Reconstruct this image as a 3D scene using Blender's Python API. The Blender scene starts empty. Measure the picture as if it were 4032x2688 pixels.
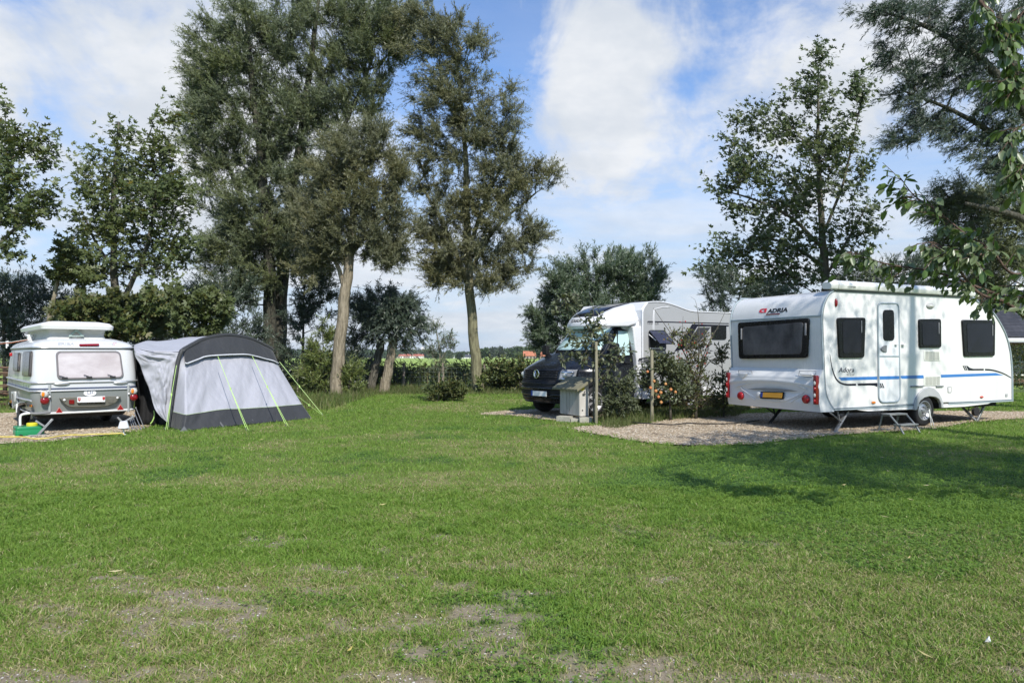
import bpy, bmesh, math, random
import numpy as np
from mathutils import Vector, Matrix
random.seed(7); RNG = np.random.default_rng(7)
SC = bpy.context.scene; COL = SC.collection
FPX, CX, HZ, H = 2800.0, 2016.0, 1392.0, 1.4      # focal length, image centre and horizon in photo pixels; eye height
R = math.radians
def P(px, py, Y): return Vector(((px-CX)*Y/FPX, Y, H-(py-HZ)*Y/FPX))
def G(px, py, z=0.0): return P(px, py, (H-z)*FPX/(py-HZ))
def Zm(x0, y0, s): return lambda x, y: (x0+s*x, y0+s*y)
z1 = Zm(0,1200,.36995); z2 = Zm(450,1250,.38265); z3 = Zm(1050,1000,.39538); z4 = Zm(1550,1250,.2551)
z5 = Zm(2000,1100,.39543); z6 = Zm(2800,1080,.40816); z7 = Zm(3200,1080,.42084); z8 = Zm(3300,0,.79739)
z1b = Zm(30,1480,.1658); zbx = Zm(2150,1450,.17216); zmh = Zm(2500,1150,.22321); zst = Zm(3350,1480,.28997); zad = Zm(3150,1080,.2551); zrt = Zm(3700,1080,.36364)
class Frame:
    """local frame: origin on the ground, x along ux (horizontal), y to its left, z up"""
    def __init__(s, o, ux):
        s.o = Vector(o); s.rz = math.atan2(ux[1], ux[0])
        s.x = Vector((math.cos(s.rz), math.sin(s.rz), 0)); s.y = Vector((-s.x.y, s.x.x, 0))
    def to(s, p): d = Vector(p)-s.o; return Vector((d.dot(s.x), d.dot(s.y), d.z))
    def loc(s, px, py, ax, val):
        e = s.to((0,0,H)); d = s.to(P(px,py,1.0))-e
        return e + d*((val-e[ax])/d[ax])
# ---------------------------------------------------------------- materials
MATS = {}
def mat(name, col, rough=.5, metal=0, noise=None, bump=None, coat=0, col2=None, spec=.5, trans=0, alpha=1, coords='Object', emit=None):
    if name in MATS: return MATS[name]
    m = bpy.data.materials.new(name); MATS[name] = m; m.use_nodes = True
    nt = m.node_tree; N = nt.nodes; L = nt.links; b = N['Principled BSDF']
    b.inputs['Base Color'].default_value = (*col,1); b.inputs['Roughness'].default_value = rough
    b.inputs['Metallic'].default_value = metal; b.inputs['Coat Weight'].default_value = coat
    b.inputs['Specular IOR Level'].default_value = spec; b.inputs['Alpha'].default_value = alpha
    b.inputs['Transmission Weight'].default_value = trans; b.inputs['Coat Roughness'].default_value = .06
    if emit: b.inputs['Emission Color'].default_value = (*emit[0],1); b.inputs['Emission Strength'].default_value = emit[1]
    tc = N.new('ShaderNodeTexCoord')
    if noise:
        n = N.new('ShaderNodeTexNoise'); n.inputs['Scale'].default_value = noise[0]; n.inputs['Detail'].default_value = 5; n.inputs['Roughness'].default_value = .62
        mp = N.new('ShaderNodeMapping'); mp.inputs['Scale'].default_value = noise[2] if len(noise) > 2 else (1,1,1)
        L.new(tc.outputs[coords], mp.inputs[0]); L.new(mp.outputs[0], n.inputs[0])
        r = N.new('ShaderNodeMapRange'); r.inputs[1].default_value = .3; r.inputs[2].default_value = .7; L.new(n.outputs[0], r.inputs[0])
        mx = N.new('ShaderNodeMix'); mx.data_type = 'RGBA'; a = noise[1]
        c2 = col2 or tuple(c*(1-a) for c in col)
        mx.inputs[6].default_value = (*col,1); mx.inputs[7].default_value = (*c2,1)
        L.new(r.outputs[0], mx.inputs[0]); L.new(mx.outputs[2], b.inputs['Base Color'])
        rr = N.new('ShaderNodeMapRange'); rr.inputs[3].default_value = max(0,rough-.06); rr.inputs[4].default_value = min(1,rough+.08)
        L.new(r.outputs[0], rr.inputs[0]); L.new(rr.outputs[0], b.inputs['Roughness'])
    if bump:
        n = N.new('ShaderNodeTexNoise'); n.inputs['Scale'].default_value = bump[0]; n.inputs['Detail'].default_value = 4
        mp = N.new('ShaderNodeMapping'); mp.inputs['Scale'].default_value = bump[2] if len(bump) > 2 else (1,1,1)
        L.new(tc.outputs[coords], mp.inputs[0]); L.new(mp.outputs[0], n.inputs[0])
        bp = N.new('ShaderNodeBump'); bp.inputs['Strength'].default_value = bump[1]; bp.inputs['Distance'].default_value = bump[3] if len(bump) > 3 else .02
        L.new(n.outputs[0], bp.inputs['Height']); L.new(bp.outputs[0], b.inputs['Normal'])
    return m
# ---------------------------------------------------------------- mesh builder
def rpoly(pts, r, n=5):
    """2-D polygon with rounded corners; r number or list"""
    out = []; k = len(pts)
    for i in range(k):
        a, p, c = (Vector(pts[(i-1) % k]), Vector(pts[i]), Vector(pts[(i+1) % k]))
        ri = r[i] if isinstance(r, (list, tuple)) else r
        if ri <= 0: out.append(tuple(p)); continue
        u, v = (a-p), (c-p); d = min(ri, .48*u.length, .48*v.length); A = p+u.normalized()*d; B = p+v.normalized()*d
        for j in range(n+1):
            t = j/n; out.append(tuple(A*(1-t)**2 + p*2*t*(1-t) + B*t*t))
    return out
class MB:
    def __init__(s): s.v = []; s.f = []; s.m = []
    def add(s, vs, fs, mi=0):
        o = len(s.v); s.v += [tuple(v) for v in vs]
        for f in fs: s.f.append(tuple(o+i for i in f)); s.m.append(mi)
    def box(s, c, d, rot=None, mi=0):
        c = Vector(c); q = []
        for sx in (-1,1):
            for sy in (-1,1):
                for sz in (-1,1):
                    p = Vector((sx*d[0]/2, sy*d[1]/2, sz*d[2]/2)); q.append(c+(rot @ p if rot else p))
        s.add(q, [(0,1,3,2),(4,6,7,5),(0,4,5,1),(2,3,7,6),(0,2,6,4),(1,5,7,3)], mi)
    def prism(s, poly, d, mi=0):
        """3-D polygon pushed along vector d"""
        n = len(poly); d = Vector(d); a = [Vector(p) for p in poly]; b = [p+d for p in a]
        s.add(a+b, [tuple(range(n-1,-1,-1)), tuple(range(n,2*n))]+[(i,(i+1)%n,n+(i+1)%n,n+i) for i in range(n)], mi)
    def loft(s, rings, caps=(True,True), mi=0, closed=True):
        n = len(rings[0]); vs = [p for r in rings for p in r]; fs = []
        for k in range(len(rings)-1):
            for i in range(n if closed else n-1):
                j = (i+1) % n; fs.append((k*n+i, k*n+j, (k+1)*n+j, (k+1)*n+i))
        if caps[0]: fs.append(tuple(range(n-1,-1,-1)))
        if caps[1]: fs.append(tuple(range((len(rings)-1)*n, len(rings)*n)))
        s.add(vs, fs, mi)
    def tube(s, pts, r, n=8, mi=0, caps=True, closed=False):
        pts = [Vector(p) for p in pts]; k = len(pts); rings = []
        up = None
        for i, p in enumerate(pts):
            if closed: t = (pts[(i+1) % k]-pts[i-1])
            else: t = pts[min(i+1,k-1)]-pts[max(i-1,0)]
            t = t.normalized() if t.length > 1e-9 else Vector((0,0,1))
            if up is None:
                up = Vector((0,0,1)) if abs(t.z) < .9 else Vector((1,0,0))
            e1 = t.cross(up)
            if e1.length < 1e-6: e1 = t.cross(Vector((0.3,1,.2)))
            e1.normalize(); e2 = e1.cross(t).normalized(); up = e2
            ri = r[i] if isinstance(r, (list,tuple)) else r
            rings.append([p+(e1*math.cos(2*math.pi*j/n)+e2*math.sin(2*math.pi*j/n))*ri for j in range(n)])
        if closed: rings.append(rings[0]); caps = False
        s.loft(rings, (caps,caps), mi)
    def bar(s, a, b, w, t, mi=0, side=None):
        """flat bar from a to b, width w along side, thickness t"""
        a = Vector(a); b = Vector(b); d = (b-a).normalized(); sd = Vector(side or (0,0,1)); sd = (sd-d*sd.dot(d))
        if sd.length < 1e-5: sd = d.cross(Vector((1,0,0)))
        sd.normalize(); n = d.cross(sd)
        rot = Matrix((d,sd,n)).transposed(); s.box((a+b)/2, ((b-a).length,w,t), rot, mi)
    def ell(s, c, r, nu=16, nv=10, rot=None, mi=0):
        c = Vector(c); rings = []
        for i in range(nv+1):
            th = math.pi*min(max(i/nv,.015),.985); ring = []
            for j in range(nu):
                ph = 2*math.pi*j/nu; p = Vector((r[0]*math.sin(th)*math.cos(ph), r[1]*math.sin(th)*math.sin(ph), r[2]*math.cos(th)))
                ring.append(c+(rot @ p if rot else p))
            rings.append(ring)
        s.loft(rings, (True,True), mi)
    def disc(s, c, ax, prof, n=24, mi=0, caps=(True,True)):
        """lathe of (radius, offset along ax) profile"""
        c = Vector(c); ax = Vector(ax).normalized(); e1 = ax.orthogonal().normalized(); e2 = ax.cross(e1)
        s.loft([[c+ax*h+(e1*math.cos(2*math.pi*j/n)+e2*math.sin(2*math.pi*j/n))*rr for j in range(n)] for rr, h in prof], caps, mi)
    def grid(s, nu, nv, fn, mi=0, thick=None):
        vs = [fn(i/nu, j/nv) for j in range(nv+1) for i in range(nu+1)]
        fs = [(j*(nu+1)+i, j*(nu+1)+i+1, (j+1)*(nu+1)+i+1, (j+1)*(nu+1)+i) for j in range(nv) for i in range(nu)]
        s.add(vs, fs, mi)
    def build(s, name, mats, parent=None, smooth=False, bevel=0, seg=2, label=None, fix=True, solid=0, ang=35, sub=0):
        me = bpy.data.meshes.new(name); me.from_pydata(s.v, [], s.f)
        mats = mats if isinstance(mats, (list,tuple)) else [mats]
        for m in mats: me.materials.append(m)
        if len(mats) > 1: me.polygons.foreach_set('material_index', s.m)
        if fix:
            bm = bmesh.new(); bm.from_mesh(me); bmesh.ops.recalc_face_normals(bm, faces=bm.faces); bm.to_mesh(me); bm.free()
        o = bpy.data.objects.new(name, me); COL.objects.link(o)
        if parent: o.parent = parent
        if bevel:
            b = o.modifiers.new('bevel','BEVEL'); b.width = bevel; b.segments = seg; b.limit_method = 'ANGLE'; b.angle_limit = R(40); b.harden_normals = False
        if solid:
            b = o.modifiers.new('solid','SOLIDIFY'); b.thickness = solid; b.offset = 0
        if sub:
            b = o.modifiers.new('sub','SUBSURF'); b.levels = sub; b.render_levels = sub
        if smooth or bevel:
            me.polygons.foreach_set('use_smooth', [True]*len(me.polygons))
            if ang < 180: me.set_sharp_from_angle(angle=R(ang))
        if label: o['label'] = label
        return o
def tag(o, label, cat, group=None):
    o['label'] = label; o['category'] = cat
    if group: o['group'] = group
    return o
def kind(o, k): o['kind'] = k; return o
def thing(name, loc, rz, label, cat, group=None):
    o = bpy.data.objects.new(name, None); COL.objects.link(o); o.location = loc; o.rotation_euler = (0,0,rz); o.empty_display_size = .2
    return tag(o, label, cat, group)
def copy_tree(o, parent=None):
    c = o.copy(); COL.objects.link(c); c.parent = parent
    for ch in [x for x in o.children]: copy_tree(ch, c)
    return c
def text_mesh(body, bold=0, shear=0, space=1.0):
    cu = bpy.data.curves.new('lettering','FONT'); cu.body = body; cu.extrude = .012; cu.offset = bold; cu.shear = shear; cu.space_character = space; cu.resolution_u = 4
    o = bpy.data.objects.new('lettering', cu); COL.objects.link(o)
    dg = bpy.context.evaluated_depsgraph_get(); me = bpy.data.meshes.new_from_object(o.evaluated_get(dg))
    COL.objects.unlink(o); bpy.data.objects.remove(o); bpy.data.curves.remove(cu)
    return me
def text(name, body, m, parent, org, xd, upd, w=None, h=None, bold=0, shear=0, space=1.0, conform=None, thick=.002, wf=1.0):
    """lettering whose lower left corner is org, fitted to width w and height h"""
    me = text_mesh(body, bold, shear, space); me.name = name
    co = np.empty(len(me.vertices)*3); me.vertices.foreach_get('co', co); co = co.reshape(-1,3)
    mn, mx = co.min(0), co.max(0); sz = mx-mn
    sy = h/sz[1] if h else w/sz[0]; sx = w/sz[0] if w else sy*wf
    xd = Vector(xd).normalized(); upd = Vector(upd).normalized(); n = xd.cross(upd); org = Vector(org)
    for i, v in enumerate(me.vertices):
        p = org + xd*((co[i,0]-mn[0])*sx) + upd*((co[i,1]-mn[1])*sy) + n*((co[i,2]/.012)*thick)
        v.co = conform(p, co[i,2]/.012*thick) if conform else p
    me.materials.clear(); me.materials.append(m)
    o = bpy.data.objects.new(name, me); COL.objects.link(o); o.parent = parent
    return o
def catmull(pts, n=8, closed=False):
    pts = [Vector(p) for p in pts]; k = len(pts); out = []
    for i in range(k if closed else k-1):
        p0 = pts[i-1] if (closed or i > 0) else pts[0]*2-pts[1]
        p1 = pts[i]; p2 = pts[(i+1) % k]
        p3 = pts[(i+2) % k] if (closed or i+2 < k) else p2*2-p1
        for j in range(n):
            t = j/n; out.append(.5*((2*p1)+(p2-p0)*t+(2*p0-5*p1+4*p2-p3)*t*t+(3*p1-p0-3*p2+p3)*t**3))
    if not closed: out.append(pts[-1])
    return out
# numpy value noise
def _hash(ix, iy, seed):
    h = (ix.astype(np.int64)*374761393 + iy.astype(np.int64)*668265263 + seed*974711) & 0x7fffffff
    h = ((h ^ (h >> 13))*1274126177) & 0x7fffffff
    return ((h ^ (h >> 16)) & 0xffff)/65535.0
def vnoise(x, y, seed=0):
    ix = np.floor(x); iy = np.floor(y); fx = x-ix; fy = y-iy; fx = fx*fx*(3-2*fx); fy = fy*fy*(3-2*fy)
    a = _hash(ix,iy,seed); b = _hash(ix+1,iy,seed); c = _hash(ix,iy+1,seed); d = _hash(ix+1,iy+1,seed)
    return (a*(1-fx)+b*fx)*(1-fy)+(c*(1-fx)+d*fx)*fy
def fbm(x, y, seed=0, o=4):
    s = 0; a = .5; t = 0
    for k in range(o): s = s+a*vnoise(x*2**k, y*2**k, seed+k*17); t += a; a *= .55
    return s/t
def mesh_np(name, verts, faces, m, parent=None, smooth=False):
    """verts (n,3), faces (k,4) numpy"""
    me = bpy.data.meshes.new(name); nv, nf = len(verts), len(faces); w = faces.shape[1]
    me.vertices.add(nv); me.vertices.foreach_set('co', np.ascontiguousarray(verts, dtype=np.float32).ravel())
    me.loops.add(nf*w); me.loops.foreach_set('vertex_index', np.ascontiguousarray(faces, dtype=np.int32).ravel())
    me.polygons.add(nf); me.polygons.foreach_set('loop_start', np.arange(0,nf*w,w,dtype=np.int32))
    if smooth: me.polygons.foreach_set('use_smooth', np.ones(nf,dtype=bool))
    me.update(calc_edges=True)
    for q in (m if isinstance(m,(list,tuple)) else [m]): me.materials.append(q)
    o = bpy.data.objects.new(name, me); COL.objects.link(o)
    if parent: o.parent = parent
    return o
# ================================================================ camera, light, sky
cam = bpy.data.cameras.new('camera'); co = bpy.data.objects.new('camera', cam); COL.objects.link(co); SC.camera = co
co.location = (0,0,H); co.rotation_euler = (R(90),0,0); cam.sensor_width = 36; cam.lens = 36*FPX/4032; cam.clip_end = 6000; cam.clip_start = .05
cam.shift_y = -(1344-HZ)/4032.0*-1 if False else (HZ-1344)/4032.0
SUN = Vector((.37*.72, -.929*.72, .69)).normalized()
ld = bpy.data.lights.new('sun','SUN'); ld.energy = 3.7; ld.angle = R(.55); ld.color = (1,.955,.88)
lo = bpy.data.objects.new('sun', ld); COL.objects.link(lo); lo.rotation_euler = SUN.to_track_quat('Z','Y').to_euler(); lo.location = (6,-10,20)
SC.view_settings.view_transform = 'Standard'; SC.view_settings.look = 'None'; SC.view_settings.exposure = .62; SC.view_settings.gamma = 1
SC.cycles.use_denoising = True; SC.cycles.max_bounces = 6; SC.cycles.transparent_max_bounces = 12; SC.cycles.diffuse_bounces = 3; SC.cycles.glossy_bounces = 3; SC.cycles.transmission_bounces = 6; SC.cycles.caustics_reflective = False; SC.cycles.caustics_refractive = False
w = bpy.data.worlds.new('World'); SC.world = w; w.use_nodes = True
nt = w.node_tree; N = nt.nodes; L = nt.links; bg = N['Background']; bg.inputs[1].default_value = .1
def nd(t, **k):
    n = N.new(t)
    for a, v in k.items(): setattr(n, a, v)
    return n
def mth(op, a, b=None, c=None, clamp=False):
    n = nd('ShaderNodeMath', operation=op); n.use_clamp = clamp
    for i, x in enumerate((a,b,c)):
        if x is None: continue
        if isinstance(x, (int,float)): n.inputs[i].default_value = x
        else: L.new(x, n.inputs[i])
    return n.outputs[0]
def mrange(x, a, b, c, d, smooth=True):
    n = nd('ShaderNodeMapRange', interpolation_type='SMOOTHSTEP' if smooth else 'LINEAR'); L.new(x, n.inputs[0])
    for i, v in zip((1,2,3,4), (a,b,c,d)): n.inputs[i].default_value = v
    return n.outputs[0]
sky = nd('ShaderNodeTexSky', sky_type='NISHITA', sun_disc=False, sun_elevation=math.asin(SUN.z), sun_rotation=math.atan2(SUN.x, SUN.y), air_density=1.0, dust_density=.6, ozone_density=1.6)
tc = nd('ShaderNodeTexCoord'); nv = nd('ShaderNodeVectorMath', operation='NORMALIZE'); L.new(tc.outputs['Generated'], nv.inputs[0]); D = nv.outputs[0]
sx = nd('ShaderNodeSeparateXYZ'); L.new(D, sx.inputs[0]); DZ = sx.outputs[2]
den = mth('ADD', mth('MAXIMUM', DZ, 0.0), .22)
cx = nd('ShaderNodeCombineXYZ'); L.new(mth('DIVIDE', sx.outputs[0], den), cx.inputs[0]); L.new(mth('DIVIDE', sx.outputs[1], den), cx.inputs[1])
def noise(vec, s, d, rgh, off=(0,0,0), dist=0):
    mp = nd('ShaderNodeMapping'); mp.inputs['Location'].default_value = off; L.new(vec, mp.inputs[0])
    n = nd('ShaderNodeTexNoise'); n.inputs['Scale'].default_value = s; n.inputs['Detail'].default_value = d; n.inputs['Roughness'].default_value = rgh; n.inputs['Distortion'].default_value = dist
    L.new(mp.outputs[0], n.inputs[0]); return n.outputs[0]
# cloud banks: (direction given as photo pixel, angular size, weight)
BLOBS = [(250,120,.26,.30),(560,330,.16,.24),(60,330,.10,.22),(2350,330,.095,.30),(2420,100,.08,.28),(2200,470,.095,.26),(2640,590,.065,.22),(2400,640,.12,.10),(3150,260,.15,.26),(2950,330,.08,.14),(3500,120,.14,.22),(700,560,.12,.14),
         (1850,120,.12,-.26),(2780,150,.075,-.24),(1930,400,.075,-.16),(330,480,.055,-.16),(2930,560,.07,-.12),(60,120,.035,-.2),(150,450,.05,-.14),(3560,560,.09,-.14),(2730,320,.055,-.34),(2080,250,.04,-.12),(2480,330,.08,.10),(1980,820,.08,-.10),(2560,400,.04,-.14)]
def con(x, g): return mth('ADD', mth('MULTIPLY', mth('SUBTRACT', x, .5), g), .5)
acc = con(mth('ADD', mth('MULTIPLY', noise(cx.outputs[0], 2.1, 9, .58, (3.1,1.7,.4), .25), .55), mth('MULTIPLY', noise(D, 8.0, 9, .62, (.3,.9,.1), .5), .45)), 3.0)
acc = mth('ADD', acc, -.08)
for px, py, sg, wt in BLOBS:
    d = P(px, py, 1.0)-Vector((0,0,H)); d.normalize()
    v = nd('ShaderNodeVectorMath', operation='DISTANCE'); L.new(D, v.inputs[0]); v.inputs[1].default_value = d
    g = mth('POWER', 2.718, mth('MULTIPLY', mth('POWER', mth('DIVIDE', v.outputs['Value'], sg), 2.0), -1.0))
    acc = mth('ADD', acc, mth('MULTIPLY', g, wt))
cover = mrange(acc, .24, .92, 0, 1)
# low bands of thin cloud towards the horizon, faint veil everywhere
st = nd('ShaderNodeMapping'); st.inputs['Scale'].default_value = (1.0,1.0,5.5); L.new(D, st.inputs[0])
band = noise(st.outputs[0], 3.6, 7, .58, (1.3,.2,2.2), .4)
low = mrange(DZ, .08, .38, 1, .15)
wisp = mth('MULTIPLY', mrange(band, .28, .62, .14, .88), low)
cover = mth('MAXIMUM', cover, wisp)
shade = con(noise(cx.outputs[0], 3.2, 7, .6, (5.7,2.2,1.0)), 1.6)
cc = nd('ShaderNodeMix', data_type='RGBA'); L.new(mrange(mth('ADD', shade, mth('MULTIPLY', acc, .10)), .30, .85, 0, 1), cc.inputs[0])
cc.inputs[6].default_value = (4.5,4.85,5.35,1); cc.inputs[7].default_value = (5.8,5.95,6.2,1)
blue = nd('ShaderNodeMix', data_type='RGBA', blend_type='MULTIPLY'); blue.inputs[0].default_value = 1; L.new(sky.outputs[0], blue.inputs[6]); blue.inputs[7].default_value = (.84,1.06,1.34,1)
# pale layer of air towards the horizon
hz = nd('ShaderNodeMix', data_type='RGBA'); L.new(mrange(DZ, .0, .40, .92, .0), hz.inputs[0]); L.new(blue.outputs[2], hz.inputs[6]); hz.inputs[7].default_value = (3.4,4.3,5.5,1)
# unseen cloud cover overhead and behind the camera thinned to cut ambient light
cover = mth('MULTIPLY', cover, mth('MULTIPLY', mrange(sx.outputs[1], -.25, .30, .25, 1), mrange(DZ, .45, .75, 1, .45)))
mx = nd('ShaderNodeMix', data_type='RGBA'); L.new(cover, mx.inputs[0]); L.new(hz.outputs[2], mx.inputs[6]); L.new(cc.outputs[2], mx.inputs[7])
L.new(mx.outputs[2], bg.inputs[0])

# ================================================================ ground
def inpoly(x, y, poly):
    ins = np.zeros(x.shape, bool); n = len(poly); j = n-1
    for i in range(n):
        xi, yi = poly[i][0], poly[i][1]; xj, yj = poly[j][0], poly[j][1]
        c = ((yi > y) != (yj > y)) & (x < (xj-xi)*(y-yi)/(yj-yi+1e-12)+xi); ins ^= c; j = i
    return ins
def wob(poly, amp=.05, n=6):
    pts = catmull([Vector((p[0],p[1],0)) for p in poly], n, True)
    return [(p.x+random.uniform(-amp,amp), p.y+random.uniform(-amp,amp)) for p in pts]
def gp(*pp): return [tuple(G(*p))[:2] for p in pp]
PAD_A = wob(gp((2262,1682),(2400,1716),(2560,1742),(2740,1752),(2950,1748),(3130,1730),(3300,1712),(3480,1700),(3640,1690),(3800,1665),(3930,1652),(4060,1645),(4200,1640))+[(15.5,16.3),(12,17.2),(8.5,17.2),(6,16.8),(3.6,15.4),(2.6,14.2)])
PAD_M = wob(gp((1888,1632),(1990,1634),(2100,1645),(2190,1655),(2240,1652))+[(1.6,15.0),(2.6,15.4),(5,17),(8.5,20.6),(6.6,22.4),(1.5,18.4),(-.3,17.3)])
PAD_E = wob(gp((-200,1745),(60,1742),(200,1738),(330,1722),(450,1708),(545,1694),(590,1676))+[(-6.6,15.2),(-8.6,17.5),(-11.5,17.2),(-12.6,14.6)])
def sst(x, a, b): t = np.clip((x-a)/(b-a),0,1); return t*t*(3-2*t)
def f_clover(x, y):
    n = fbm(x*.75+9, y*.75, 11, 4)
    reg = sst(x-.25*(y-4), -.6, 1.3)*sst(y, 3.9, 5.6)*(1-sst(y, 9, 12))*.42 + sst(y,8,11)*.05
    sm = fbm(x*2.1, y*2.1, 23, 3)
    return np.clip(sst(n+reg, .70, .84)*.9 + sst(sm+reg*.3, .71,.80)*.7, 0, 1)
def f_bare(x, y):
    n = fbm(x*1.1+3, y*1.5, 5, 5); s = fbm(x*3.6, y*6.5, 6, 3); t = fbm(x*11, y*15, 16, 2)
    b = .125*(1-sst(y,3.1,5.9)) - .10*sst(y,5.6,8.5) - .12*sst(y,9,12) + .05*np.exp(-((x+1.2)/1.6)**2)*(1-sst(y,3.5,5.5)) - .10*sst(x-.25*(y-3), .9, 2.2)*sst(y,3.2,4.6)
    return sst(n*.5+s*.32+t*.18+b, .58, .76)
def f_dry(x, y):
    n = fbm(x*.55+20, y*.8+4, 31, 4)
    f = fbm(x*3.2+7, y*4.5, 33, 3); return np.clip(sst(n*.72+f*.30+.19*(1-sst(y,3.6,7.5))-.12*sst(x,1.0,4)*sst(y,5,7), .44, .70), 0, 1)
def ground_mat(name):
    m = bpy.data.materials.new(name); m.use_nodes = True; nt = m.node_tree; N = nt.nodes; L = nt.links; b = N['Principled BSDF']; b.inputs['Roughness'].default_value = .95; b.inputs['Specular IOR Level'].default_value = .15
    tc = N.new('ShaderNodeTexCoord')
    def nz(s, d=6):
        n = N.new('ShaderNodeTexNoise'); n.inputs['Scale'].default_value = s; n.inputs['Detail'].default_value = d; n.inputs['Roughness'].default_value = .65; L.new(tc.outputs['Object'], n.inputs[0]); return n.outputs[0]
    def mix(f, a, c):
        x = N.new('ShaderNodeMix'); x.data_type = 'RGBA'
        L.new(f, x.inputs[0]) if not isinstance(f, float) else setattr(x.inputs[0],'default_value',f)
        for i, v in ((6,a),(7,c)):
            if isinstance(v, tuple): x.inputs[i].default_value = (*v,1)
            else: L.new(v, x.inputs[i])
        return x.outputs[2]
    def mr(f, a, c):
        r = N.new('ShaderNodeMapRange'); r.inputs[1].default_value = a; r.inputs[2].default_value = c; L.new(f, r.inputs[0]); return r.outputs[0]
    def at(k): a = N.new('ShaderNodeAttribute'); a.attribute_name = k; return a.outputs['Fac']
    thatch = mix(mr(nz(60), .35, .65), (.085,.13,.025), (.13,.175,.04))
    dry = mix(mr(nz(45), .35, .65), (.15,.155,.055), (.24,.22,.10))
    soil = mix(mr(nz(30), .3, .7), (.17,.14,.098), (.29,.245,.175))
    soil = mix(mr(nz(160,3), .60, .70), soil, (.40,.36,.29))
    c = mix(at('dry'), thatch, dry); c = mix(at('clover'), c, (.06,.12,.028)); c = mix(at('bare'), c, soil)
    L.new(c, b.inputs['Base Color'])
    bp = N.new('ShaderNodeBump'); bp.inputs['Strength'].default_value = .7; bp.inputs['Distance'].default_value = .012; L.new(nz(90), bp.inputs['Height']); L.new(bp.outputs[0], b.inputs['Normal'])
    return m
def fset(o, k, a):
    at = o.data.attributes.new(k,'FLOAT','POINT'); at.data.foreach_set('value', np.ascontiguousarray(a, dtype=np.float32))
ys = np.concatenate([np.linspace(-3,1.9,14), 2+np.cumsum(.035*(1.018**np.arange(132)))]); ys = ys[ys < 27]; ys = np.append(ys, [27.0])
def f_z(x, y): return .020*(fbm(x*1.5,y*1.5,77,3)-.5)+.030*(fbm(x*4.5,y*4.5,78,3)-.5)*(1-.5*sst(y,10,16))
xs = np.linspace(-1, 1, 560)
gx, gy = np.meshgrid(xs, ys); gx = gx*(.85*np.maximum(gy,0)+4.2); gz = f_z(gx,gy); gz[inpoly(gx,gy,PAD_A)|inpoly(gx,gy,PAD_M)|inpoly(gx,gy,PAD_E)] = -.03
nx_, ny_ = len(xs), len(ys); idx = np.arange(nx_*ny_).reshape(ny_,nx_)
fc = np.stack([idx[:-1,:-1],idx[:-1,1:],idx[1:,1:],idx[1:,:-1]],-1).reshape(-1,4)
lawn = mesh_np('lawn', np.stack([gx,gy,gz],-1).reshape(-1,3), fc, ground_mat('lawn'), smooth=True)
for k, f in (('bare',f_bare),('dry',f_dry),('clover',f_clover)): fset(lawn, k, f(gx.ravel(), gy.ravel()))
kind(lawn,'structure')
# far meadow: one sheet to the horizon, sinking gently away from the campsite
mb = MB(); rows = [(-80,-.06),(26.5,-.06),(60,-.3),(160,-.85),(400,-2),(700,-3.1),(1600,-3.6),(4500,-3.8)]
for (ya,za),(yb,zb) in zip(rows[:-1],rows[1:]):
    mb.add([(-4000,ya,za),(4000,ya,za),(4000,yb,zb),(-4000,yb,zb)], [(0,1,2,3)])
mf = mat('meadow', (.33,.43,.09), .9, noise=(.02,.0,(.15,2.2,1)), col2=(.20,.29,.07), spec=.2)
kind(mb.build('meadow', mf, fix=False), 'structure')
# gravel
def gravel_mat():
    m = bpy.data.materials.new('gravel'); m.use_nodes = True; nt = m.node_tree; N = nt.nodes; L = nt.links; b = N['Principled BSDF']; b.inputs['Roughness'].default_value = .8
    tc = N.new('ShaderNodeTexCoord'); v = N.new('ShaderNodeTexVoronoi'); v.inputs['Scale'].default_value = 27; L.new(tc.outputs['Object'], v.inputs[0])
    cr = N.new('ShaderNodeValToRGB'); s = N.new('ShaderNodeSeparateColor'); L.new(v.outputs['Color'], s.inputs[0]); L.new(s.outputs[0], cr.inputs[0])
    e = cr.color_ramp.elements; e[0].color = (.13,.10,.065,1); e[1].color = (.58,.50,.37,1)
    for p, c in ((.3,(.29,.22,.14,1)),(.55,(.39,.31,.205,1)),(.8,(.47,.40,.29,1))): q = e.new(p); q.color = c
    L.new(cr.outputs[0], b.inputs['Base Color'])
    bp = N.new('ShaderNodeBump'); bp.invert = True; bp.inputs['Strength'].default_value = 1; bp.inputs['Distance'].default_value = .02; L.new(v.outputs['Distance'], bp.inputs['Height']); L.new(bp.outputs[0], b.inputs['Normal'])
    return m
GM = gravel_mat()
def pebbles(name, px, py, pz, r, m, squash=.6):
    t = np.array([(1,0,0),(.5,.87,.1),(-.5,.8,-.1),(-1,0,.1),(-.45,-.85,0),(.5,-.9,.05),(.15,.1,.9),(-.1,-.1,-.9)])
    tf = np.array([(0,1,6,6),(1,2,6,6),(2,3,6,6),(3,4,6,6),(4,5,6,6),(5,0,6,6)])[:,:3]
    n = len(px); a = RNG.uniform(0,6.28,n); sc = r[:,None]*RNG.uniform(.7,1.3,(n,2))
    X = t[None,:,0]*sc[:,:1]; Yv = t[None,:,1]*sc[:,1:]*.8; Z = t[None,:,2]*r[:,None]*squash
    vx = X*np.cos(a)[:,None]-Yv*np.sin(a)[:,None]+px[:,None]; vy = X*np.sin(a)[:,None]+Yv*np.cos(a)[:,None]+py[:,None]; vz = Z+pz[:,None] if isinstance(pz,np.ndarray) else Z+pz
    f = (tf[None]+(np.arange(n)*8)[:,None,None]).reshape(-1,3)
    return mesh_np(name, np.stack([vx,vy,vz],-1).reshape(-1,3), f, m)
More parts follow.
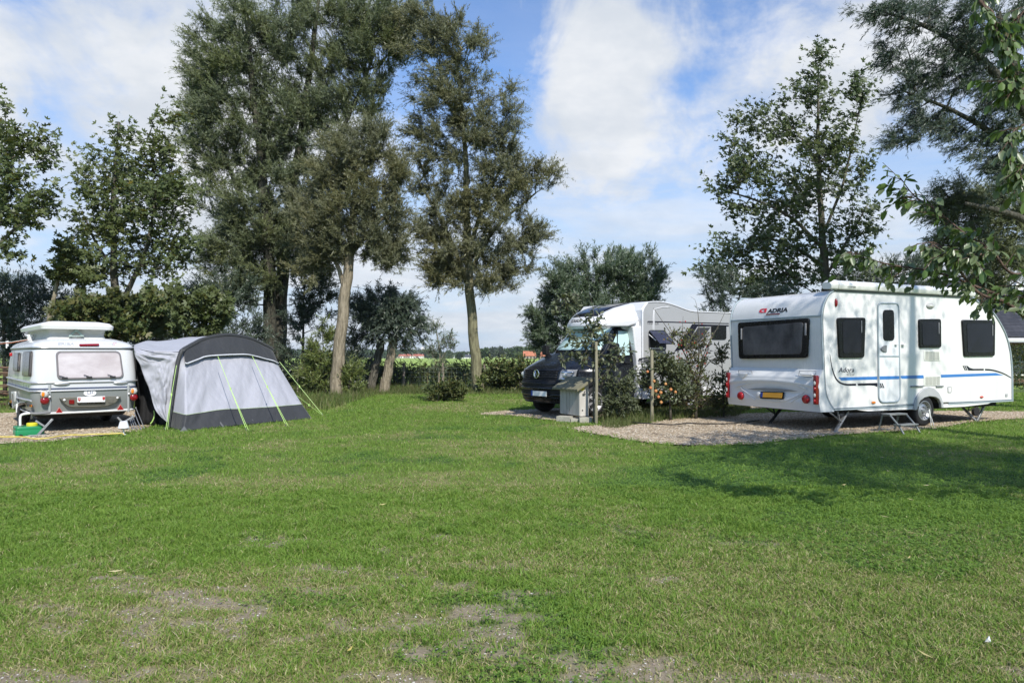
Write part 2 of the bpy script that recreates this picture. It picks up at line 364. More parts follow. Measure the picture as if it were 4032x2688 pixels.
def island_ramp(name, cols, rough=.8, spec=.3):
    m = bpy.data.materials.new(name); m.use_nodes = True; nt = m.node_tree; N = nt.nodes; L = nt.links; b = N['Principled BSDF']; b.inputs['Roughness'].default_value = rough; b.inputs['Specular IOR Level'].default_value = spec
    g = N.new('ShaderNodeNewGeometry'); cr = N.new('ShaderNodeValToRGB'); L.new(g.outputs['Random Per Island'], cr.inputs[0]); e = cr.color_ramp.elements
    e[0].color = (*cols[0],1); e[1].color = (*cols[-1],1)
    for i, c in enumerate(cols[1:-1]): q = e.new((i+1)/(len(cols)-1)); q.color = (*c,1)
    L.new(cr.outputs[0], b.inputs['Base Color']); return m
PM = island_ramp('pebble', [(.16,.12,.08),(.33,.25,.16),(.44,.36,.25),(.58,.51,.40),(.29,.21,.14),(.50,.41,.29)])
gx_, gy_ = [], []
for pad in (PAD_A, PAD_M, PAD_E):
    mb = MB(); mb.add([(p[0],p[1],.004) for p in pad], [tuple(range(len(pad)))]); kind(mb.build('gravel_pad', GM, fix=False), 'structure')
    a = np.array(pad); lo_, hi_ = a.min(0), a.max(0); n = int((hi_-lo_).prod()*560); x = RNG.uniform(lo_[0]-.2,hi_[0]+.2,n); y = RNG.uniform(lo_[1]-.2,hi_[1]+.2,n); k = inpoly(x+RNG.normal(0,.07,n),y+RNG.normal(0,.05,n),pad); gx_.append(x[k]); gy_.append(y[k])
x = np.concatenate(gx_); y = np.concatenate(gy_); print('gravel', len(x))
kind(pebbles('gravel', x, y, np.full(len(x),.009), RNG.uniform(.008,.024,len(x)), PM), 'stuff')
n = 16000; y = RNG.uniform(2.9,6.2,n); x = RNG.uniform(-.8,.8,n)*y; k = f_bare(x,y) > RNG.uniform(.25,1.0,n); x, y = x[k], y[k]
kind(pebbles('pebbles', x, y, f_z(x,y)+.003, RNG.uniform(.0018,.007,len(x)), island_ramp('lawn_pebble', [(.2,.17,.14),(.45,.42,.38),(.62,.6,.55),(.35,.3,.25),(.3,.2,.15)])), 'stuff')
# ---- grass
def leaf_mat(name, cols, trans=.35, rough=.55, big=None, spec=.3, backs=None):
    """foliage: colour varies leaf by leaf, light passes through"""
    m = bpy.data.materials.new(name); m.use_nodes = True; nt = m.node_tree; N = nt.nodes; L = nt.links; b = N['Principled BSDF']; b.inputs['Roughness'].default_value = rough; b.inputs['Specular IOR Level'].default_value = spec
    g = N.new('ShaderNodeNewGeometry'); cr = N.new('ShaderNodeValToRGB'); L.new(g.outputs['Random Per Island'], cr.inputs[0]); e = cr.color_ramp.elements
    e[0].color = (*cols[0],1); e[1].color = (*cols[-1],1)
    for i, c in enumerate(cols[1:-1]): q = e.new((i+1)/(len(cols)-1)); q.color = (*c,1)
    c = cr.outputs[0]
    if backs:
        x = N.new('ShaderNodeMix'); x.data_type = 'RGBA'; L.new(g.outputs['Backfacing'], x.inputs[0]); L.new(c, x.inputs[6]); x.inputs[7].default_value = (*backs,1); c = x.outputs[2]
    if big:
        tc = N.new('ShaderNodeTexCoord'); n = N.new('ShaderNodeTexNoise'); n.inputs['Scale'].default_value = big[0]; n.inputs['Detail'].default_value = 3; L.new(tc.outputs['Object'], n.inputs[0])
        r = N.new('ShaderNodeMapRange'); r.inputs[1].default_value = .42; r.inputs[2].default_value = .62; L.new(n.outputs[0], r.inputs[0])
        x = N.new('ShaderNodeMix'); x.data_type = 'RGBA'; L.new(r.outputs[0], x.inputs[0]); L.new(c, x.inputs[6]); x.inputs[7].default_value = (*big[1],1); 
        f = N.new('ShaderNodeMath'); f.operation = 'MULTIPLY'; f.inputs[1].default_value = big[2]; L.new(r.outputs[0], f.inputs[0]); L.new(f.outputs[0], x.inputs[0]); c = x.outputs[2]
    L.new(c, b.inputs['Base Color'])
    t = N.new('ShaderNodeBsdfTranslucent'); L.new(c, t.inputs[0]); ms = N.new('ShaderNodeMixShader'); ms.inputs[0].default_value = trans
    L.new(b.outputs[0], ms.inputs[1]); L.new(t.outputs[0], ms.inputs[2]); L.new(ms.outputs[0], N['Material Output'].inputs[0])
    return m
def blades(name, x, y, hgt, wid, m, lean=.55, z0=0, curl=.35):
    n = len(x); a = RNG.uniform(0,6.283,n); la = RNG.uniform(0,6.283,n); ln = np.abs(RNG.normal(0,lean,n))
    dx, dy = np.cos(a)*wid/2, np.sin(a)*wid/2; lx, ly = np.cos(la)*ln*hgt, np.sin(la)*ln*hgt
    z = z0 if isinstance(z0,np.ndarray) else np.full(n, z0)
    b0 = np.stack([x-dx,y-dy,z],-1); b1 = np.stack([x+dx,y+dy,z],-1)
    m0 = np.stack([x-dx*.8+lx*curl,y-dy*.8+ly*curl,z+hgt*.6],-1); m1 = np.stack([x+dx*.8+lx*curl,y+dy*.8+ly*curl,z+hgt*.6],-1)
    t0 = np.stack([x-dx*.12+lx,y-dy*.12+ly,z+hgt],-1); t1 = np.stack([x+dx*.12+lx,y+dy*.12+ly,z+hgt],-1)
    v = np.stack([b0,b1,m1,m0,t1,t0],1).reshape(-1,3); q = np.array([(0,1,2,3),(3,2,4,5)])
    f = (q[None]+(np.arange(n)*6)[:,None,None]).reshape(-1,4)
    return kind(mesh_np(name, v, f, m), 'stuff')
def sample(n, ya, yb, powr, side=.78, extra=.6):
    u = RNG.random(n); p = 1-powr+1        # density ~ 1/Y^powr over an area that widens with Y
    y = (ya**p+u*(yb**p-ya**p))**(1/p) if abs(p) > 1e-6 else ya*(yb/ya)**u
    return RNG.uniform(-1,1,n)*(side*y+extra), y
def pads(x, y):
    jx, jy = x+RNG.normal(0,.10,len(x)), y+RNG.normal(0,.08,len(x)); return inpoly(jx,jy,PAD_A)|inpoly(jx,jy,PAD_M)|inpoly(jx,jy,PAD_E)
x, y = sample(480000, 2.75, 25, 1.0); xb, yb = sample(420000, 2.75, 7.5, .9); x = np.concatenate([x,xb]); y = np.concatenate([y,yb])
ba, dr, cl = f_bare(x,y), f_dry(x,y), f_clover(x,y)
k = (RNG.random(len(x)) > ba*.80)&(RNG.random(len(x)) > cl*.55)&~pads(x,y); x, y, ba, dr, cl = x[k], y[k], ba[k], dr[k], cl[k]
tuft = np.clip(1.9*fbm(x*7,y*7,55,2)-.45,0,1.2); hg = RNG.uniform(.012,.036,len(x))*(1-.35*ba)*(1-.2*dr)*(.6+.8*tuft)*(1+.02*y); wd = RNG.uniform(.0026,.0048,len(x))*(1+y/8)
isdry = RNG.random(len(x)) < np.clip(.03+dr*.40+ba*.30-cl*.1,0,.7)
GRASS = leaf_mat('grass', [(.115,.22,.030),(.16,.275,.040),(.21,.32,.052),(.17,.29,.048),(.25,.335,.068)], .4, .5)
DRYG = leaf_mat('dry_grass', [(.22,.25,.075),(.30,.30,.11),(.38,.34,.16),(.50,.45,.27)], .35, .65)
blades('grass', x[~isdry], y[~isdry], hg[~isdry], wd[~isdry], GRASS, 1.05, f_z(x,y)[~isdry])
blades('dry_grass', x[isdry], y[isdry], hg[isdry]*.9, wd[isdry], DRYG, 1.6, f_z(x,y)[isdry])
# clover: three round leaflets on each stalk
x, y = sample(150000, 2.8, 14, .9); cl = f_clover(x,y)*(1-.9*f_bare(x,y)); k = (RNG.random(len(x)) < cl*.9)&~pads(x,y); x, y = x[k], y[k]; n = len(x)
zc = f_z(x,y)+RNG.uniform(.012,.045,n); rr = RNG.uniform(.005,.0095,n)*(1+.03*y); a0 = RNG.uniform(0,6.28,n); vs = []
for j in range(3):
    a = a0+j*2.094; ca, sa = np.cos(a), np.sin(a); tl = RNG.uniform(-.3,.5,n)
    for u, v in ((0,0),(.9,-.75),(1.75,0),(.9,.75)):
        vs.append(np.stack([x+(ca*u-sa*v)*rr, y+(sa*u+ca*v)*rr, zc+tl*u*rr],-1))
v = np.stack(vs,1).reshape(-1,3); f = np.arange(n*12).reshape(-1,4)
kind(mesh_np('clover', v, f, leaf_mat('clover', [(.12,.23,.035),(.165,.29,.05),(.22,.345,.075)], .45, .55, None, .2)), 'stuff'); print('clover', n)
# fallen leaves
xs_, ys_ = sample(150, 3.2, 13, .3); k = RNG.random(150) < np.where(xs_ > .28*ys_, 1, .3); x, y = xs_[k], ys_[k]; n = len(x)
x = np.append(x, [G(455,2268).x]); y = np.append(y, [G(455,2268).y]); n += 1
a = RNG.uniform(0,3.14,n); a[-1] = .2; ln = RNG.uniform(.02,.05,n); ln[-1] = .05; wd = ln*RNG.uniform(.18,.34,n); z = RNG.uniform(.03,.045,n)
v = np.stack([np.stack([x+np.cos(a)*ln*s-np.sin(a)*wd*t, y+np.sin(a)*ln*s+np.cos(a)*wd*t, z+q],-1) for s,t,q in ((-1,0,.006),(0,-.6,0),(1,0,.01),(0,.6,.004))],1).reshape(-1,3)
kind(mesh_np('fallen_leaves', v, np.arange(n*4).reshape(-1,4), leaf_mat('fallen_leaf', [(.5,.42,.12),(.55,.5,.3),(.35,.27,.12),(.62,.55,.25)], .2, .6)), 'stuff')
# ================================================================ paints and plastics
WHITE = mat('caravan_white', (.74,.735,.715), .28, noise=(1.6,.12,(3,3,.35)), coat=.5)
WHITEP = mat('white_plastic', (.72,.72,.70), .38, noise=(5,.05))
GREYRAIL = mat('grey_rail', (.34,.40,.43), .35, noise=(20,.12))
RAILDARK = mat('rail_dark', (.05,.06,.07), .5)
BLACKF = mat('black_frame', (.006,.006,.007), .25, noise=(8,.3), spec=.25)
GLASSD = mat('dark_glass', (.008,.009,.010), .06, noise=(3,.5), spec=.3)
PANER = mat('curtained_pane', (.045,.045,.05), .10, noise=(2.6,.75,(1,1.6,1)), col2=(.11,.107,.115), spec=.4)
RUBBER = mat('rubber', (.012,.012,.012), .75, noise=(30,.4))
STEEL = mat('steel', (.42,.43,.44), .42, .75, noise=(12,.3))
GALV = mat('galvanised', (.35,.36,.36), .5, .5, noise=(16,.35))
DARKM = mat('dark_metal', (.035,.035,.037), .6, noise=(14,.5))
GREYP = mat('grey_plastic', (.36,.365,.36), .5, noise=(9,.12))
UNDER = mat('underbody', (.012,.012,.012), .9)
REDL = mat('red_lens', (.24,.006,.009), .15, coat=.3, noise=(60,.35))
REDR = mat('red_reflector', (.36,.010,.014), .2, coat=.3)
AMB = mat('amber_lens', (.75,.22,.015), .15, coat=.6)
CLEAR = mat('clear_lens', (.62,.62,.58), .1, coat=.7, noise=(50,.4))
BLUES = mat('blue_stripe', (.035,.17,.46), .35)
NAVY = mat('navy_stripe', (.006,.006,.016), .4, spec=.3)
INK = mat('black_ink', (.02,.02,.022), .5)
INKG = mat('grey_ink', (.13,.135,.14), .5)
LOGOR = mat('logo_red', (.60,.03,.05), .4)
PLY = mat('yellow_plate', (.82,.40,.05), .4)
PLW = mat('white_plate', (.78,.78,.78), .4)
EUB = mat('plate_blue', (.02,.07,.36), .4)
CORD = mat('white_cord', (.72,.72,.68), .7)
def ringpts(pts2, f): return [f(*p) for p in pts2]
def wheel(parent, c, ax, rt, rr, width, rim_mat=STEEL, holes=18, name='wheel', spokes=0):
    """tyre with rim; ax points outwards"""
    ax = Vector(ax).normalized(); c = Vector(c); m = MB(); w2 = width/2
    m.disc(c, ax, [(rr*.95,-w2),(rt*.86,-w2),(rt*.97,-w2*.75),(rt,-w2*.3),(rt,w2*.3),(rt*.97,w2*.75),(rt*.86,w2),(rr*1.04,w2*.95),(rr*1.0,w2*.7)], 40, caps=(True,False))
    t = m.build('wheel', RUBBER, parent, True, ang=50)
    m = MB(); m.disc(c, ax, [(rr*1.04,w2*.72),(rr*1.04,w2*.98),(rr*.96,w2*1.0),(rr*.90,w2*.80),(rr*.72,w2*.52),(rr*.60,w2*.66),(rr*.42,w2*.72),(rr*.34,w2*.60),(rr*.30,w2*.64),(rr*.22,w2*.92),(.004,w2*.96)], 40, caps=(False,True))
    e1 = ax.orthogonal().normalized(); e2 = ax.cross(e1)
    for k in range(holes):
        a = 2*math.pi*k/holes; d = e1*math.cos(a)+e2*math.sin(a); m.disc(c+d*rr*.80+ax*w2*.66, ax+d*-.35, [(rr*.062,-.004),(rr*.062,.004)], 8, mi=1)
    for k in range(spokes):
        a = 2*math.pi*k/spokes; d = e1*math.cos(a)+e2*math.sin(a); q = ax.cross(d)
        m.prism([c+d*rr*.30+q*rr*.10+ax*w2*.7, c+d*rr*.86+q*rr*.22+ax*w2*.82, c+d*rr*.86-q*rr*.22+ax*w2*.82, c+d*rr*.30-q*rr*.10+ax*w2*.7], ax*.006, mi=1)
    for k in range(5):
        a = 2*math.pi*k/5+.3; d = e1*math.cos(a)+e2*math.sin(a); m.disc(c+d*rr*.34+ax*w2*.70, ax, [(rr*.035,-.01),(rr*.035,.012),(.001,.014)], 8, mi=2)
    m.build('rim', [rim_mat, UNDER, DARKM], t, True, ang=28)
    return t
def steady(parent, top, foot, side, m=GALV, name='steady_leg'):
    """caravan corner leg: channel with two struts and a foot plate"""
    b = MB(); top = Vector(top); foot = Vector(foot); b.bar(top, foot, .055, .035, side=side)
    mid = top.lerp(foot,.55); d = (foot-top).normalized(); s = Vector(side)
    b.bar(mid+s*.02, Vector((2*foot.x*.35+top.x*.3, 2*foot.y*.35+top.y*.3, top.z))+s*.03, .028, .016, side=side)
    b.bar(mid-s*.02, top+Vector((foot.x-top.x, foot.y-top.y, 0))*1.35, .028, .016, side=side)
    b.box(foot+Vector((0,0,.008)), (.16,.11,.014))
    return b.build(name, m, parent, bevel=.003)
def window_part(parent, o3, i3, nrm, fm=BLACKF, pm=GLASSD, depth=.03, name='window', stay=True):
    nrm = Vector(nrm); m = MB(); m.prism([p-nrm*.01 for p in o3], nrm*(depth+.01)); wn = m.build(name, fm, parent, bevel=.008, seg=2)
    m = MB(); m.prism([p+nrm*(depth-.002) for p in i3], nrm*.008); m.build('pane', pm, wn, bevel=.005)
    return wn
# ================================================================ white touring caravan
FA = Frame((1264/2800*12.65, 12.65, 0), (.905,.425))
ax_, ay_ = lambda px, py: FA.loc(px,py,1,0), lambda px, py: FA.loc(px,py,0,0)
A = thing('caravan', FA.o, FA.rz, 'white touring caravan with blue stripe, roof awning and orange number plate', 'caravan')
side = [z7(*p) for p in ((195,1272),(150,1200),(118,1120),(104,1000),(98,880),(92,700),(86,560),(82,420),(90,330),(112,250),(146,190),(190,158),(240,146),(830,176),(1440,208),(1545,258),(1630,312),(1700,375),(1755,460),(1798,545),(1830,640),(1850,740),(1861,860),(1866,960),(1867,1188))]
prof = [ax_(*p) for p in side]; prof2 = [(p.x, p.z) for p in prof]; XR = min(p[0] for p in prof2)
WA = min(FA.loc(2877,1400,0,XR).y, 2.75)
Sd = lambda *p: ax_(*z7(*p))
arc_o = [Sd(*p) for p in ((938,1268),(941,1215),(955,1160),(985,1105),(1030,1066),(1078,1050),(1125,1064),(1170,1105),(1198,1160),(1212,1210),(1214,1248))]
arc_i = [Sd(*p) for p in ((1193,1248),(1190,1205),(1172,1168),(1140,1147),(1085,1140),(1035,1152),(998,1180),(978,1215),(966,1268))]
notch = [(p.x,p.z) for p in arc_i[1:-1]]
# rear outline pulled to x=0 reference
m = MB(); m.prism([(x,0,z) for x,z in prof2+notch], (0,WA,0)); body = m.build('body', WHITE, A, bevel=.03, seg=3)
def profx(z):
    """x of the rear outline at height z"""
    r = [(p[1],p[0]) for p in prof2[:13]]; r.sort()
    for (za,xa),(zb,xb) in zip(r[:-1],r[1:]):
        if za <= z <= zb: return xa+(xb-xa)*(z-za)/(zb-za+1e-9)
    return r[0][1] if z < r[0][0] else r[-1][1]
m = MB()
for xa,xb in ((prof2[0][0]+.15,notch[-1][0]-.02),(notch[0][0]+.02,prof2[-1][0]-.3)): m.box(((xa+xb)/2, WA/2, prof2[0][1]-.03), (xb-xa, WA-.3, .10))
m.box(((notch[0][0]+notch[-1][0])/2,WA/2,.45),(notch[0][0]-notch[-1][0]-.02,WA-.62,.3)); m.box((2.6,WA/2,.26),(.12,WA-.5,.12)); m.build('chassis', UNDER, A)
for yy in (-.004, WA+.004):
    m = MB(); m.tube([(x,yy,z) for x,z in ()] if False else [(p.x,yy,p.z) for p in catmull([Vector((x,0,z)) for x,z in prof2], 4)], .017, 8); m.build('edge_rail', GREYRAIL, A, True)
m = MB(); m.tube([(p.x+.02,-.012,p.z) for p in catmull([Vector((x,0,z)) for x,z in prof2[:13]], 4)], .006, 6); m.build('edge_seal', RAILDARK, A, True)
# bottom trim on the side
B0, B1 = ax_(*z7(190,1262)), ax_(*z7(1866,1176))
for (a, b) in ((0,.452),(.606,1.0)):
    p, q = B0.lerp(B1,a), B0.lerp(B1,b); m = MB(); m.prism([(p.x,-.008,p.z-.025),(q.x,-.008,q.z-.025),(q.x,-.008,q.z+.022),(p.x,-.008,p.z+.022)], (0,.012,0)); m.build('bottom_trim', GREYRAIL, A, bevel=.004)
    m = MB(); m.prism([(p.x,-.011,p.z+.004),(q.x,-.011,q.z+.004),(q.x,-.011,q.z+.016),(p.x,-.011,p.z+.016)], (0,.008,0)); m.build('trim_insert', RAILDARK, A)
for pts in (((415,1268),(938,1226),(962,1240),(960,1262),(520,1281)), ((1195,1215),(1684,1193),(1640,1212),(1420,1238),(1200,1248))):
    m = MB(); m.prism([ax_(*z7(*p))+Vector((0,.0,0)) for p in pts], (0,.03,0)); m.build('side_skirt', GREYP if False else WHITEP, A, bevel=.006)
# rear face -------------------------------------------------------
def rear(px, py):
    q = FA.loc(px,py,0,XR)
    for _ in range(6): q = FA.loc(px,py,0,profx(q.z))
    return q
RC = lambda p, t: Vector((profx(p.z)-.004-t, p.y, p.z))
Rr = lambda *p: rear(*z6(*p))
a, b = Rr(186,456), Rr(1064,390)
m = MB(); m.box((profx((a.z+b.z)/2)-.006, (a.y+b.y)/2, (a.z+b.z)/2), (.02, abs(a.y-b.y), .035)); m.build('rear_trim', GREYRAIL, A, bevel=.004)
def rear_poly(pts, r, off): 
    q = [Rr(*p) for p in pts]; pl = rpoly([(p.y,p.z) for p in q], r, 5); return [Vector((off,y,z)) for y,z in pl]
wz = [Rr(*p) for p in ((268,466),(955,421),(945,806),(290,814))]; xw = min(profx(p.z) for p in wz)-.0
window_part(A, rear_poly(((268,466),(957,421),(945,806),(290,814)), .07, xw), rear_poly(((318,510),(905,462),(893,768),(333,778)), .06, xw), (-1,0,0), pm=PANER, name='rear_window', depth=.035)
for p in ((312,575),(932,530)):
    q = Rr(*p); m = MB(); m.box((xw-.05,q.y,q.z),(.02,.03,.22)); m.build('window_stay', mat('stay_grey',(.25,.25,.26),.4), A, bevel=.004)
# lower rear panel: moulded apron
zt, zb_ = (Rr(190,906).z+Rr(1075,910).z)/2, Rr(560,1268).z
def apron(u, v):
    y = -.015+u*(WA+.03); z = zt+(zb_-zt)*v; e = 2*u-1
    bulge = .12*min(1,v*5)*(1-.25*abs(e)**4) * (1-.35*max(0,v-.8)/.2)
    smile = .022*math.exp(-((v-.30-.10*e*e)/.05)**2) - .02*math.exp(-((v-.52-.18*e*e)/.09)**2)*(abs(e) < .80)
    return Vector((XR+.02-bulge-smile, y, z))
m = MB(); m.grid(44, 36, apron)
nu = 45
rim = [apron(i/44,0) for i in range(45)]
for uu in (0,1):
    cap = [apron(uu, j/36) for j in range(37)]; m.add(cap+[Vector((XR+.3,cap[-1].y,cap[-1].z)),Vector((XR+.05,cap[0].y,cap[0].z))], [tuple(range(39))] )
bl = [apron(i/44,1) for i in range(45)]; m.add(bl+[p+Vector((.45,0,.03)) for p in bl], [(i,i+1,46+i,45+i) for i in range(44)])
m.add(rim+[Vector((XR+.05,p.y,p.z)) for p in rim], [(i,i+1,46+i,45+i) for i in range(44)])
apr = m.build('rear_apron', WHITEP, A, True, ang=50)
XA = XR-.115
Ra = lambda *p: FA.loc(*z6(*p), 0, XA)
def apoly(pts, r, th, mt, name, par=A, off=0, bev=.004):
    q = [Ra(*p) for p in pts]; pl = rpoly([(p.y,p.z) for p in q], r, 4); mm = MB(); mm.prism([Vector((XA-off,y,z)) for y,z in pl], (-th,0,0)); return mm.build(name, mt, par, bevel=bev)
apoly([(345,1106),(420,1096),(520,1092),(640,1096),(760,1110),(842,1126),(700,1126),(520,1118)], 0, .006, mat('slot_grey',(.20,.21,.21),.5), 'vent_slot')
for p in ((283,1170),(913,1203)):
    q = Ra(*p); m = MB(); m.disc((XA+.02,q.y,q.z), (-1,0,0), [(.078,0),(.078,.03),(.07,.042),(.035,.048),(.001,.05)], 28); m.build('reflector', REDR, A, True, ang=50)
plate = apoly([(486,1128),(708,1134),(700,1205),(478,1196)], .012, .02, BLACKF, 'number_plate')
apoly([(510,1138),(697,1143),(690,1192),(506,1184)], .006, .006, PLY, 'plate_face', plate, .021, 0)
apoly([(489,1137),(508,1138),(504,1185),(484,1183)], .003, .006, EUB, 'plate_band', plate, .021, 0)
q = Ra(458,1158); m = MB(); m.disc((XA+.01,q.y,q.z), (-1,0,0), [(.05,0),(.05,.03),(.03,.036),(.001,.036)], 20); m.build('lock_cap', WHITEP, A, True, ang=40)
for pts in ([(262,952),(346,955),(326,985),(300,1008)], [(858,957),(975,960),(975,974),(858,970)]):
    q = [Ra(*p) for p in pts]; m = MB(); m.prism([Vector((XA+.04,p.y,p.z)) for p in q], (-.05,0,0)); m.build('grab_handle', GREYP if len(pts) < 0 else WHITEP, A, bevel=.008)
for pts in ([(250,925),(378,928),(386,990),(262,1010)], [(838,932),(996,930),(996,960),(960,985),(828,1000)]):
    q = [Ra(*p) for p in pts]; m = MB(); pl = [Vector((XA+.035,p.y,p.z)) for p in q]; m.tube(pl+[pl[0]], .007, 6); m.build('handle_recess', GREYP, A, True)
# embossed arcs
for (ps) in (((240,1080),(420,1040),(580,1030),(760,1048),(915,1105)), ((283,1085),(300,1110),(420,1190),(560,1220),(720,1215),(885,1140)), ((420,1215),(330,1130),(290,1120)), ((760,1240),(830,1185),(890,1160))):
    pl = catmull([Ra(*p)+Vector((.012,0,0)) for p in ps], 8); m = MB(); m.tube(pl, .008, 6); m.build('moulded_rib', WHITEP, A, True)
# tail light columns
def tail(y0, y1, zt_, zb):
    x0 = XR-.135; t = (zt_-zb)
    m = MB(); m.prism([Vector((x0,y,z)) for y,z in rpoly([(y0,zb),(y1,zb),(y1,zt_),(y0,zt_)], [.01,.01,.06,.06], 6)], (.075,0,0)); tl = m.build('tail_light', REDL, A, bevel=.012)
    for k, (f, mt) in enumerate(((.27,CLEAR),(.47,REDR),(.69,CLEAR),(.89,REDR))):
        m = MB(); m.ell((x0-.002,(y0+y1)/2,zt_-t*f), (.02,abs(y1-y0)*.36,t*.075), 16, 8); m.build('lamp', mt, tl, True)
    m = MB(); m.box((x0-.003,(y0+y1)/2,zt_-t*.18),(.006,abs(y1-y0),.006)); m.build('lens_seam', BLACKF, tl)
ya, yb_ = FA.loc(*z6(1072,1100),0,XR-.15).y, FA.loc(*z6(977,1100),0,XR-.15).y; zt2 = FA.loc(*z6(1020,975),0,XR-.15).z; zb2 = FA.loc(*z6(1020,1256),0,XR-.15).z
ya = max(ya,-.006); tail(ya, yb_, zt2, zb2); tail(WA-ya-.015, WA-yb_, zt2, zb2)
# lettering on the rounded roof edge
def on_rear(p, t): return Vector((profx(p.z)-.004-t, p.y, p.z))
a, b = Rr(541,374), Rr(738,360); h = (Rr(560,332).z-Rr(560,372).z)
wl = (a.y-b.y)*1.0
text('lettering','ADRIA', INK, A, (0,a.y,a.z+.0), (0,-1,0), (0,0,1), w=wl, h=h, bold=.035, conform=lambda p,t: on_rear(p,t))
s = Rr(460,377); w_, h_ = s.y-Rr(528,377).y, h*.98
m = MB(); pl = [( .0,.35),(.05,.8),(.3,1),(.95,1),(1,.95),(1,0),(.72,0),(.72,.62),(.62,.78),(.4,.78),(.3,.6),(.3,.42),(.42,.26),(.62,.24),(.66,0),(.35,0),(.1,.1)]
m.prism([on_rear(Vector((0,s.y-u*w_,s.z+.01+v*h_)),.001) for u,v in pl], (-.004,0,0)); m.build('logo', LOGOR, A)
a, b = Rr(533,388), Rr(657,381); m = MB(); m.prism([on_rear(Vector((0,y,z)),.001) for y,z in ((a.y,a.z-.012),(b.y-.02,a.z-.012),(b.y-.02,a.z+.012),(a.y,a.z+.012))], (-.004,0,0)); m.build('logo_underline', mat('logo_maroon',(.16,.01,.03),.4), A)
# side face ------------------------------------------------------
Sd = lambda *p: ax_(*z7(*p))
def spoly(pts, r): q = [Sd(*p) for p in pts]; return [Vector((x,0,z)) for x,z in rpoly([(p.x,p.z) for p in q], r, 5)]
for nm, o, i in (('side_window',((218,406),(482,405),(470,780),(238,782)),((264,432),(445,430),(437,738),(268,740))),
             ('side_window',((982,419),(1187,417),(1190,685),(987,687)),((1006,444),(1168,444),(1170,662),(1010,664))),
             ('side_window',((1385,425),(1694,430),(1690,764),(1406,768)),((1424,462),(1670,464),(1668,732),(1432,735)))):
    wn = window_part(A, spoly(o,.06), spoly(i,.06), (0,-1,0), name=nm, depth=.035)
    q = Sd(i[1][0]-8, i[1][1]+60); m = MB(); m.box((q.x,-.045,q.z),(.018,.012,.22)); m.build('window_stay', mat('stay_grey',(0.25,)*3,.4), wn, bevel=.003)
# door
door = [Vector((x,0,z)) for x,z in rpoly([(p.x,p.z) for p in (Sd(604,272),Sd(796,272),Sd(812,1188),Sd(614,1196))], [.10,.10,.14,.14], 8)]
m = MB(); m.prism(door, (0,-.014,0)); dr = m.build('door', mat('door_white',(.70,.715,.725),.3,noise=(4,.04),coat=.4), A, bevel=.004)
m = MB(); m.tube([p+Vector((0,-.012,0)) for p in door], .016, 8, closed=True); m.build('door_frame', GREYRAIL, dr, True)
m = MB(); m.prism([p+Vector((0,-.014,0)) for p in spoly(((648,332),(750,332),(754,620),(652,620)), .08)], (0,-.014,0)); m.build('door_window', BLACKF, dr, bevel=.006)
a, b = Sd(611,764), Sd(800,766); m = MB(); m.box(((a.x+b.x)/2,-.016,(a.z+b.z)/2),(b.x-a.x,.012,.03)); m.build('door_split', GREYRAIL, dr, bevel=.003)
h = [Sd(*p) for p in ((680,662),(655,666),(632,682),(625,696),(632,712),(655,726),(680,728))]; m = MB(); m.prism([p+Vector((0,-.014,0)) for p in h], (0,-.02,0)); m.build('door_handle', mat('handle_grey',(.16,.17,.175),.4), dr, bevel=.006)
m = MB(); q = Sd(768,657); m.box((q.x,-.03,q.z),(.06,.05,.022)); m.build('door_catch', WHITEP, dr, bevel=.006)
m = MB(); q = Sd(838,658); m.box((q.x,-.025,q.z),(.07,.06,.03)); m.build('door_catch', WHITEP, A, bevel=.006)
for y_ in (372,605,1000): 
    q = Sd(803+ (y_-272)*.0175, y_); m = MB(); m.tube([(q.x,-.022,q.z-.06),(q.x,-.022,q.z+.06)], .013, 8); m.build('hinge', WHITEP, dr, True)
# refrigerator vents
for o in (((1038,714),(1188,718),(1190,806),(1040,806)), ((1038,950),(1196,946),(1196,1038),(1040,1044))):
    q = spoly(o, .02); m = MB(); m.prism(q, (0,-.012,0)); v = m.build('vent', mat('vent_white',(.72,.73,.66),.4), A, bevel=.004)
    x0, x1 = q[0].x, max(p.x for p in q); x0 = min(p.x for p in q); zl, zh = min(p.z for p in q), max(p.z for p in q); m = MB()
    for k in range(8):
        z = zl+(zh-zl)*(.12+.105*k)
        for e in range(4): xa = x0+(x1-x0)*(.06+.22*e); m.box((xa+(x1-x0)*.10,-.0135,z),((x1-x0)*.195,.006,.009))
    m.build('louvre', mat('vent_gap',(.22,.22,.19),.7), v)
q = spoly(((1262,1052),(1293,1052),(1293,1103),(1264,1103)), .01); m = MB(); m.prism(q, (0,-.008,0)); hf = m.build('service_flap', WHITEP, A, bevel=.003)
m = MB(); m.tube([q[i]+Vector((0,-.008,0)) for i in range(len(q))], .004, 5, closed=True); m.build('flap_seal', INKG, hf, True)
for a, b in ((915,1030),(1150,1215)):
    p, q = Sd(a,1049), Sd(b,1043); m = MB(); m.box(((p.x+q.x)/2,-.012,(p.z+q.z)/2),(q.x-p.x,.03,.03)); m.build('awning_rail', mat('rail_grey',(.2,.21,.21),.45), A, bevel=.006)
for p, mt, nm in (((567,1197),AMB,'side_marker'),((1578,1146),mat('marker_red',(.55,.08,.05),.25,coat=.5),'side_marker')):
    q = Sd(*p); m = MB(); m.ell((q.x,-.008,q.z),(.055,.02,.025)); m.build(nm, mt, A, True)
q = Sd(214,266); m = MB(); m.ell((q.x,-.01,q.z),(.03,.03,.075)); m.build('top_marker', REDL, A, True)
q = Sd(1096,296); m = MB(); m.ell((q.x,-.005,q.z),(.115,.035,.055)); al = m.build('awning_light', GREYP, A, True)
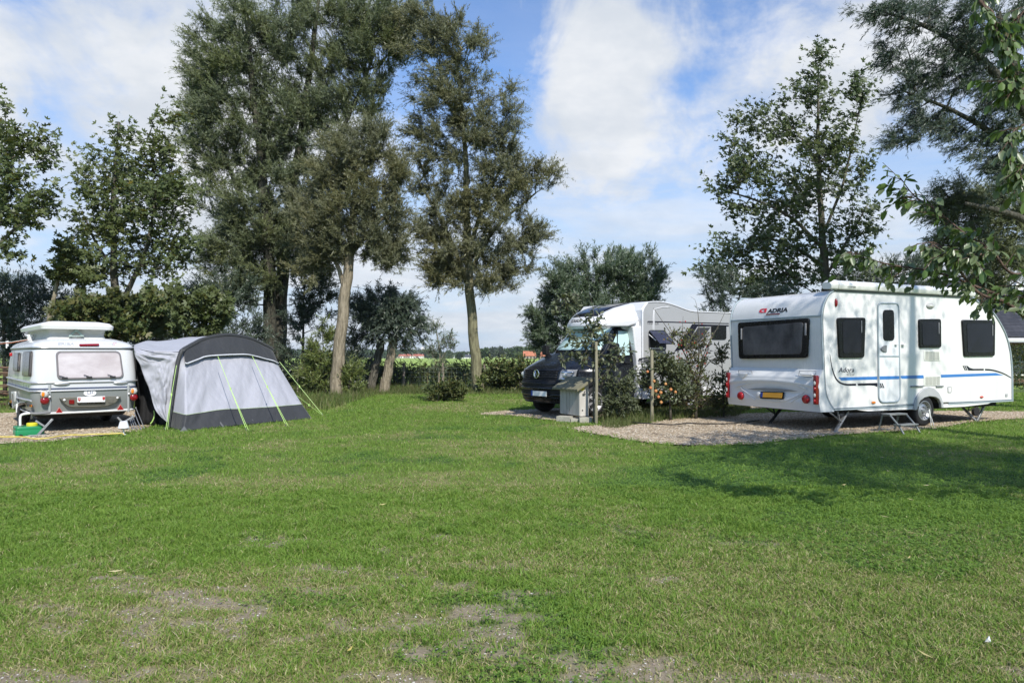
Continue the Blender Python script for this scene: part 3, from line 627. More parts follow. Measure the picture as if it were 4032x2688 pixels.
m = MB(); m.ell((q.x,-.028,q.z),(.07,.02,.028)); m.build('lens', CLEAR, al, True)
m = MB(); q = Sd(1810,1130); m.box((q.x,-.006,q.z),(.07,.012,.06)); m.build('gas_sticker', GREYP, A, bevel=.003)
# stripes
def deco(pts, mt, nm, off=.0, par=A): mm = MB(); mm.prism([Sd(*p)+Vector((0,-off-.0015,0)) for p in pts], (0,-.001,0)); return mm.build(nm, mt, par)
deco(((240,964),(603,954),(603,983),(270,992)), BLUES, 'stripe'); deco(((615,953),(802,949),(803,978),(617,983)), BLUES, 'stripe', .015, dr); deco(((816,948),(1036,942),(1036,972),(818,976)), BLUES, 'stripe'); deco(((1198,938),(1712,921),(1786,943),(1198,965)), BLUES, 'stripe')
cl_ = catmull([Vector((x,y,0)) for x,y in ((160,745),(172,830),(188,900),(212,965),(245,1005),(285,1024),(330,1031),(404,1030))], 6); n = len(cl_); up, dn = [], []
for i, p in enumerate(cl_):
    t = (cl_[min(i+1,n-1)]-cl_[max(i-1,0)]).normalized(); nn = Vector((-t.y,t.x,0)); wd_ = 1+9*(i/n)**.8; up.append(p+nn*wd_); dn.append(p-nn*wd_)
def ribbon(up, dn, mt, nm):
    mm = MB(); a = [Sd(p.x,p.y)+Vector((0,-.003,0)) for p in up]; b = [Sd(p.x,p.y)+Vector((0,-.003,0)) for p in dn]; k = len(a)
    mm.add(a+b, [(i,i+1,k+i+1,k+i) for i in range(k-1)]); o = mm.build(nm, mt, A, fix=False, solid=.002); return o
ribbon(up, dn, NAVY, 'swoosh')
deco(((418,1020),(604,1014),(604,1052),(575,1040),(540,1038),(424,1040)), NAVY, 'swoosh')
deco(((613,1018),(631,1062),(617,1062)), NAVY, 'swoosh', .015, dr)
for dx in (0,16): deco(((616+dx*1.2,1016),(626+dx*1.2,1016),(648+dx,1061),(638+dx,1061)), NAVY, 'swoosh', .015, dr)
deco(((1434,853),(1448,856),(1470,874),(1500,882),(1600,882),(1600,898),(1455,899)), NAVY, 'swoosh')
for dx in (0,16): deco(((1402+dx,853),(1412+dx,853),(1432+dx,898),(1422+dx,898)), NAVY, 'swoosh')
cl_ = catmull([Vector((x,y,0)) for x,y in ((1612,890),(1670,894),(1730,908),(1790,930),(1855,966))], 6); n = len(cl_)
ribbon([p+Vector((0,-8*(1-.4*i/n),0)) for i,p in enumerate(cl_)], [p+Vector((0,8*(1-.4*i/n),0)) for i,p in enumerate(cl_)], NAVY, 'swoosh')
a, b = Sd(238,917), Sd(386,914); text('lettering','Adora', mat('adora_ink',(.05,.055,.07),.5), A, (a.x,-.003,a.z), (1,0,0), (0,0,1), w=b.x-a.x, h=Sd(250,870).z-a.z, bold=.012, shear=.25, thick=.001)
MI = mat('model_ink',(.26,.26,.25),.5)
for body_, xa, xb in (('472',314,359),('LU',366,388)):
    a, b = Sd(xa,946), Sd(xb,944); text('lettering', body_, MI, A, (a.x,-.003,a.z), (1,0,0), (0,0,1), w=b.x-a.x, h=Sd(315,921).z-a.z, thick=.001)
# wheel arch, wheel
wc = Sd(1052,1272); wc = Vector((wc.x,.10,wc.z)); RT = wc.z*1.0; wc.z = RT*.985
m = MB(); m.prism([p+Vector((0,-.03,0)) for p in arc_o+arc_i], (0,.06,0)); m.build('wheel_arch', mat('arch_grey',(.40,.41,.41),.45,noise=(6,.08)), A, bevel=.012)
m = MB(); ai = [Vector((wc.x+(p.x-wc.x)*.985,0,p.z-.006)) for p in arc_i]; m.add([(p.x,.02,p.z) for p in ai]+[(p.x,.33,p.z) for p in ai], [(i,i+1,len(ai)+i+1,len(ai)+i) for i in range(len(ai)-1)]); m.build('wheel_well', UNDER, A, fix=False)
wheel(A, wc, (0,-1,0), RT*.985, RT*.60, .19)
wheel(A, (wc.x,WA-.1,wc.z), (0,1,0), RT*.985, RT*.60, .19)
# corner legs
def gl(fr, px, py): return fr.to(G(px,py))
f1 = gl(FA, *z6(1195,1522)); steady(A, (f1.x+.55,f1.y+.18,.36), f1, (0,1,0))
f2 = gl(FA, *z6(560,1440)); steady(A, (f2.x+.5,f2.y+.1,.36), f2, (0,1,0), DARKM)
f3 = gl(FA, *z7(1530,1372)); steady(A, (f3.x-.10,f3.y+.35,.40), f3, (1,0,0), STEEL); steady(A, (f3.x+.45,f3.y+.05,.42), f3+Vector((.02,0,0)), (1,.2,0), STEEL)
jw = gl(FA, *z7(1490,1328)); m = MB(); m.disc((jw.x+.15,1.0,.10), (0,1,0), [(.10,-.035),(.10,.035)], 20); m.tube([(jw.x+.15,1.0,.1),(jw.x+.15,1.0,.5)], .02); m.build('jockey_wheel', RUBBER, A, bevel=.01)
# roll-up awning case on the roof edge
p, q = ax_(*z7(215,118)), ax_(*z7(1443,170)); dz = Sd(240,84).z-Sd(240,140).z
m = MB()
L_ = q.x-p.x; sec = lambda x, e: [Vector((x, yy, zz)) for yy,zz in rpoly([(-.06,prof2[12][1]+.0),(.12,prof2[12][1]+.02),(.12,prof2[12][1]+.17*e),(-.03,prof2[12][1]+.17*e),(-.085,prof2[12][1]+.10*e)], .03, 4)]
m.loft([sec(p.x,1), sec(q.x,1)]); aw = m.build('awning_case', WHITE, A, True, ang=40)
m = MB(); m.loft([sec(p.x-.20,.75), sec(p.x-.12,1.02), sec(p.x-.01,1.05)]); m.build('case_end_cap', WHITEP, aw, True, ang=40)
m = MB(); m.loft([sec(q.x+.01,1.05), sec(q.x+.10,1.0), sec(q.x+.15,.7)]); m.build('case_end_cap', WHITEP, aw, True, ang=40)
m = MB(); m.box(((p.x+q.x)/2,-.012,prof2[12][1]-.012),(L_,.03,.022)); m.build('case_bracket', RAILDARK, aw)
a = ax_(*zad(672,192)); text('lettering','THULE', INK, aw, (a.x,-.078,prof2[12][1]+.05), (1,0,0), (0,.25,1), w=.22, h=.055, bold=.04, thick=.001)
# ---------------------------------------------------------------- things round the caravan
ST = thing('step_stool', G(3520,1700), FA.rz, 'grey metal two-tread folding step below the caravan door', 'step stool')
FRP = mat('step_frame', (.17,.19,.19), .5, .3, noise=(15,.2)); TRD = mat('step_tread', (.20,.21,.20), .6, noise=(30,.3), bump=(80,.3))
ST.location = G(*zst(372,752))
for x in (0,.43):
    m = MB(); m.tube([(x,0,0),(x,-.085,.29),(x,-.10,.305),(x,-.23,.305),(x,-.25,.295),(x,-.415,.13),(x,-.50,0)], .0165, 8); m.build('side_frame', FRP, ST, True)
m = MB(); m.box((.215,-.165,.318),(.47,.17,.028)); m.build('tread', TRD, ST, bevel=.006)
m = MB(); m.box((.215,-.385,.150),(.47,.15,.028)); m.build('tread', TRD, ST, bevel=.006)
m = MB(); m.tube([(0,-.02,.07),(.215,-.02,.02),(.43,-.02,.07)], .006, 6); m.build('brace', FRP, ST, True)
# strap hanging from the wheel
m = MB(); pt = [FA.loc(*zst(*p),1,-.035) for p in ((1065,450),(1062,480),(1078,560),(1085,600),(1092,690),(1108,706),(1135,704),(1120,650),(1098,580),(1082,540),(1066,450))]
wsr = thing('strap', FA.o, FA.rz, 'white cord loop hanging from the caravan wheel to the grass', 'strap'); m.tube(catmull(pt,5), .009, 6); m.build('cord', CORD, wsr, True)
# supply cable on the gravel
m = MB(); m.tube(catmull([G(*z5(*p), .05) for p in ((1235,1420),(1320,1428),(1500,1437),(1640,1444),(1780,1430),(1900,1434),(2050,1436),(2270,1430),(2500,1400))], 6), .013, 6); tag(m.build('power_cable', RUBBER, None, True), 'black power cable lying across the gravel to the white caravan', 'cable')
# ================================================================ small touring caravan with raised roof
EW = mat('old_white', (.60,.61,.625), .3, noise=(4,.06), coat=.4)
EG = mat('warm_grey_panel', (.235,.25,.245), .34, noise=(5,.10), coat=.3)
TRIM = mat('trim_aluminium', (.55,.56,.57), .35, .55, noise=(20,.15))
CURT = mat('window_blind', (.60,.55,.555), .22, noise=(1.8,.35,(1,1,2.2)), col2=(.40,.345,.35), coat=.6)
BRWIN = mat('brown_window', (.014,.011,.009), .15, noise=(3,.5,(1,1,.3)), col2=(.05,.04,.03), spec=.3)
OLIVE = mat('lamp_housing', (.16,.155,.13), .45, noise=(9,.1))
FABW = mat('roof_bellows', (.50,.50,.475), .85, noise=(6,.15), bump=(7,.35,(1,1,2.5),.04))
ue = Vector((-.655,.756,0)); c0 = P(128,1500,12.3); c0.z = 0
WE = 1.657; FE = Frame(c0+Vector((.756,.655,0))*(WE/2), ue)
E = thing('retro_caravan', FE.o, FE.rz, 'small retro caravan in white and grey with its roof raised, next to the tent', 'caravan')
ez = lambda y: FE.loc(*z1(940,y),0,0).z
zB, zG, zT, zS, zR = ez(1140), ez(905), ez(818), ez(456), ez(352)
HW = WE/2+.02
LE = min(FE.loc(40,1500,1,HW-.1).x, 4.2); print('LE', LE)
def x0(z):
    t = (z-zT)
    return .02+(.075*(t/(zS-zT))**2 if t > 0 else .10*(t/(zB-zT))**2) + (.0 if z < zS else .9*((z-zS)/(zR-zS))**2.2*.35)
def hw(z):
    t = z-zT
    return HW*(1-(.055*(t/(zS-zT))**1.5 if t > 0 else .035*(t/(zB-zT))**2)) if z <= zS else HW*.945-.30*((z-zS)/(zR-zS))**2.4
def ring(z, n=8, r=.24, grow=0, L=None):
    a, b = x0(z)-grow, LE-x0(z)*1.6-(.25*max(0,(z-zT)))+grow; h = hw(z)+grow
    pl = rpoly([(a,-h),(b,-h*.96),(b,h*.96),(a,h)], r, n); return [Vector((x,y,z)) for x,y in pl]
def eloft(name, za, zb, n, mt, grow=0): 
    m = MB(); m.loft([ring(za+(zb-za)*i/n, grow=grow) for i in range(n+1)], (True,True)); return m.build(name, mt, E, True, ang=50)
eloft('lower_body', zB, zG, 4, EG); eloft('upper_body', zG, zS, 7, EW); roof = eloft('roof', zS, zR, 8, EW, .008)
m = MB(); m.loft([ring(zB-.10, grow=-.12), ring(zB+.02, grow=-.05)], (True,True)); m.build('underbody', UNDER, E)
# side panels hang lower than the rear edge
yl = hw(zB)
m = MB(); m.prism([(x,yl-.03,z) for x,z in ((.16,zB+.05),(.28,zB-.10),(1.15,zB-.03),(1.25,zB+.2),(LE*.62,zB+.2),(LE*.65,zB-.05),(LE*.85,zB-.05),(LE*.88,zB+.05))], (0,.035,0)); m.build('side_skirt', EG, E, bevel=.01)
for z, r_, nm, mt in ((zS,.017,'roof_rail',TRIM),(zT,.017,'belt_rail',TRIM),(zG,.012,'waist_rail',TRIM),(zB,.02,'bottom_rail',mat('rail_white',(.62,.63,.62),.4))):
    m = MB(); m.tube(ring(z, grow=.012), r_, 8, closed=True); m.build(nm, mt, E, True)
for dz in (.03,.045):
    m = MB(); m.tube(ring(zG+dz, grow=.003), .006, 5, closed=True); m.build('pinstripe', mat('pinstripe',(.07,.09,.17),.4), E, True)
m = MB(); m.tube(ring(zS-.022, grow=.006), .009, 6, closed=True); m.build('rail_seal', RAILDARK, E, True)
def er(px, py, off=0):
    q = FE.loc(*z1(px,py),0,0)
    for _ in range(4): q = FE.loc(*z1(px,py),0,x0(q.z))
    return Vector((x0(q.z)-off, q.y, q.z))
def epoly(pts, r, off=0): 
    q = [er(*p) for p in pts]; return [Vector((x0(z)-off,y,z)) for y,z in rpoly([(p.y,p.z) for p in q], r, 6)]
def eplate(pts, r, th, mt, nm, off=0, par=None, bev=.004): 
    m = MB(); m.prism(epoly(pts, r, off), (-th,0,0)); return m.build(nm, mt, par or E, bevel=bev)
wn = eplate(((588,490),(1278,490),(1318,778),(606,797)), .09, .03, mat('window_frame',(.17,.155,.16),.35), 'rear_window', 0, None, .01)
m = MB(); m.prism(epoly(((612,512),(1262,510),(1296,764),(626,780)), .07, .031), (-.004,0,0)); m.build('pane', CURT, wn, bevel=.003)
m = MB(); m.prism(epoly(((640,488),(1230,486),(1230,498),(640,502)), .01, .03), (-.006,0,0)); m.build('frame_top', mat('frame_cap',(.30,.29,.28),.4), wn, bevel=.002)
for px, py in ((685,776),(945,768),(1195,764)):
    q = er(px,py,.045); m = MB(); m.box(q,(.02,.09,.028)); m.tube([q+Vector((0,.0,.01)),q+Vector((-.01,.09,.045))], .007,6); m.build('window_catch', DARKM, wn, bevel=.004)
for a in (528,1365):
    p, q = er(a,850), er(a,1135); m = MB(); m.tube([p-Vector((.008,0,0)),er(a,1000)-Vector((.008,0,0)),q-Vector((.008,0,0))], .022, 8); m.build('corner_strip', mat('strip_grey',(.38,.40,.40),.45), E, True)
for a in (655,1282):
    q = er(a,838 if a < 900 else 826,.012); m = MB(); m.ell(q,(.03,.13,.03)); m.build('grab_handle', TRIM, E, True)
# lamp clusters
for pts, c1, c2, sx in ((((470,905),(505,915),(530,950),(545,985),(515,1040),(470,1058),(430,1040),(424,960),(435,920)),(470,948),(472,1018),1),
                        (((1415,878),(1440,888),(1452,940),(1455,1000),(1420,1020),(1390,1000),(1352,945),(1375,905)),(1418,915),(1418,981),-1)):
    hs = eplate(pts, .05, .06, OLIVE, 'tail_light', -.01, None, .015)
    for c, mt, rr in ((c1,CLEAR,.062),(c2,REDL,.068)):
        q = er(*c,.045); m = MB(); m.disc(q,(-1,0,0),[(rr,0),(rr*.97,.012),(rr*.6,.03),(.002,.036)],24); m.build('lamp', mt, hs, True, ang=50)
    q = er(c1[0]-17,c1[1],.072); m = MB(); m.ell(q,(.016,.026,.046)); m.build('indicator', AMB, hs, True)
    q = er(c1[0]+54*sx,c1[1]+28,.052); m = MB(); m.ell(q,(.014,.018,.018)); m.build('screw_cap', PLW, hs, True)
# plate holder
bar = eplate(((628,994),(640,985),(800,978),(1110,970),(1270,968),(1280,975),(1220,1040),(1130,1072),(1000,1082),(760,1086),(700,1068)), .03, .08, OLIVE, 'plate_bar', -.01, None, .02)
np_ = eplate(((812,978),(1108,968),(1108,1030),(812,1038)), .01, .03, PLW, 'number_plate', .07, bar)
eplate(((812,1036),(1108,1028),(1100,1040),(820,1046)), .0, .03, BLACKF, 'plate_lip', .068, np_, 0)
for px, py in ((832,1003),(1091,992)):
    m = MB(); q = [er(px+a,py+b,.101) for a,b in ((-13,-17),(13,-17),(13,4),(0,20),(-13,4))]; m.prism(q,(-.003,0,0)); m.build('crest', mat('crest_red',(.5,.03,.03),.4), np_)
m = MB(); 
for a,b,c,d in ((-6,-2,6,2),(-2,-8,2,6)): m.prism([er(832+x,1000+y,.1045) for x,y in ((a,b),(c,b),(c,d),(a,d))],(-.002,0,0))
m.build('crest_cross', PLW, np_)
lm = eplate(((726,1008),(782,1008),(782,1052),(726,1052)), .01, .025, REDL, 'fog_light', .06, bar)
eplate(((1142,992),(1195,990),(1195,1038),(1142,1038)), .008, .012, OLIVE, 'blank_cover', .065, bar)
for px, py in ((678,1010),(1241,986)): q = er(px,py,.07); m = MB(); m.ell(q,(.018,.02,.02)); m.build('screw_cap', PLW, bar, True)
for pts in (((628,1086),(677,1155),(582,1157)), ((1279,1056),(1322,1120),(1236,1123))):
    t = eplate(pts, .01, .014, mat('reflector_rim',(.62,.25,.22),.4), 'triangle_reflector', .008)
    c = [sum(p[i] for p in pts)/3 for i in (0,1)]; eplate([(c[0]+(p[0]-c[0])*.82, c[1]+(p[1]-c[1])*.82) for p in pts], .008, .006, REDR, 'lens', .022, t, .001)
m = MB(); cc = er(957,938,.004); m.loft([[cc+Vector((-h,math.cos(a)*.100,math.sin(a)*.055)) for a in [2*math.pi*i/32 for i in range(32)]] for h in (0,.004)]); st = m.build('country_sticker', PLW, E)
a = er(922,953); text('lettering','CH', mat('sticker_ink',(.04,.05,.12),.5), st, (cc.x-.004,a.y,a.z), (0,-1,0), (0,0,1), w=abs(er(922,938).y-er(990,938).y), h=.066, bold=.01, thick=.001)
br = eplate(((836,416),(1050,412),(1050,433),(840,437)), .02, .03, REDL, 'brake_light', .02)
for a, b, body, mt, w0, h0, sh, bd in ((612,427,'ERIBA',mat('badge_grey',(.36,.37,.38),.4),178,26,.25,.03),(1096,430,'touring',mat('badge_light',(.42,.43,.44),.4),112,22,.2,0),(1205,428,'GT',mat('badge_red',(.5,.2,.2),.4),46,28,.2,.0)):
    p = er(a,b,.012); text('lettering', body, mt, E, p, (0,-1,0), (0,0,1), w=abs(er(a,b).y-er(a+w0,b).y), h=abs(er(a,b-h0).z-p.z), bold=bd, shear=sh, thick=.001, conform=lambda v,t: Vector((x0(v.z)-.012-t, v.y, v.z)))
# raised roof
lc = FE.loc(*z1(440,240),0,.30); rc = FE.loc(*z1(1216,246),0,.30); zl = lc.z-.02; zt_ = FE.loc(*z1(900,183),0,.6).z
def rr4(xa, xb, ya, yb, z, r): return [Vector((x,y,z)) for x,y in rpoly([(xa,ya),(xb,ya),(xb,yb),(xa,yb)], r, 5)]
hl = abs(lc.y-rc.y)/2; cy = (lc.y+rc.y)/2
m = MB(); m.loft([rr4(.30,LE-.85,cy-hl,cy+hl,zl,.12), rr4(.29,LE-.84,cy-hl-.01,cy+hl+.01,zl+.06,.12), rr4(.34,LE-.9,cy-hl+.05,cy+hl-.05,zt_-.03,.12), rr4(.5,LE-1.05,cy-hl+.2,cy+hl-.2,zt_,.12)]); m.build('roof_lid', mat('lid_white',(.66,.66,.65),.35,noise=(5,.05)), E, True, ang=50)
m = MB(); nb = 6
bl = rpoly([(.42,cy-hl+.10),(LE-1,cy-hl+.10),(LE-1,cy+hl-.10),(.42,cy+hl-.10)], .08, 4); rings = []
for i in range(nb+1):
    z = zR-.02+(zl-zR+.04)*i/nb; ins = .035*math.sin(math.pi*i/nb); cxm = (LE-.6)/2
    rings.append([Vector((cxm+(x-cxm)*(1-ins), cy+(y-cy)*(1-ins*1.5)+.006*math.sin(x*17+z*40), z)) for x,y in bl])
m.loft(rings, (False,False)); m.build('bellows', FABW, E, True, ang=180)
GT = mat('scissor_green', (.30,.38,.35), .4, .3)
for a, b in (((742,330),(825,256)),((880,330),(800,256))):
    p, q = FE.loc(*z1(*a),0,.405), FE.loc(*z1(*b),0,.405); m = MB(); m.bar(p,q,.035,.012,side=(0,1,0)); m.build('roof_scissor', GT, E, bevel=.003)
m = MB(); m.disc(FE.loc(*z1(812,272),0,.39),(-1,0,0),[(.03,0),(.03,.02)],12); m.tube([FE.loc(*z1(732,334),0,.40),FE.loc(*z1(892,332),0,.40)],.012,6); m.build('scissor_rail', GT, E, bevel=.002)
m = MB(); q = FE.loc(*z1(322,350),1,.62); m.disc(q,(0,0,1),[(.05,-.06),(.05,.02),(.06,.03),(.06,.06),(.02,.07)],14); m.build('roof_vent', WHITEP, E, True, ang=40)
# left side
ys = lambda z: hw(z)
def el(px, py):
    q = FE.loc(*z1(px,py),1,hw(zT))
    for _ in range(4): q = FE.loc(*z1(px,py),1,hw(q.z))
    return Vector((q.x,hw(q.z),q.z))
def lpoly(pts, r, off=0): q = [el(*p) for p in pts]; return [Vector((x,hw(z)+off,z)) for x,z in rpoly([(p.x,p.z) for p in q], r, 5)]
def lplate(pts, r, th, mt, nm, par=None, off=0, bev=.004): m = MB(); m.prism(lpoly(pts,r,off),(0,th,0)); return m.build(nm, mt, par or E, bevel=bev)
for o in (((258,500),(343,492),(325,764),(245,756)), ((157,512),(214,507),(203,712),(147,700))):
    w1 = lplate(o, .08, .03, mat('brown_frame',(.06,.052,.046),.35), 'side_window', None, -.01, .008)
    c = [sum(p[i] for p in o)/4 for i in (0,1)]; lplate([(c[0]+(p[0]-c[0])*.86, c[1]+(p[1]-c[1])*.93) for p in o], .07, .006, BRWIN, 'pane', w1, .021, .002)
vc = lplate(((133,922),(172,920),(186,1094),(148,1100)), .02, .03, WHITEP, 'vent_cover', None, -.005, .006)
lplate(((144,945),(158,945),(168,1075),(154,1078)), .01, .004, mat('vent_gap',(.22,.22,.19),.7), 'vent_slot', vc, .026, 0)
p, q = el(182,985), el(338,1020); m = MB(); m.tube([p+Vector((0,.012,0)),q+Vector((0,.012,0))],.016,8); m.build('side_rail', TRIM, E, True)
p, q = el(272,1042), el(318,1150); m = MB(); m.box((p+q)/2+Vector((0,.16,0)),(.05,.03,abs(p.z-q.z))); fl_ = m.build('service_flap', WHITEP, E, bevel=.008)
m = MB(); m.prism([el(215,1075)+Vector((0,.0,0)),el(275,1042),el(300,1046)+Vector((0,.14,0)),el(240,1078)+Vector((0,.14,0))],(0,0,.02)); m.build('flap_lid', WHITEP, fl_, bevel=.004)
for px, py in ((334,1075),(118,1028)): lplate(((px-9,py-14),(px+9,py-14),(px+9,py+14),(px-9,py+14)),.008,.015,AMB,'side_reflector')
q = el(122,528); m = MB(); m.box(q+Vector((0,.01,0)),(.04,.05,.07)); m.build('side_marker', REDR, E, bevel=.01)
wq = el(222,1205); wheel(E, (wq.x+.35,hw(zB)-.10,.29), (0,1,0), .29, .19, .17, GALV, 12); wheel(E, (wq.x+.35,-hw(zB)+.10,.29), (0,-1,0), .29, .19, .17, GALV, 12)
m = MB(); sp = [(wq.x+.35+.33*math.cos(a), hw(zB)+.004, .33+.33*math.sin(a)) for a in [math.pi*i/14 for i in range(15)]]; m.prism(sp, (0,.03,0)); m.build('wheel_cover', EG, E, bevel=.015)
# corner jacks
j1 = FE.to(G(*z1(395,1392))); m = MB()
tp = Vector((.35,j1.y+.20,zB-.03)); kn = FE.loc(*z1b(895,1205),0,j1.x); 
m.bar(FE.loc(*z1b(665,1060),0,j1.x), kn, .05,.03,side=(1,0,0)); m.bar(kn+(kn-j1)*.9, j1, .05,.035,side=(1,0,0)); m.box(j1+Vector((0,0,.012)),(.16,.26,.02)); m.build('corner_jack', GALV, E, bevel=.004)
m = MB(); m.box(j1+Vector((0,-.02,-.0)),(.26,.34,.02)); m.build('jack_pad', DARKM, E, bevel=.004)
j2 = FE.to(G(*z1(1385,1330))); m = MB(); kn2 = FE.loc(*z1(1320,1245),0,j2.x); m.bar(FE.loc(*z1(1250,1195),0,j2.x), j2, .05,.03,side=(1,0,0)); m.bar(FE.loc(*z1(1425,1185),0,j2.x), kn2, .045,.03,side=(1,0,0)); m.build('corner_jack', GALV, E, bevel=.004)
m = MB(); m.tube([(.9,j1.y-.4,zB-.08),(.9,j1.y-.5,.18),(.9,j1.y-.6,zB-.08)],.008,6); m.tube([(.6,j1.y-.1,zB-.08),(.6,j1.y-.45,zB-.10)],.03,8); m.build('exhaust_bracket', GALV, E, True)
# ---------------------------------------------------------------- things beside it
gc = G(*z1(305,1385)); T = thing('waste_tank', gc, FE.rz, 'green plastic waste water tank with yellow cap below the retro caravan', 'water tank')
GRN = mat('green_plastic', (.012,.22,.075), .35, noise=(7,.15)); s = 12.1/2800
wt, ht = 210*.37*s, 100*.37*s
TF = Frame(gc, FE.x)
m = MB(); prof_ = rpoly([(-wt*.62,0),(wt*.62,0),(wt*.62,ht),(-wt*.62,ht)],.07,5)
m.loft([[Vector((x*(1-.02*e),y*(1-.05*e),z)) for x,y in rpoly([(-.19,-wt*.62),(.19,-wt*.62),(.19,wt*.62),(-.19,wt*.62)],.05,4)] for z,e in ((0,.6),(.02,0),(ht*.62,0),(ht*.66,.5),(ht*.70,0),(ht*.94,0),(ht,1.2))]); tk = m.build('tank', GRN, T, True, ang=40)
m = MB(); m.disc((0,-.05,ht),(0,0,1),[(.085,0),(.085,.04),(.075,.05),(.001,.05)],20); m.build('cap', mat('yellow_cap',(.62,.55,.03),.4), T, True, ang=40)
m = MB(); m.tube(catmull([(0,.12,ht+.01),(0,.12,ht+.15),(0,.09,ht+.20),(0,-.02,ht+.215)],5),.019,10); m.build('inlet_pipe', WHITEP, T, True)
m = MB(); m.tube(catmull([(0,-.02,ht+.215),(0,-.14,ht+.20),(.05,-.32,ht+.21)],5),.022,8); m.build('waste_hose', mat('hose_grey',(.18,.18,.18),.6), T, True)
hs_ = FE.loc(*z1(208,1110),1,hw(zB)+.1)
m = MB(); m.tube(catmull([G(*z1(230,1395),.02)+Vector((0,0,0)),P(*z1(196,1370),12.2),P(*z1(200,1240),12.35),P(*z1(198,1110),12.5),P(*z1(215,1082),12.7),P(*z1(262,1072),12.9)],6),.022,8); tag(m.build('filling_hose', RUBBER, None, True), 'black hose rising from the ground to the open flap of the retro caravan', 'hose')
lc_ = G(*z1(1316,1382)); T = thing('garden_lamp', lc_, 0, 'small white garden lamp with cone shade on the grass edge by the caravan', 'lamp')
s = lc_.y/2800*.37; m = MB(); m.disc((0,0,0),(0,0,1),[(.045,0),(.045,.008),(.012,.02),(.011,75*s)],12); m.build('stem', mat('lamp_stem',(.55,.56,.57),.4), T, True, ang=40)
m = MB(); m.disc((0,0,75*s),(0,0,1),[(55*s,0),(36*s,68*s),(30*s,70*s)],24); m.disc((0,0,70*s),(0,0,1),[(50*s,0),(55*s,5*s)],24); m.build('lamp_shade', mat('shade_white',(.72,.73,.75),.4,trans=.0), T, True, ang=40)
yc = mat('yellow_cable', (.62,.50,.10), .5); m = MB(); m.tube(catmull([G(*z1(*p),.045) for p in ((-60,1400),(60,1403),(180,1402),(280,1408),(330,1420),(400,1424),(520,1414),(640,1394),(760,1382),(880,1382),(1000,1374),(1150,1372),(1290,1366),(1314,1376))],6),.011,6); tag(m.build('lamp_cable', yc, None, True), 'yellow cable running along the gravel edge to the small garden lamp', 'cable')
for k, (a, b) in enumerate((((1446,1095),(1538,1320)),((1432,1150),(1505,1330)),((1408,1180),(1470,1330)),((1398,1200),(1440,1330)),((1385,1220),(1412,1330)))):
    g_ = G(*z1(*b)); q = P(*z1(*a), g_.y+.25-.03*k); m = MB(); m.tube([q,g_],.008,6); m.ell(q,(.014,.014,.014),8,6)
    tag(m.build('tent_pole', STEEL, None, True), 'spare grey tent pole leaning on the retro caravan beside the tent', 'tent pole', 'spare tent poles leaning between caravan and tent')
for (a, b, mt, lb) in (((-30,402),(300,366),CORD,'white washing line running from the raised roof of the retro caravan'),((-30,416),(300,370),mat('peg_red',(.55,.14,.05),.6),'orange cord under the white washing line at the retro caravan')):
    p, q = P(*z1(*a),13.2), P(*z1(*b),13.0); m = MB(); m.tube([p,p.lerp(q,.5)-Vector((0,0,.015)),q],.005,6); tag(m.build('washing_line', mt, None, True), lb, 'washing line')
p = P(*z1(70,395),13.15); m = MB(); m.box(p+Vector((0,0,-.05)),(.02,.015,.13)); m.box(p+Vector((.025,0,-.03)),(.02,.015,.1)); tag(m.build('clothes_peg', PLW, None, bevel=.003), 'white clothes peg clipped on the washing line', 'clothes peg')
# ================================================================ awning tent
def fabric(name, col, bscale=(1,1,1)):
    m = mat(name, col, .62, noise=(2.2,.10), bump=(4.5,.45,bscale,.05)); nt = m.node_tree; b = nt.nodes['Principled BSDF']; b.inputs['Sheen Weight'].default_value = .15
    t = nt.nodes.new('ShaderNodeBsdfTranslucent'); t.inputs[0].default_value = (*[c*.8 for c in col],1); ms = nt.nodes.new('ShaderNodeMixShader'); ms.inputs[0].default_value = .15
    nt.links.new(b.outputs[0], ms.inputs[1]); nt.links.new(t.outputs[0], ms.inputs[2]); nt.links.new(ms.outputs[0], nt.nodes['Material Output'].inputs[0]); return m
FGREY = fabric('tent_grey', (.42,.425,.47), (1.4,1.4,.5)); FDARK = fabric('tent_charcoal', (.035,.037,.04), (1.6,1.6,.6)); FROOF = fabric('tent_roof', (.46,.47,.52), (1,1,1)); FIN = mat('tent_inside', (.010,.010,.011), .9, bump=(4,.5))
LIME = mat('lime_cord', (.46,.68,.20), .5); TPIPE = mat('tent_piping', (.62,.63,.66), .6)
U = [0,.08,.3,.5,.7,.9,1]
def interp(pts, u):
    for i in range(len(U)-1):
        if u <= U[i+1]+1e-9:
            p0 = pts[max(i-1,0)]; p1 = pts[i]; p2 = pts[i+1]; p3 = pts[min(i+2,len(U)-1)]; t = (u-U[i])/(U[i+1]-U[i])
            if i < 1: return tuple(p1[k]+(p2[k]-p1[k])*t for k in (0,1))
            return tuple(.5*(2*p1[k]+(p2[k]-p0[k])*t+(2*p0[k]-5*p1[k]+4*p2[k]-p3[k])*t*t+(3*p1[k]-p0[k]-3*p2[k]+p3[k])*t**3) if i > 1 else p1[k]+(p2[k]-p1[k])*t for k in (0,1))
    return pts[-1]
r0 = [(570,1132),(705,1174),(1085,1127),(1400,1097),(1640,1074),(1900,1052),(2030,1042)]
r1 = [(590,966),(735,1004),(1060,952),(1320,938),(1600,922),(1820,903),(1930,892)]
r2 = [(676,440),(735,470),(900,405),(1140,381),(1380,384),(1580,430),(1672,466)]
r3 = [(688,348),(722,322),(880,235),(1140,180),(1380,212),(1560,290),(1622,325)]
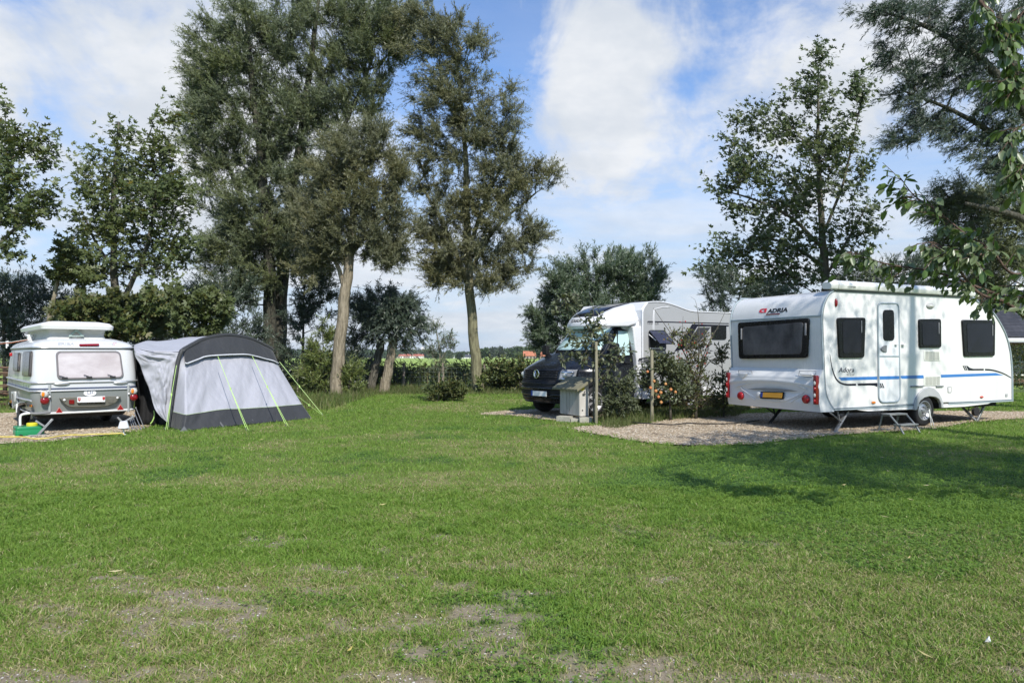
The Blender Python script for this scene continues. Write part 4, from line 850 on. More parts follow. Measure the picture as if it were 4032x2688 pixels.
def YY(u, t):
    yb = (13.42+(12.86-13.42)*u/.08) if u < .08 else 12.86+(15.3-12.86)*(u-.08)/.92
    yt = 13.62+(16.25-13.62)*u
    return yb+(yt-yb)*t
TV = [0,.22,.80,1]
def front(u, t, off=0):
    rows = [r0,r1,r2,r3]
    for k in range(3):
        if t <= TV[k+1]+1e-9:
            f = (t-TV[k])/(TV[k+1]-TV[k]); a, b = interp(rows[k],u), interp(rows[k+1],u); px = tuple(a[i]+(b[i]-a[i])*f for i in (0,1)); break
    p = P(*z2(*px), YY(u,t)); n = Vector((.60,-.78,.18))
    w = fbm(np.array([u*9-t*3.5]), np.array([t*1.2+u]), 3, 3)[0]-.5; edge = min(1, 6*t*(1-t)+.15)*min(1,12*(u)*(1-u)+.1)
    fold = -.035*math.exp(-((u-.10)/.02)**2)*(1-t)*.5
    w2 = .012*math.sin(u*26-t*11+1.3)*max(0,1-t*1.1)*min(1,u*8)
    return p+n*(off+(w*.11+w2)*edge+fold)
TO = G(*z2(705,1174)); T = thing('awning_tent', TO, 0, 'grey awning tent with charcoal visor and skirt beside the retro caravan', 'tent')
L_ = lambda p: Vector(p)-TO
def sheet(name, nu, nv, fn, mt, par=T, thick=.004):
    m = MB(); m.grid(nu, nv, lambda u,v: L_(fn(u,v))); return m.build(name, mt, par, True, fix=False, solid=thick, ang=180)
fp = sheet('front_panel', 90, 44, lambda u,v: front(u, .215+v*(.985-.215)), FGREY)
sk = sheet('skirt', 90, 10, lambda u,v: front(u, v*.225, .006+.012*(1-v)), FDARK)
def visor(u, v):
    u2 = .055+u*.945; p = front(u2, .985-.19*v - .0*v, .015+.11*v*(1-.3*abs(2*u-1))); return p+Vector((0,0,-.004*v*math.sin(u*math.pi*3)**2-.012*v))
sheet('visor', 60, 10, visor, FDARK)
def vis2(u, v):
    u2 = .07+u*.9; return front(u2, .80-.10*v*(.6+.4*math.sin(u*9.4+2)**2)*math.sin(math.pi*min(1,.08+u*.9)), .008+.0*v)
m = MB(); m.tube([L_(visor(i/50,1.0)) for i in range(51)], .013, 6); m.build('piping', TPIPE, T, True)
m = MB(); m.tube([L_(front(i/60,.222,.016)) for i in range(61)], .006, 5); m.build('skirt_seam', mat('seam_lime',(.42,.5,.33),.7), T, True)
db = FE.x*2.3
arch = lambda u: front(u, 1.0)
sheet('roof', 60, 14, lambda u,v: arch(u)+db*v+Vector((0,0,-.08*math.sin(v*math.pi)-.22*v-.01)), FROOF)
sheet('back_panel', 40, 6, lambda u,v: (arch(u)+db).lerp(Vector((front(u,0).x,front(u,0).y,0))+db*.95, v), FGREY)
Br, Ar = front(1,0), front(1,1)
sheet('side_panel', 20, 16, lambda u,v: front(1,1-v).lerp(front(1,1-v)+db*(.95+.05*(1-v)), u)+Vector((.02*math.sin(u*9)*v,0,0)), FGREY)
# connection to the caravan
Kf = FE.o+FE.x*.20+FE.y*(-hw(zS)-.005)+Vector((0,0,zS+.02)); Kb = Kf+FE.x*2.2
Sf = front(0,1); Sb = Sf+db
KF2 = [Kf]+[P(*z2(*p),y) for p,y in (((350,343),13.45),((520,346),13.55))]+[arch(t) for t in (0,.04,.09,.16,.24,.34,.46)]
KB2 = [P(*z2(*p),y) for p,y in (((204,281),15.2),((335,240),15.3),((450,242),15.4),((600,228),15.6),((735,213),15.8),((830,203),15.95),((920,194),16.1),((1000,188),16.2),((1060,183),16.3),((1160,180),16.4))]
kf, kb = catmull(KF2,8), catmull(KB2,8)
def conn(u, v):
    i = round(u*(len(kf)-1)); p = kf[i].lerp(kb[i],v); q = fbm(np.array([u*6]),np.array([v*5]),9,3)[0]-.5
    return p+Vector((0,0,(q*.05+.03*math.sin(u*22))*math.sin(v*math.pi)*(1-u)))
sheet('connecting_roof', len(kf)-1, 14, conn, FROOF)
hp = [Kf]+[P(*z2(*p),y) for p,y in (((350,352),13.35),((520,356),13.5))]+[front(0,t,-.01) for t in (.97,.8,.62,.45,.3,.17,.06)]+[P(*z2(548,1072),13.45)]
lp = [P(*z2(*p),y) for p,y in (((206,335),13.15),((216,400),13.2),((262,478),13.25),((285,545),13.3),((318,640),13.32),((352,715),13.35),((378,800),13.38),((397,880),13.4),((430,960),13.4),((490,1030),13.42),((545,1074),13.44))]
def along(pl, n): 
    c = catmull(pl, 8); return [c[min(len(c)-1, round(i*(len(c)-1)/n))] for i in range(n+1)]
hc, lc2 = along(hp,60), along(lp,60)
def hang(u, v):
    i = round(u*60); p = hc[i].lerp(lc2[i], v); q = fbm(np.array([v*7+u*5]),np.array([u*9-v*2]),41,3)[0]-.5; r_ = math.sin(v*16+u*9+4*q)
    return p+Vector((.55,-.8,0))*((q*.17+r_*.014)*math.sin(math.pi*min(1,max(0,v)))**.6*(.35+.65*math.sin(math.pi*min(1,u*1.05))))
sheet('connecting_side', 60, 40, hang, FGREY)
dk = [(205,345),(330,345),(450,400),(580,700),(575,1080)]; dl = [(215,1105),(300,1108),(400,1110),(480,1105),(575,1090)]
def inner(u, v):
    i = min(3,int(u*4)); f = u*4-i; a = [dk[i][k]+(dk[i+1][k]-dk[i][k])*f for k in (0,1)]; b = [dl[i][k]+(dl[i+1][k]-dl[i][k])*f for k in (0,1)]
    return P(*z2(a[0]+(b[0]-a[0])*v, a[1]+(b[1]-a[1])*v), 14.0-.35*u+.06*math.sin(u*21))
sheet('dark_inside_sheet', 30, 10, inner, FIN)  # near-black sheet put in for the darkness inside the tent
m = MB(); m.tube([L_(p) for p in catmull([P(*z2(*p),y) for p,y in (((566,1128),13.4),((586,960),13.42),((603,800),13.46),((632,590),13.5),((655,455),13.55),((690,345),13.6))],6)]+[L_(arch(i/40)+Vector((0,0,.0))) for i in range(1,41)], .042, 8); m.build('air_beam', FDARK, T, True)
m = MB(); m.tube([L_(p) for p in catmull([P(*z2(*p),14.2) for p in ((405,900),(440,1000),(500,1060),(548,1075))],6)], .03, 6); m.build('mud_flap', FDARK, T, True)
PEG = mat('tent_peg', (.3,.3,.3), .4, .6)
def guy(a, ya, b, two=False):
    p = P(*z2(*a),ya); q = G(*z2(*b),.01); m = MB(); m.tube([L_(p),L_(q)], .005, 5)
    if two: m.tube([L_(p.lerp(q,.45)), L_(q+Vector((.03,.01,0)))], .004, 5)
    m.box(L_(p.lerp(q,.46)), (.02,.02,.05)); g_ = m.build('guy_line', LIME, T)
    m = MB(); m.tube([L_(q+Vector((-.01,-.03,.05))), L_(q+Vector((0,0,-.02)))], .007, 6); m.build('tent_peg', PEG, g_)
guy((640,490),13.3,(528,1155),True); guy((1066,398),14.0,(1362,1158),True); guy((1420,396),14.9,(1772,1116),True)
guy((1700,455),16.1,(2150,1008)); guy((1880,803),15.4,(2143,1006))
m = MB(); m.tube([L_(p) for p in catmull([P(*z2(*p),13.7) for p in ((408,955),(412,1010),(395,1060),(372,1092))],5)],.011,5); m.build('door_tie', LIME, T, True)
for px, py in ((1085,1112),(1412,1085),(712,1160)):
    q = P(*z2(px,py), 12.82+(15.3-12.86)*(px-705)/1325); m = MB(); m.prism([L_(q)+Vector(v) for v in ((-.07,-.02,-.03),(.09,-.02,-.02),(.01,.0,.08))],(.02,-.03,0)); m.build('corner_patch', mat('patch_grey',(.12,.125,.13),.7), T)
# ================================================================ motorhome: dark van cab, white cab hood, silver living quarters
MBLK = mat('van_black', (.006,.0075,.011), .24, noise=(3,.2), coat=.25, spec=.4); MPL = mat('van_plastic', (.010,.0105,.012), .6, noise=(20,.2), spec=.3)
MSIL = mat('motorhome_silver', (.34,.345,.345), .33, noise=(3,.05), coat=.4); MWH = mat('motorhome_white', (.66,.665,.67), .25, noise=(3,.05), coat=.5)
SHD = mat('sun_shield', (.42,.60,.58), .18, noise=(2,.12), col2=(.50,.66,.63), coat=.8); CHR = mat('chrome', (.75,.75,.76), .12, 1.0)
FM = Frame((1.09,15.26,0),(.8,.6)); M = thing('motorhome', FM.o, FM.rz, 'motorhome with black van cab, white hood and silver living quarters behind the shrubs', 'motorhome')
CW = 1.86; yc_ = CW/2
ms = lambda px, py, y=0: FM.loc(px,py,1,y)
# cab skin: side profile swept across the width, rounded in plan
cp = [(.10,.30),(.03,.36),(.0,.50),(.0,.72),(.03,.80),(.05,.83),(.08,1.00),(.11,1.05),(.20,1.10),(.45,1.20),(.80,1.325),(.93,1.375),(1.02,1.41),(1.25,1.62),(1.50,1.86),(1.66,2.02),(1.8,2.06)]
cpl = [0]
for a, b in zip(cp[:-1],cp[1:]): cpl.append(cpl[-1]+math.dist(a,b))
def cabp(p):
    """profile point by index (float)"""
    i = min(int(p),len(cp)-2); t = p-i; return (cp[i][0]+(cp[i+1][0]-cp[i][0])*t, cp[i][1]+(cp[i+1][1]-cp[i][1])*t)
def cab(p, y, off=0):
    """y from -1 (driver side) to 1"""
    x, z = cabp(p); e = abs(y); k = max(0,1-x/1.7)
    x2 = x+(.34*e**3.2+.05*e*e)*k + .10*e**3*(z > 1.4)
    w = yc_*(1-.02*(z < .45)-.13*max(0,(z-1.38))/.7-.04*max(0,(z-1.0))/.4*(z<1.4)-.04*(z>=1.4)+.0)
    return Vector((x2-off, yc_+y*w, z+off*.3))
def cpatch(name, p0, p1, y0, y1, mt, off=.004, nu=14, nv=6, par=None, solid=.006, fn=None):
    m = MB()
    def f(u, v):
        a, b = y0, y1
        if fn: a, b = fn(v)
        return cab(p0+(p1-p0)*v, a+(b-a)*u, off)
    m.grid(nu, nv, f); return m.build(name, mt, par or M, True, fix=False, solid=solid, ang=180)
m = MB(); m.grid(36, 64, lambda u,v: cab(v*(len(cp)-1), 2*u-1)); cabo = m.build('cab_body', MBLK, M, True, fix=False, solid=.01, ang=45)
# cab sides down to the sill, behind the front corner
for sgn in (-1,1):
    edge = [cab(i*(len(cp)-1)/64,sgn) for i in range(65)]; m = MB(); y = edge[0].y
    xe = 2.42; back = [Vector((xe,e.y,e.z)) for e in edge]; n = 65
    m.add(edge+back, [(i,i+1,n+i+1,n+i) for i in range(n-1)]); m.build('cab_side', MBLK, M, True, fix=False, solid=.012, ang=60)
fr = [cab(0,(2*i/36)-1) for i in range(37)]; m = MB(); m.add(fr+[Vector((1.2,p.y,.30)) for p in fr], [(i,i+1,38+i,37+i) for i in range(36)]); m.build('cab_floor', UNDER, M, fix=False)
m = MB(); m.box((3.6,1.0,.42),(4.6,1.5,.16)); m.build('chassis', UNDER, M)
cpatch('bumper', 1.0, 4.6, -.99, .99, MPL, .012, 30, 10)
for k, pp in enumerate((1.7,2.4,3.0)): cpatch('bumper_slat', pp, pp+.28, -.80, .80, MBLK, .022, 24, 2)
cpatch('lower_intake', 1.15, 1.5, -.72, .72, BLACKF, .016, 24, 2)
gr = cpatch('grille', 4.75, 6.4, -.62, .62, BLACKF, .012, 24, 6)
for k in range(5): cpatch('grille_slat', 4.85+.31*k, 4.98+.31*k, -.63, .63, MPL, .026, 24, 2, gr, .008)
cpatch('grille_trim', 6.35, 6.55, -.66, .66, MPL, .022, 24, 2, gr)
for s in (-1,1):
    hl_ = cpatch('headlight', 4.7, 6.9, .66*s, .985*s, mat('headlight_glass',(.34,.35,.36),.08,noise=(9,.7),coat=1), .016, 10, 6, None, .006, lambda v: (s*(.66+.05*v), s*(.99-.02*(1-v))))
    for a, b in ((4.95,5.15),(5.8,5.98)): cpatch('light_strip', a, b, .72*s, .94*s, CHR, .026, 8, 2, hl_)
    q = cab(5.5,.80*s,.03); m = MB(); m.ell(q,(.04,.07,.06)); m.build('projector', CLEAR, hl_, True)
q = cab(5.62,0,.035); ln = Vector((-1,0,.15)).normalized(); m = MB()
ringp = [q+Vector((-.012,math.cos(a)*.092,math.sin(a)*.092)) for a in [2*math.pi*i/28 for i in range(28)]]; m.tube(ringp, .010, 6, closed=True)
for pts in (((-.055,.07),(-.01,-.012),(.0,.012),(.01,-.012),(.055,.07)), ((-.082,.03),(-.042,-.078),(0,-.005),(.042,-.078),(.082,.03))):
    m.tube([q+Vector((-.012,-a,b)) for a,b in pts], .0095, 6)
m.build('badge', CHR, M, True)
pq = FM.loc(*z5(316,1134),0,-.02); m = MB(); m.box((cab(3.0,0).x-.035,pq.y,pq.z),(.02,.56,.135)); pl_ = m.build('number_plate', BLACKF, M, bevel=.004)
m = MB(); m.box((cab(3.0,0).x-.047,pq.y-.03,pq.z),(.004,.49,.11)); m.build('plate_face', PLW, pl_)
m = MB(); m.box((cab(3.0,0).x-.047,pq.y+.247,pq.z),(.0045,.055,.11)); m.build('plate_band', EUB, pl_)
ws = cpatch('windscreen', 12.15, 15.0, -.97, .97, BLACKF, .006, 24, 10, None, .006)
cpatch('sun_shield', 12.35, 14.8, -.90, .90, SHD, .012, 24, 10, ws, .003)
for s0, s1 in ((.05,-.75),(.85,.05)):
    m = MB(); m.tube([cab(12.1,s0*.9,.03),cab(12.2,s0,.04),cab(12.9 if s0 > .5 else 13.4,s1 if s0<.5 else .35,.03)], .012, 6); m.build('wiper', BLACKF, M, True)
# side window of the cab door, traced on the cab side
def cs(px, py, sg=-1):
    q = ms(*z5(px,py),.02)
    for _ in range(3):
        w = yc_*(1-.13*max(0,(q.z-1.38))/.7-.04); yv = yc_-w if q.z >= 1.4 else .03; q = ms(*z5(px,py), yv-.006)
    return q
dw = [cs(*p) for p in ((985,700),(1040,590),(1085,500),(1218,494),(1226,760),(1115,768),(1000,745))]
m = MB(); m.prism(dw, (0,-.014,0)); dwn = m.build('door_window', BLACKF, M, bevel=.003)
for pts in (((1092,512),(1195,515),(1206,752),(1130,760),(1086,740)), ((1078,540),(1082,735),(1020,738),(1005,720))):
    m = MB(); m.prism([cs(*p)+Vector((0,-.015,0)) for p in pts], (0,-.003,0)); m.build('side_shield', SHD, dwn)
m = MB(); m.tube([cs(*p)+Vector((0,-.012,0)) for p in ((1236,480),(1262,620),(1288,800),(1292,1000),(1285,1180))], .008, 5); m.build('door_seam', UNDER, M)
m = MB(); a = cs(1190,830); m.box(a+Vector((0,-.02,0)),(.2,.03,.035)); m.build('door_handle', MPL, M, bevel=.008)
m = MB(); p0, p1, p2 = cs(900,770), cs(985,600), cs(1040,505); m.bar(p0+Vector((0,-.008,0)), p2+Vector((0,-.008,0)), .085, .02, side=(1,0,0)); m.build('window_pillar', MBLK, M, bevel=.008)
for (px, py, yo, w) in ((1062,706,-.22,.27),):
    q = ms(*z5(px,py),yo); m = MB(); m.box(q,(.13,.24,.32)); mr_ = m.build('mirror', MPL, M, bevel=.05, seg=4); m = MB(); m.tube([q+Vector((.05,.1,-.1)),q+Vector((.15,.26,-.12))],.04,8); m.build('mirror_arm', MPL, mr_, True)
q = FM.loc(*z5(376,704),1,CW+.10); m = MB(); m.box(q,(.10,.17,.23)); m.tube([q+Vector((.05,-.05,-.09)),q+Vector((.15,-.2,-.14))],.04,8); m.build('mirror', MPL, M, bevel=.04, seg=4)
bw_h = 1.12
# cab hood (white moulding above the windscreen)
hp_ = [(1.62,1.985),(1.36,2.00),(1.30,2.05),(1.31,2.12),(1.40,2.22),(1.62,2.36),(1.95,2.49),(2.4,2.60),(2.9,2.665),(3.3,2.68)]
def hood(p, y, off=0):
    i = min(int(p),len(hp_)-2); t = p-i; x = hp_[i][0]+(hp_[i+1][0]-hp_[i][0])*t; z = hp_[i][1]+(hp_[i+1][1]-hp_[i][1])*t; e = abs(y)
    k = max(0,min(1,(3.2-x)/1.9)); x2 = x+(.60*e**3+.12*e*e)*k
    w = (bw_h)*(1-.20*k) ; z2_ = z-(.11*e**4)*(z > 2.2)-(.05*e**6)*(z > 2.2)-.04*e**2*(z<2.2)
    n = math.sin(max(0,min(1,(p-3.5)/3))*math.pi)*.035*math.exp(-((e-.62)/.06)**2)
    return Vector((x2-off*.5, yc_+.06+y*w, z2_+off*.85+n))
hn = len(hp_)-1
m = MB(); m.grid(44, 60, lambda u,v: hood(v*hn, 2*u-1)); hd = m.build('cab_hood', MWH, M, True, fix=False, solid=.015, ang=50)
for sgn in (-1,1):
    ed = [hood(hn*i/60,sgn) for i in range(61)]; m = MB(); xb = 2.62
    lowz = lambda x: 1.985+.03*max(0,x-1.6)
    bk = [Vector((max(e.x,2.75),e.y,min(e.z,2.56) if e.x > 2.75 else e.z)) for e in ed]; 
    tgt = [Vector((max(2.75,e.x),yc_+.06+sgn*bw_h,e.z)) for e in ed]
    m.add(ed+tgt, [(i,i+1,62+i,61+i) for i in range(60)]); m.build('hood_side', MWH, M, True, fix=False, solid=.015, ang=50)
sk_ = lambda u, v: hood(4.35+v*4.0, (-.54+.06*(1-v))+(1.08-.12*(1-v))*u, .014)
m = MB(); m.grid(16, 16, sk_); m.build('skylight', mat('skylight_glass',(.008,.009,.013),.1,spec=.4), M, True, fix=False, solid=.012)
a = hood(3.55,.26,.05); b = hood(3.55,-.20,.05); text('lettering','KNAUS', INK, M, (a.x-.035,a.y,a.z-.075), (0,-1,0), (.25,0,1), w=abs(a.y-b.y)*.9, h=.085, bold=.02, shear=.3)
# swept wing under the hood side
m = MB(); wg = [ms(*z5(*p),-.10) for p in ((860,430),(1050,420),(1315,388),(1285,440),(1200,468),(1000,470),(870,470))]; m.prism(wg,(0,.25,0)); m.build('hood_wing', MWH, M, bevel=.03, seg=3)
# living quarters
yb_ = -.12; bw = 2.22
top = [z5(*p) for p in ((1338,330),(1352,285),(1392,226),(1440,221),(1500,221),(1560,228),(1610,240),(1680,263),(1750,290),(1810,310),(1860,318),(1960,322),(2198,332))]
tl_ = [ms(*p,yb_) for p in top]; e_ = tl_[-1]; dxx = e_-tl_[-3]; tl_.append(Vector((6.2,yb_,e_.z))); 
bx = ms(*z5(1340,800),yb_).x; zb0 = ms(*z5(1340,1192),yb_).z
poly = [Vector((bx,yb_,zb0))]+tl_+[Vector((6.25,yb_,.6)),Vector((5.8,yb_,zb0)),Vector((4.55,yb_,zb0)),Vector((4.5,yb_,.62)),Vector((3.95,yb_,.62)),Vector((3.9,yb_,zb0))]
m = MB(); m.prism(poly, (0,bw,0)); m.build('living_quarters', MSIL, M, bevel=.035, seg=3)
m = MB(); m.tube([p+Vector((.0,-.002,-.004)) for p in tl_], .016, 8); m.build('roof_edge', MWH, M, True)
m = MB(); m.prism([Vector((bx-.012,yb_+.012,.5)),Vector((bx-.012,yb_+.012,tl_[1].z-.03)),Vector((tl_[2].x-.012,yb_+.012,tl_[2].z+.012)),Vector((tl_[2].x+.05,yb_+.012,tl_[2].z+.012)),Vector((bx+.03,yb_+.012,tl_[1].z-.03)),Vector((bx+.03,yb_+.012,.5))],(0,bw-.024,0)); m.build('front_wall', MWH, M, bevel=.02)
# white corner strip and lower skirt
wc_ = [ms(*z5(*p),yb_) for p in ((1252,466),(1338,462),(1340,1192),(1298,1196),(1290,800))]; m = MB(); m.prism([p+Vector((0,.02,0)) for p in wc_], (0,.25,0)); m.build('corner_pillar', MWH, M, bevel=.03, seg=3)
wc_ = [ms(*z5(*p),yb_-.012) for p in ((1338,300),(1350,300),(1352,1188),(1340,1192))]; m = MB(); m.prism(wc_, (0,.03,0)); m.build('corner_trim', MWH, M, bevel=.008)
for a, b in ((1300,1420),): pass
for x0_, x1_ in ((bx,3.9),(4.55,6.0)):
    m = MB(); m.prism([Vector((x0_,yb_-.015,zb0)),Vector((x1_,yb_-.015,zb0)),Vector((x1_,yb_-.015,zb0+.22)),Vector((x0_,yb_-.015,zb0+.22))],(0,.03,0)); m.build('side_skirt', MWH, M, bevel=.012)
# window with open flap
def mpoly(pts, r, off=0, zf=z5): q = [ms(*zf(*p),yb_) for p in pts]; return [Vector((x,yb_-off,z)) for x,z in rpoly([(p.x,p.z) for p in q], r, 5)]
def mplate(pts, r, th, mt, nm, off=0, par=None, bev=.004, zf=z5): m = MB(); m.prism(mpoly(pts,r,off,zf),(0,-th,0)); return m.build(nm, mt, par or M, bevel=bev)
w1 = mplate(((235,668),(535,668),(545,1026),(240,1014)), .08, .025, mat('window_rim',(.03,.032,.036),.4), 'side_window', 0, None, .008, zmh)
mplate(((250,690),(520,690),(525,975),(248,975)), .06, .004, mat('window_hole',(.004,.004,.005),.6), 'opening', .026, w1, .001, zmh)
mplate(((250,982),(515,980),(512,1004),(252,1002)), .01, .006, WHITEP, 'inner_sill', .026, w1, .002, zmh)
hA, hB = ms(*zmh(258,688),yb_-.03), ms(*zmh(530,692),yb_-.03); 
oA, oB = ms(*zmh(440,910),yb_-.36), ms(*zmh(706,910),yb_-.36)
m = MB(); m.add([hA,hB,oB,oA],[(0,1,2,3)]); fl2 = m.build('window_flap', mat('flap_glass',(.05,.055,.09),.06,alpha=.75,spec=.5), M, fix=False, solid=.018)
m = MB(); m.tube([ms(*zmh(248,745),yb_-.03),ms(*zmh(372,852),yb_-.22)],.009,6); m.build('flap_stay', PLW, fl2)
m = MB(); m.tube([oA,oB],.014,6); m.tube([hB,oB],.01,6); m.tube([hA,oA],.01,6); m.build('flap_edge', BLACKF, fl2, True)
mplate(((1340,585),(1600,585),(1600,832),(1345,832)), .06, .03, BLACKF, 'side_window', 0, None, .008, zmh)
# graphics
mplate(((232,508),(1655,546),(1655,562),(215,528)), 0, .003, NAVY, 'stripe', .001, None, 0, zmh)
mplate(((1010,562),(1655,582),(1655,604),(1100,606),(860,1000),(690,1050)), 0, .003, NAVY, 'graphic', .001, None, 0, zmh)
mplate(((1110,625),(1330,625),(1190,812),(1010,1010),(870,1010)), 0, .003, mat('graphic_dark',(.03,.03,.035),.35), 'graphic', .001, None, 0, zmh)
mplate(((60,1168),(700,1056),(700,1072),(60,1194)), 0, .003, INK, 'stripe', .014, None, 0, zmh)
for dy in (0,26): mplate(((60,1210+dy),(560,1128+dy*.9),(560,1136+dy*.9),(60,1222+dy)), 0, .003, INK, 'stripe', .014, None, 0, zmh)
a, b = ms(*zmh(218,566),yb_), ms(*zmh(500,580),yb_); text('lettering','VANSATION', mat('van_ink',(.13,.13,.14),.5), M, (a.x,yb_-.003,a.z), (1,0,-.02), (0,0,1), w=(b.x-a.x)*.7, h=.075, shear=.25, thick=.001)
# wheels
wl = Vector((.92,.05,.335)); wheel(M, wl, (0,-1,0), .335, .215, .2, mat('alloy',(.40,.40,.41),.4,.4), 0, spokes=6); wheel(M, (.92,CW-.13,.335), (0,1,0), .335, .215, .2, GALV, 0, spokes=6)
wheel(M, (4.22,.10,.335), (0,-1,0), .335, .215, .2, mat('alloy',(.40,.40,.41),.4,.4), 0, spokes=6); wheel(M, (4.22,CW-.1,.335), (0,1,0), .335, .215, .2, GALV, 0, spokes=6)
m = MB(); ar = [(wl.x+.43*math.cos(a),-.012,.33+.43*math.sin(a)) for a in [math.pi*i/16 for i in range(17)]]; ai = [(wl.x+.37*math.cos(a),-.012,.33+.37*math.sin(a)) for a in [math.pi*i/16 for i in range(16,-1,-1)]]
m.prism([Vector(p) for p in ar+ai],(0,.03,0)); m.build('wheel_arch', MPL, M, bevel=.006)
m = MB(); m.prism([Vector((wl.x+.37*math.cos(a),.016,.33+.37*math.sin(a))) for a in [math.pi*i/16 for i in range(17)]]+[Vector((wl.x-.37,.016,.28)),Vector((wl.x+.37,.016,.28))],(0,-.008,0)); m.build('wheel_well', UNDER, M)
# ================================================================ wooden cabinet on bricks
WOOD = mat('weathered_wood', (.47,.45,.41), .85, noise=(2.2,.45,(6,6,.55)), bump=(9,.5,(7,7,.5),.01), col2=(.30,.285,.255)); WOODS = mat('weathered_board', (.56,.53,.48), .85, noise=(1.7,.35,(4,4,.8)), bump=(7,.5,(6,6,.6),.01))
ROOFW = mat('mossy_boards', (.23,.215,.14), .9, noise=(3,.45,(1,5,1)), bump=(8,.6,(2,8,2),.01)); CONC = mat('concrete_block', (.42,.40,.33), .9, noise=(6,.3), bump=(25,.4))
bc = P(*zbx(780,1095),14.45); FB = Frame((bc.x,bc.y,0),(.88,.475)); B = thing('meter_cabinet', FB.o, FB.rz, 'weathered wooden cabinet with sloping mossy roof standing on concrete blocks', 'cabinet')
bl_ = lambda px, py, ax, v: FB.loc(*zbx(px,py),ax,v)
dl_ = bl_(332,1050,0,0).y; sw = bl_(975,1085,1,0).x; zb1 = bl_(780,1095,0,0).z; ztf = bl_(780,440,0,0).z; zts = bl_(968,300,1,0).z
# x across the narrow side face (y=0), y along the wide front face (x=0)
m = MB(); m.prism([Vector((0,0,zb1)),Vector((sw,0,zb1)),Vector((sw,0,zts)),Vector((0,0,ztf))],(0,dl_,0)); m.build('body', WOODS, B, bevel=.004)
nb = 6
for i in range(nb):
    m = MB(); y0_, y1_ = dl_*i/nb+.003, dl_*(i+1)/nb-.003; m.box((-.009,(y0_+y1_)/2,(zb1+ztf)/2+.0),(.018,y1_-y0_,ztf-zb1-.02)); m.build('front_board', WOOD, B, bevel=.003)
c1, c2 = bl_(205,400,0,-.12), bl_(705,446,0,-.12); c3 = Vector((sw+.06,-.06,zts+.045)); sl = (zts-ztf)/sw
m = MB(); za = ztf-.12*sl+.005; zz = zts+.07*sl+.005
m.prism([Vector((-.13,-.10,za)),Vector((sw+.07,-.10,zz)),Vector((sw+.07,dl_+.13,zz)),Vector((-.13,dl_+.13,za))],(0,0,.04)); m.build('roof', ROOFW, B, bevel=.006)
m = MB(); m.prism([Vector((-.14,-.108,za-.01)),Vector((sw+.07,-.108,zz-.01)),Vector((sw+.07,-.108,zz+.045)),Vector((-.14,-.108,za+.045))],(0,.02,0)); m.build('roof_batten', ROOFW, B, bevel=.004)
q = bl_(826,450,1,-.004); m = MB(); m.disc(q,(0,-1,0),[(.055,0),(.055,.006),(.001,.006)],20); m.build('sign_disc', mat('yellow_disc',(.75,.62,.04),.5), B)
q = bl_(870,590,1,-.02); m = MB(); m.box(q,(.06,.03,.02)); m.tube([q+Vector((0,.0,.0)),q+Vector((.01,-.01,.07))],.008,6); m.build('latch', DARKM, B, bevel=.003)
q = bl_(834,957,1,-.004); m = MB(); m.disc(q,(0,-1,0),[(.014,0),(.014,.005),(.001,.005)],10); m.build('knob', UNDER, B)
for (a, b, c, d, lb) in ((240,590,1100,1225,'concrete block under the far corner of the wooden cabinet, longest one'),(535,735,1150,1235,'low concrete block in the middle under the wooden cabinet'),(735,1020,1125,1250,'concrete block under the near corner of the wooden cabinet, beside the long grass')):
    p = G(*zbx((a+b)/2,d)); s = p.y/2800*.17216; wv, hv = (b-a)*s, (d-c)*s; o = thing('concrete_block', p+Vector((.03,.12,0)), FB.rz-1.0 if a < 300 else 0, lb, 'concrete block', 'concrete blocks under the wooden cabinet')
    m = MB(); m.box((0,0,hv/2),(wv,.2,hv)); m.box((0,0,hv-.002),(wv*.7,.1,.008)); m.build('block', CONC, o, bevel=.008)
# ================================================================ vegetation
def bark(name, c1, c2, moss=None):
    m = mat(name, c1, .9, noise=(5,.5,(3,3,.5)), bump=(9,1,(3,3,.45),.06), col2=c2, spec=.2); return m
BK_L = bark('willow_bark', (.34,.29,.21), (.15,.125,.085)); BK_Y = bark('lichen_bark', (.27,.255,.15), (.10,.09,.055)); BK_D = bark('dark_bark', (.105,.10,.078), (.042,.040,.030)); BK_M = bark('maple_bark', (.15,.14,.11), (.07,.062,.048)); BK_C = bark('cherry_bark', (.16,.11,.085), (.075,.05,.04))
TPL = {
 'willow': (np.array([(0,0,0),(.42,-.085,.01),(1,0,-.03),(.42,.085,.01)]), np.array([(0,1,2,3)])),
 'broad': (np.array([(0,0,0),(.3,-.24,.06),(.72,-.2,.05),(1,0,-.06),(.72,.2,.05),(.3,.24,.06)]), np.array([(0,1,2,3),(0,3,4,5)])),
 'maple': (np.array([(0,0,0),(.55,-.20,.03),(1.0,0,-.04),(.55,.20,.03),(.30,-.62,.05),(.72,-.70,-.05),(.42,-.12,.03),(.42,.12,.03),(.72,.70,-.05),(.30,.62,.05)]), np.array([(0,1,2,3),(0,4,5,6),(0,7,8,9)])),
}
def unit(a): return a/(np.linalg.norm(a,axis=-1,keepdims=True)+1e-9)
def leaves(name, c, d, size, kind_, m, parent=None, roll=None, org=None):
    """one mesh of leaves: base points c, directions d"""
    T, F = TPL[kind_]; n = len(c); d = unit(d); r = RNG.normal(size=(n,3)) if roll is None else roll+RNG.normal(0,.45,(n,3))
    w_ = unit(np.cross(d, r)); u = np.cross(w_, d)
    V = c[:,None]+size[:,None,None]*(T[None,:,0:1]*d[:,None]+T[None,:,1:2]*w_[:,None]+T[None,:,2:3]*u[:,None])
    if org is not None: V = V-np.array(org)
    f = (F[None]+(np.arange(n)*len(T))[:,None,None]).reshape(-1,4)
    return mesh_np(name, V.reshape(-1,3), f, m, parent)
